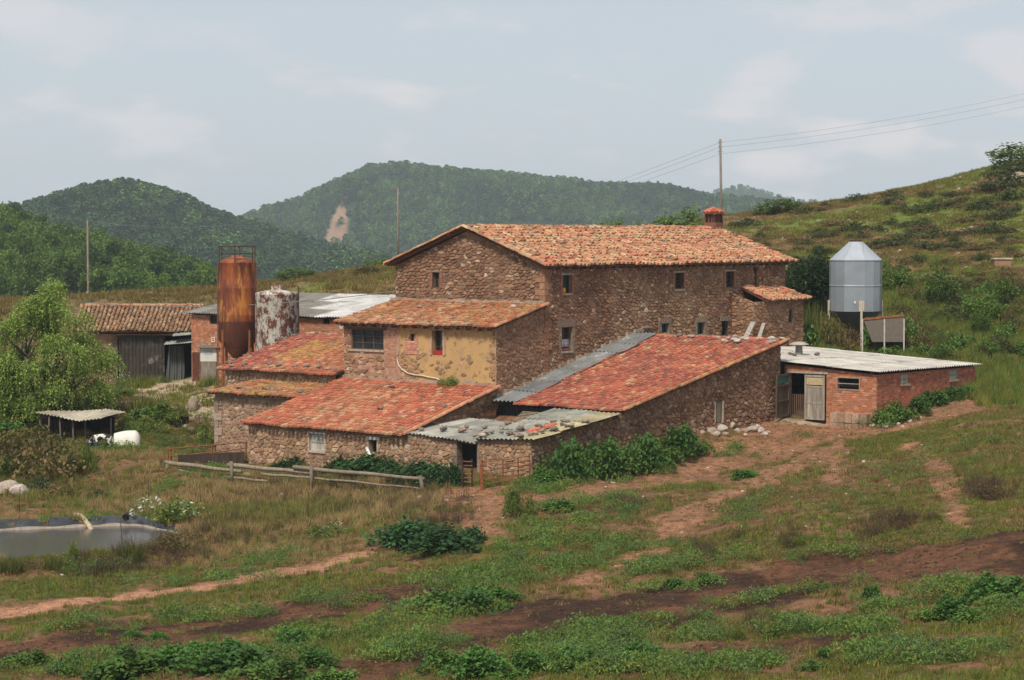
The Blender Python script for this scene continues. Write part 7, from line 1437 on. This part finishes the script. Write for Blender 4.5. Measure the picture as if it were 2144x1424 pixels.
# white igloo hutch
c = P(266, 893, 116.3); c.z = h1(c.x, c.y) - 0.02; e = empty('calf_hutch', c, 'rounded white plastic calf hutch with a dark entrance', 'hutch'); L_ = K(54, 116.3); mb = MB(); vs_, fs = [], []; NA, NS = 16, 12
axv = Vector((1, 0.12, 0)).normalized(); sdv = Vector((-axv.y, axv.x, 0)); hh = 0.80; ww = 0.62
for i in range(NS + 1):
    t = i / NS; k = 0.82 + 0.18 * math.sin(min(1, t * 1.6) * math.pi / 2) if t < 0.8 else 1 - ((t - 0.8) / 0.2) ** 2 * 0.35
    for j in range(NA + 1): a = math.pi * j / NA; vs_.append(c + axv * (L_ * (t - 0.5)) + sdv * (math.cos(a) * ww * k) + UP * (math.sin(a) ** 0.8 * hh * k))
for i in range(NS):
    for j in range(NA): q = i * (NA + 1) + j; fs.append((q, q + 1, q + NA + 2, q + NA + 1))
fs.append(tuple(range(NA + 1))); fs.append(tuple(NS * (NA + 1) + j for j in range(NA + 1))); mb.faces(vs_, fs, (0.66, 0.63, 0.55)); mb.build('shell', M_PAINT, e, True)
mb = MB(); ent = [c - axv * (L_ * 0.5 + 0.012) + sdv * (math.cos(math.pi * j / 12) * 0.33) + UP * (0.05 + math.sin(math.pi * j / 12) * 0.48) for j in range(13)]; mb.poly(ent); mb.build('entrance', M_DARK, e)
# the calf: head down in a blue bucket
def calf():
    o0 = P(215, 908, 114.6); o0.z = h1(o0.x, o0.y); J = {}; vsk = [(0.30, 0, 0.66, .15), (0.10, 0, 0.67, .175), (-0.12, 0, 0.66, .17), (-0.30, 0, 0.68, .14), (-0.42, 0, 0.66, .095), (-0.52, -0.02, 0.56, .085), (-0.60, -0.03, 0.44, .085), (-0.65, -0.03, 0.32, .055)]
    ed = [(i, i + 1) for i in range(7)]; V = [Vector(v[:3]) for v in vsk]; Rr = [v[3] for v in vsk]
    for hipx, sx, sy, rear in ((0, 0.30, 0.10, 1), (0, 0.30, -0.10, 1), (3, -0.29, 0.10, 0), (3, -0.29, -0.10, 0)):
        ch = [(sx + (0.03 if rear else 0), sy, 0.50, .085), (sx - (0.05 if rear else 0.0), sy, 0.40, .055), (sx + (0.06 if rear else -0.01), sy, 0.27, .036), (sx + (0.03 if rear else 0.0), sy, 0.08, .03), (sx - 0.02, sy, 0.015, .04)]
        prev = hipx
        for q in ch: V.append(Vector(q[:3])); Rr.append(q[3]); ed.append((prev, len(V) - 1)); prev = len(V) - 1
    for sy in (1, -1): V.append(Vector((-0.55, 0.13 * sy, 0.56))); Rr.append(0.03); ed.append((5, len(V) - 1))
    prev = 0
    for q in ((0.42, 0, 0.72, .03), (0.47, 0.01, 0.55, .02), (0.48, 0.0, 0.38, .028)): V.append(Vector(q[:3])); Rr.append(q[3]); ed.append((prev, len(V) - 1)); prev = len(V) - 1
    m = bpy.data.meshes.new('calf'); m.from_pydata([tuple(v) for v in V], ed, []); o = bpy.data.objects.new('calf', m); COL.objects.link(o)
    md = o.modifiers.new('skin', 'SKIN'); 
    for i, r in enumerate(Rr): m.skin_vertices[0].data[i].radius = (r, r * (0.9 if i < 4 else 1)); m.skin_vertices[0].data[i].use_root = i == 0
    md.use_smooth_shade = True; s = o.modifiers.new('sub', 'SUBSURF'); s.levels = 2; s.render_levels = 2
    mt, nt, b = mk('calf_coat'); tc = nd(nt, 'ShaderNodeTexCoord'); nn = nd(nt, 'ShaderNodeTexNoise'); nn.inputs['Scale'].default_value = 3.4; nn.inputs['Detail'].default_value = 1.0; nt.links.new(tc.outputs['Object'], nn.inputs['Vector']); nt.links.new(mix(nt, mrange(nt, nn.outputs[0], 0.50, 0.53), (0.68, 0.62, 0.55), (0.022, 0.018, 0.016)), b.inputs['Base Color']); b.inputs['Roughness'].default_value = 0.8; m.materials.append(mt)
    o.location = o0; o.rotation_euler = (0, 0, math.radians(14)); o.scale = (1.05, 1.05, 1.05); tag(o, 'black and white calf with its head lowered to a blue bucket', 'calf')
calf()
for i, (u, lab) in enumerate(((187, 'blue bucket standing left of the calf, next to the straw'), (201, 'blue bucket under the calf muzzle'), (226, 'blue tub behind the calf beside the hutch'))):
    c = P(u, 910, 114.4 + 0.3 * (i == 2)); c.z = h1(c.x, c.y); e = empty('bucket', c, lab, 'bucket'); mb = MB(); mb.lathe(c, [(0.0, 0.02), (0.15, 0.0), (0.20, 0.30), (0.215, 0.31), (0.18, 0.29), (0.14, 0.05), (0, 0.05)], 16, (0.03, 0.085, 0.19)); mb.build('pail', M_PAINT, e, True)
    mb = MB(); mb.tube([c + Vector((0.21 * math.cos(a), 0.03, 0.30 + 0.10 * math.sin(a))) for a in [math.pi * j / 8 for j in range(9)]], 0.008, 4, (0.3, 0.3, 0.3)); mb.build('handle', M_PAINT, e)
c_hay = tuft_mesh('straw_wad', 55, 500, 0.42, 0.34, 0.012, [(3, (0.42, 0.27, 0.10)), (2, (0.34, 0.20, 0.075))], 1.2); 
for u, v, s, lab in ((172, 912, 0.9, 'wad of golden straw beside the blue buckets'), (205, 914, 0.8, 'loose straw on the ground under the calf')): g_ = G(u, v); o = bpy.data.objects.new('straw_pile', c_hay if u < 180 else c_hay.copy()); COL.objects.link(o); o.location = g_; o.scale = (s, s, 1.3 * s if u < 180 else 0.4); tag(o, lab, 'straw')
# flower tub in the yard
c = P(387, 866, 121.0); c.z = h1(c.x, c.y); e = empty('plant_tub', c, 'black tub of yellow-green flowers beside the boulder', 'plant pot'); mb = MB(); mb.lathe(c, [(0.0, 0.02), (0.19, 0), (0.25, 0.38), (0.26, 0.39), (0.2, 0.34), (0, 0.34)], 14, (0.02, 0.02, 0.02)); mb.build('tub', M_PAINT, e, True)
o = bpy.data.objects.new('flowers', CR['yellow']); COL.objects.link(o); o.parent = e; o.location = (0, 0, 0.36); o.scale = (0.32, 0.32, 0.45)
c = P(372, 872, 120.5); c.z = h1(c.x, c.y); mb = MB(); mb.lathe(c, [(0.0, 0.02), (0.13, 0), (0.17, 0.3), (0.13, 0.28), (0, 0.26)], 12, (0.03, 0.03, 0.03)); tag(mb.build('plant_tub', M_PAINT, None, True), 'small empty black tub left of the flower tub', 'plant pot')

# ------------------------------------------------------------------ odds and ends on the walls
pts = [fW.pt(*fW.hit(u, v), 0.07) for u, v in ((834,740),(833,752),(836,764),(843,773),(855,781),(870,785),(885,786),(897,789),(915,792),(922,795),(926,800))]
prop_tube('garden_hose', pts, 0.032, M_PAINT, (0.62, 0.52, 0.38), 'pale hose hanging in a curve on the ochre wall', 'hose', None, 7)
q = W(AW - 0.35, FA(AW - 0.3).hit(945, 805)[0], zb(AW - 0.35) + 0.02); o = bpy.data.objects.new('wall_plant', CR['feather']); COL.objects.link(o); o.location = q; o.scale = (0.62, 0.5, 0.55); tag(o, 'green tuft growing where the red roof meets the ochre wall', 'plant')
pts = [fBn.pt(*fBn.hit(u, v), d) for u, v, d in ((770,938,0.05),(778,944,0.25),(796,962,0.55))]
prop_tube('drain_pipe', pts, 0.085, M_PAINT, (0.66, 0.65, 0.62), 'white plastic pipe slanting out of the barn wall opening', 'pipe')
for i, (ub, vb, ut, vt, lab) in enumerate(((1556, 706, 1572, 674, 'wider grey plank leaning on the farmhouse wall'), (1586, 706, 1596, 676, 'narrower grey plank leaning beside the wider one'))):
    a = FB(-2.5).pt(*FB(-2.5).hit(ub, vb)); b = FB(-1.66).pt(*FB(-1.66).hit(ut, vt)); d = (b - a); n_ = d.cross(AX).normalized(); mb = MB(); mb.box(a, AX * (0.55 - 0.18 * i), d, n_ * 0.05, (0.36, 0.33, 0.29)); tag(mb.build('leaning_plank', M_WOOD), lab, 'plank')
a, b = P(1690, 716, 128.5), P(1625, 719, 127.5); prop_tube('loose_pole', [a, b], 0.05, M_WOOD, (0.16, 0.13, 0.1), 'dark pole lying on the weeds above the pale shed roof', 'pole')
g_ = G(2100, 556); mb = MB(); mb.box(g_ - Vector((0.6, 0, 0.3)), Vector((1.2, 0, 0)), Vector((0, 0.8, 0)), UP * 0.72, (0.30, 0.16, 0.10)); mb.box(g_ + Vector((-0.68, -0.08, 0.42)), Vector((1.36, 0, 0)), Vector((0, 0.96, 0)), UP * 0.09, (0.45, 0.38, 0.33)); tag(mb.build('brick_pier', M_BRICK), 'small brick water box on the hillside', 'water box')

# ------------------------------------------------------------------ haze in the air
mb = MB(); mb.box(Vector((-2600, -60, -58)), Vector((5200, 0, 0)), Vector((0, 4600, 0)), UP * 172)
hz_m = bpy.data.materials.new('air'); hz_m.use_nodes = True; nt = hz_m.node_tree; nt.nodes.clear(); out = nt.nodes.new('ShaderNodeOutputMaterial'); pv = nt.nodes.new('ShaderNodeVolumePrincipled')
pv.inputs['Color'].default_value = (0.80, 0.92, 1.0, 1); pv.inputs['Density'].default_value = 0.00014; pv.inputs['Anisotropy'].default_value = 0.0; nt.links.new(pv.outputs[0], out.inputs['Volume'])
o = mb.build('haze', hz_m); tag(o, 'thin bluish haze in the air', 'haze', None, 'stuff')
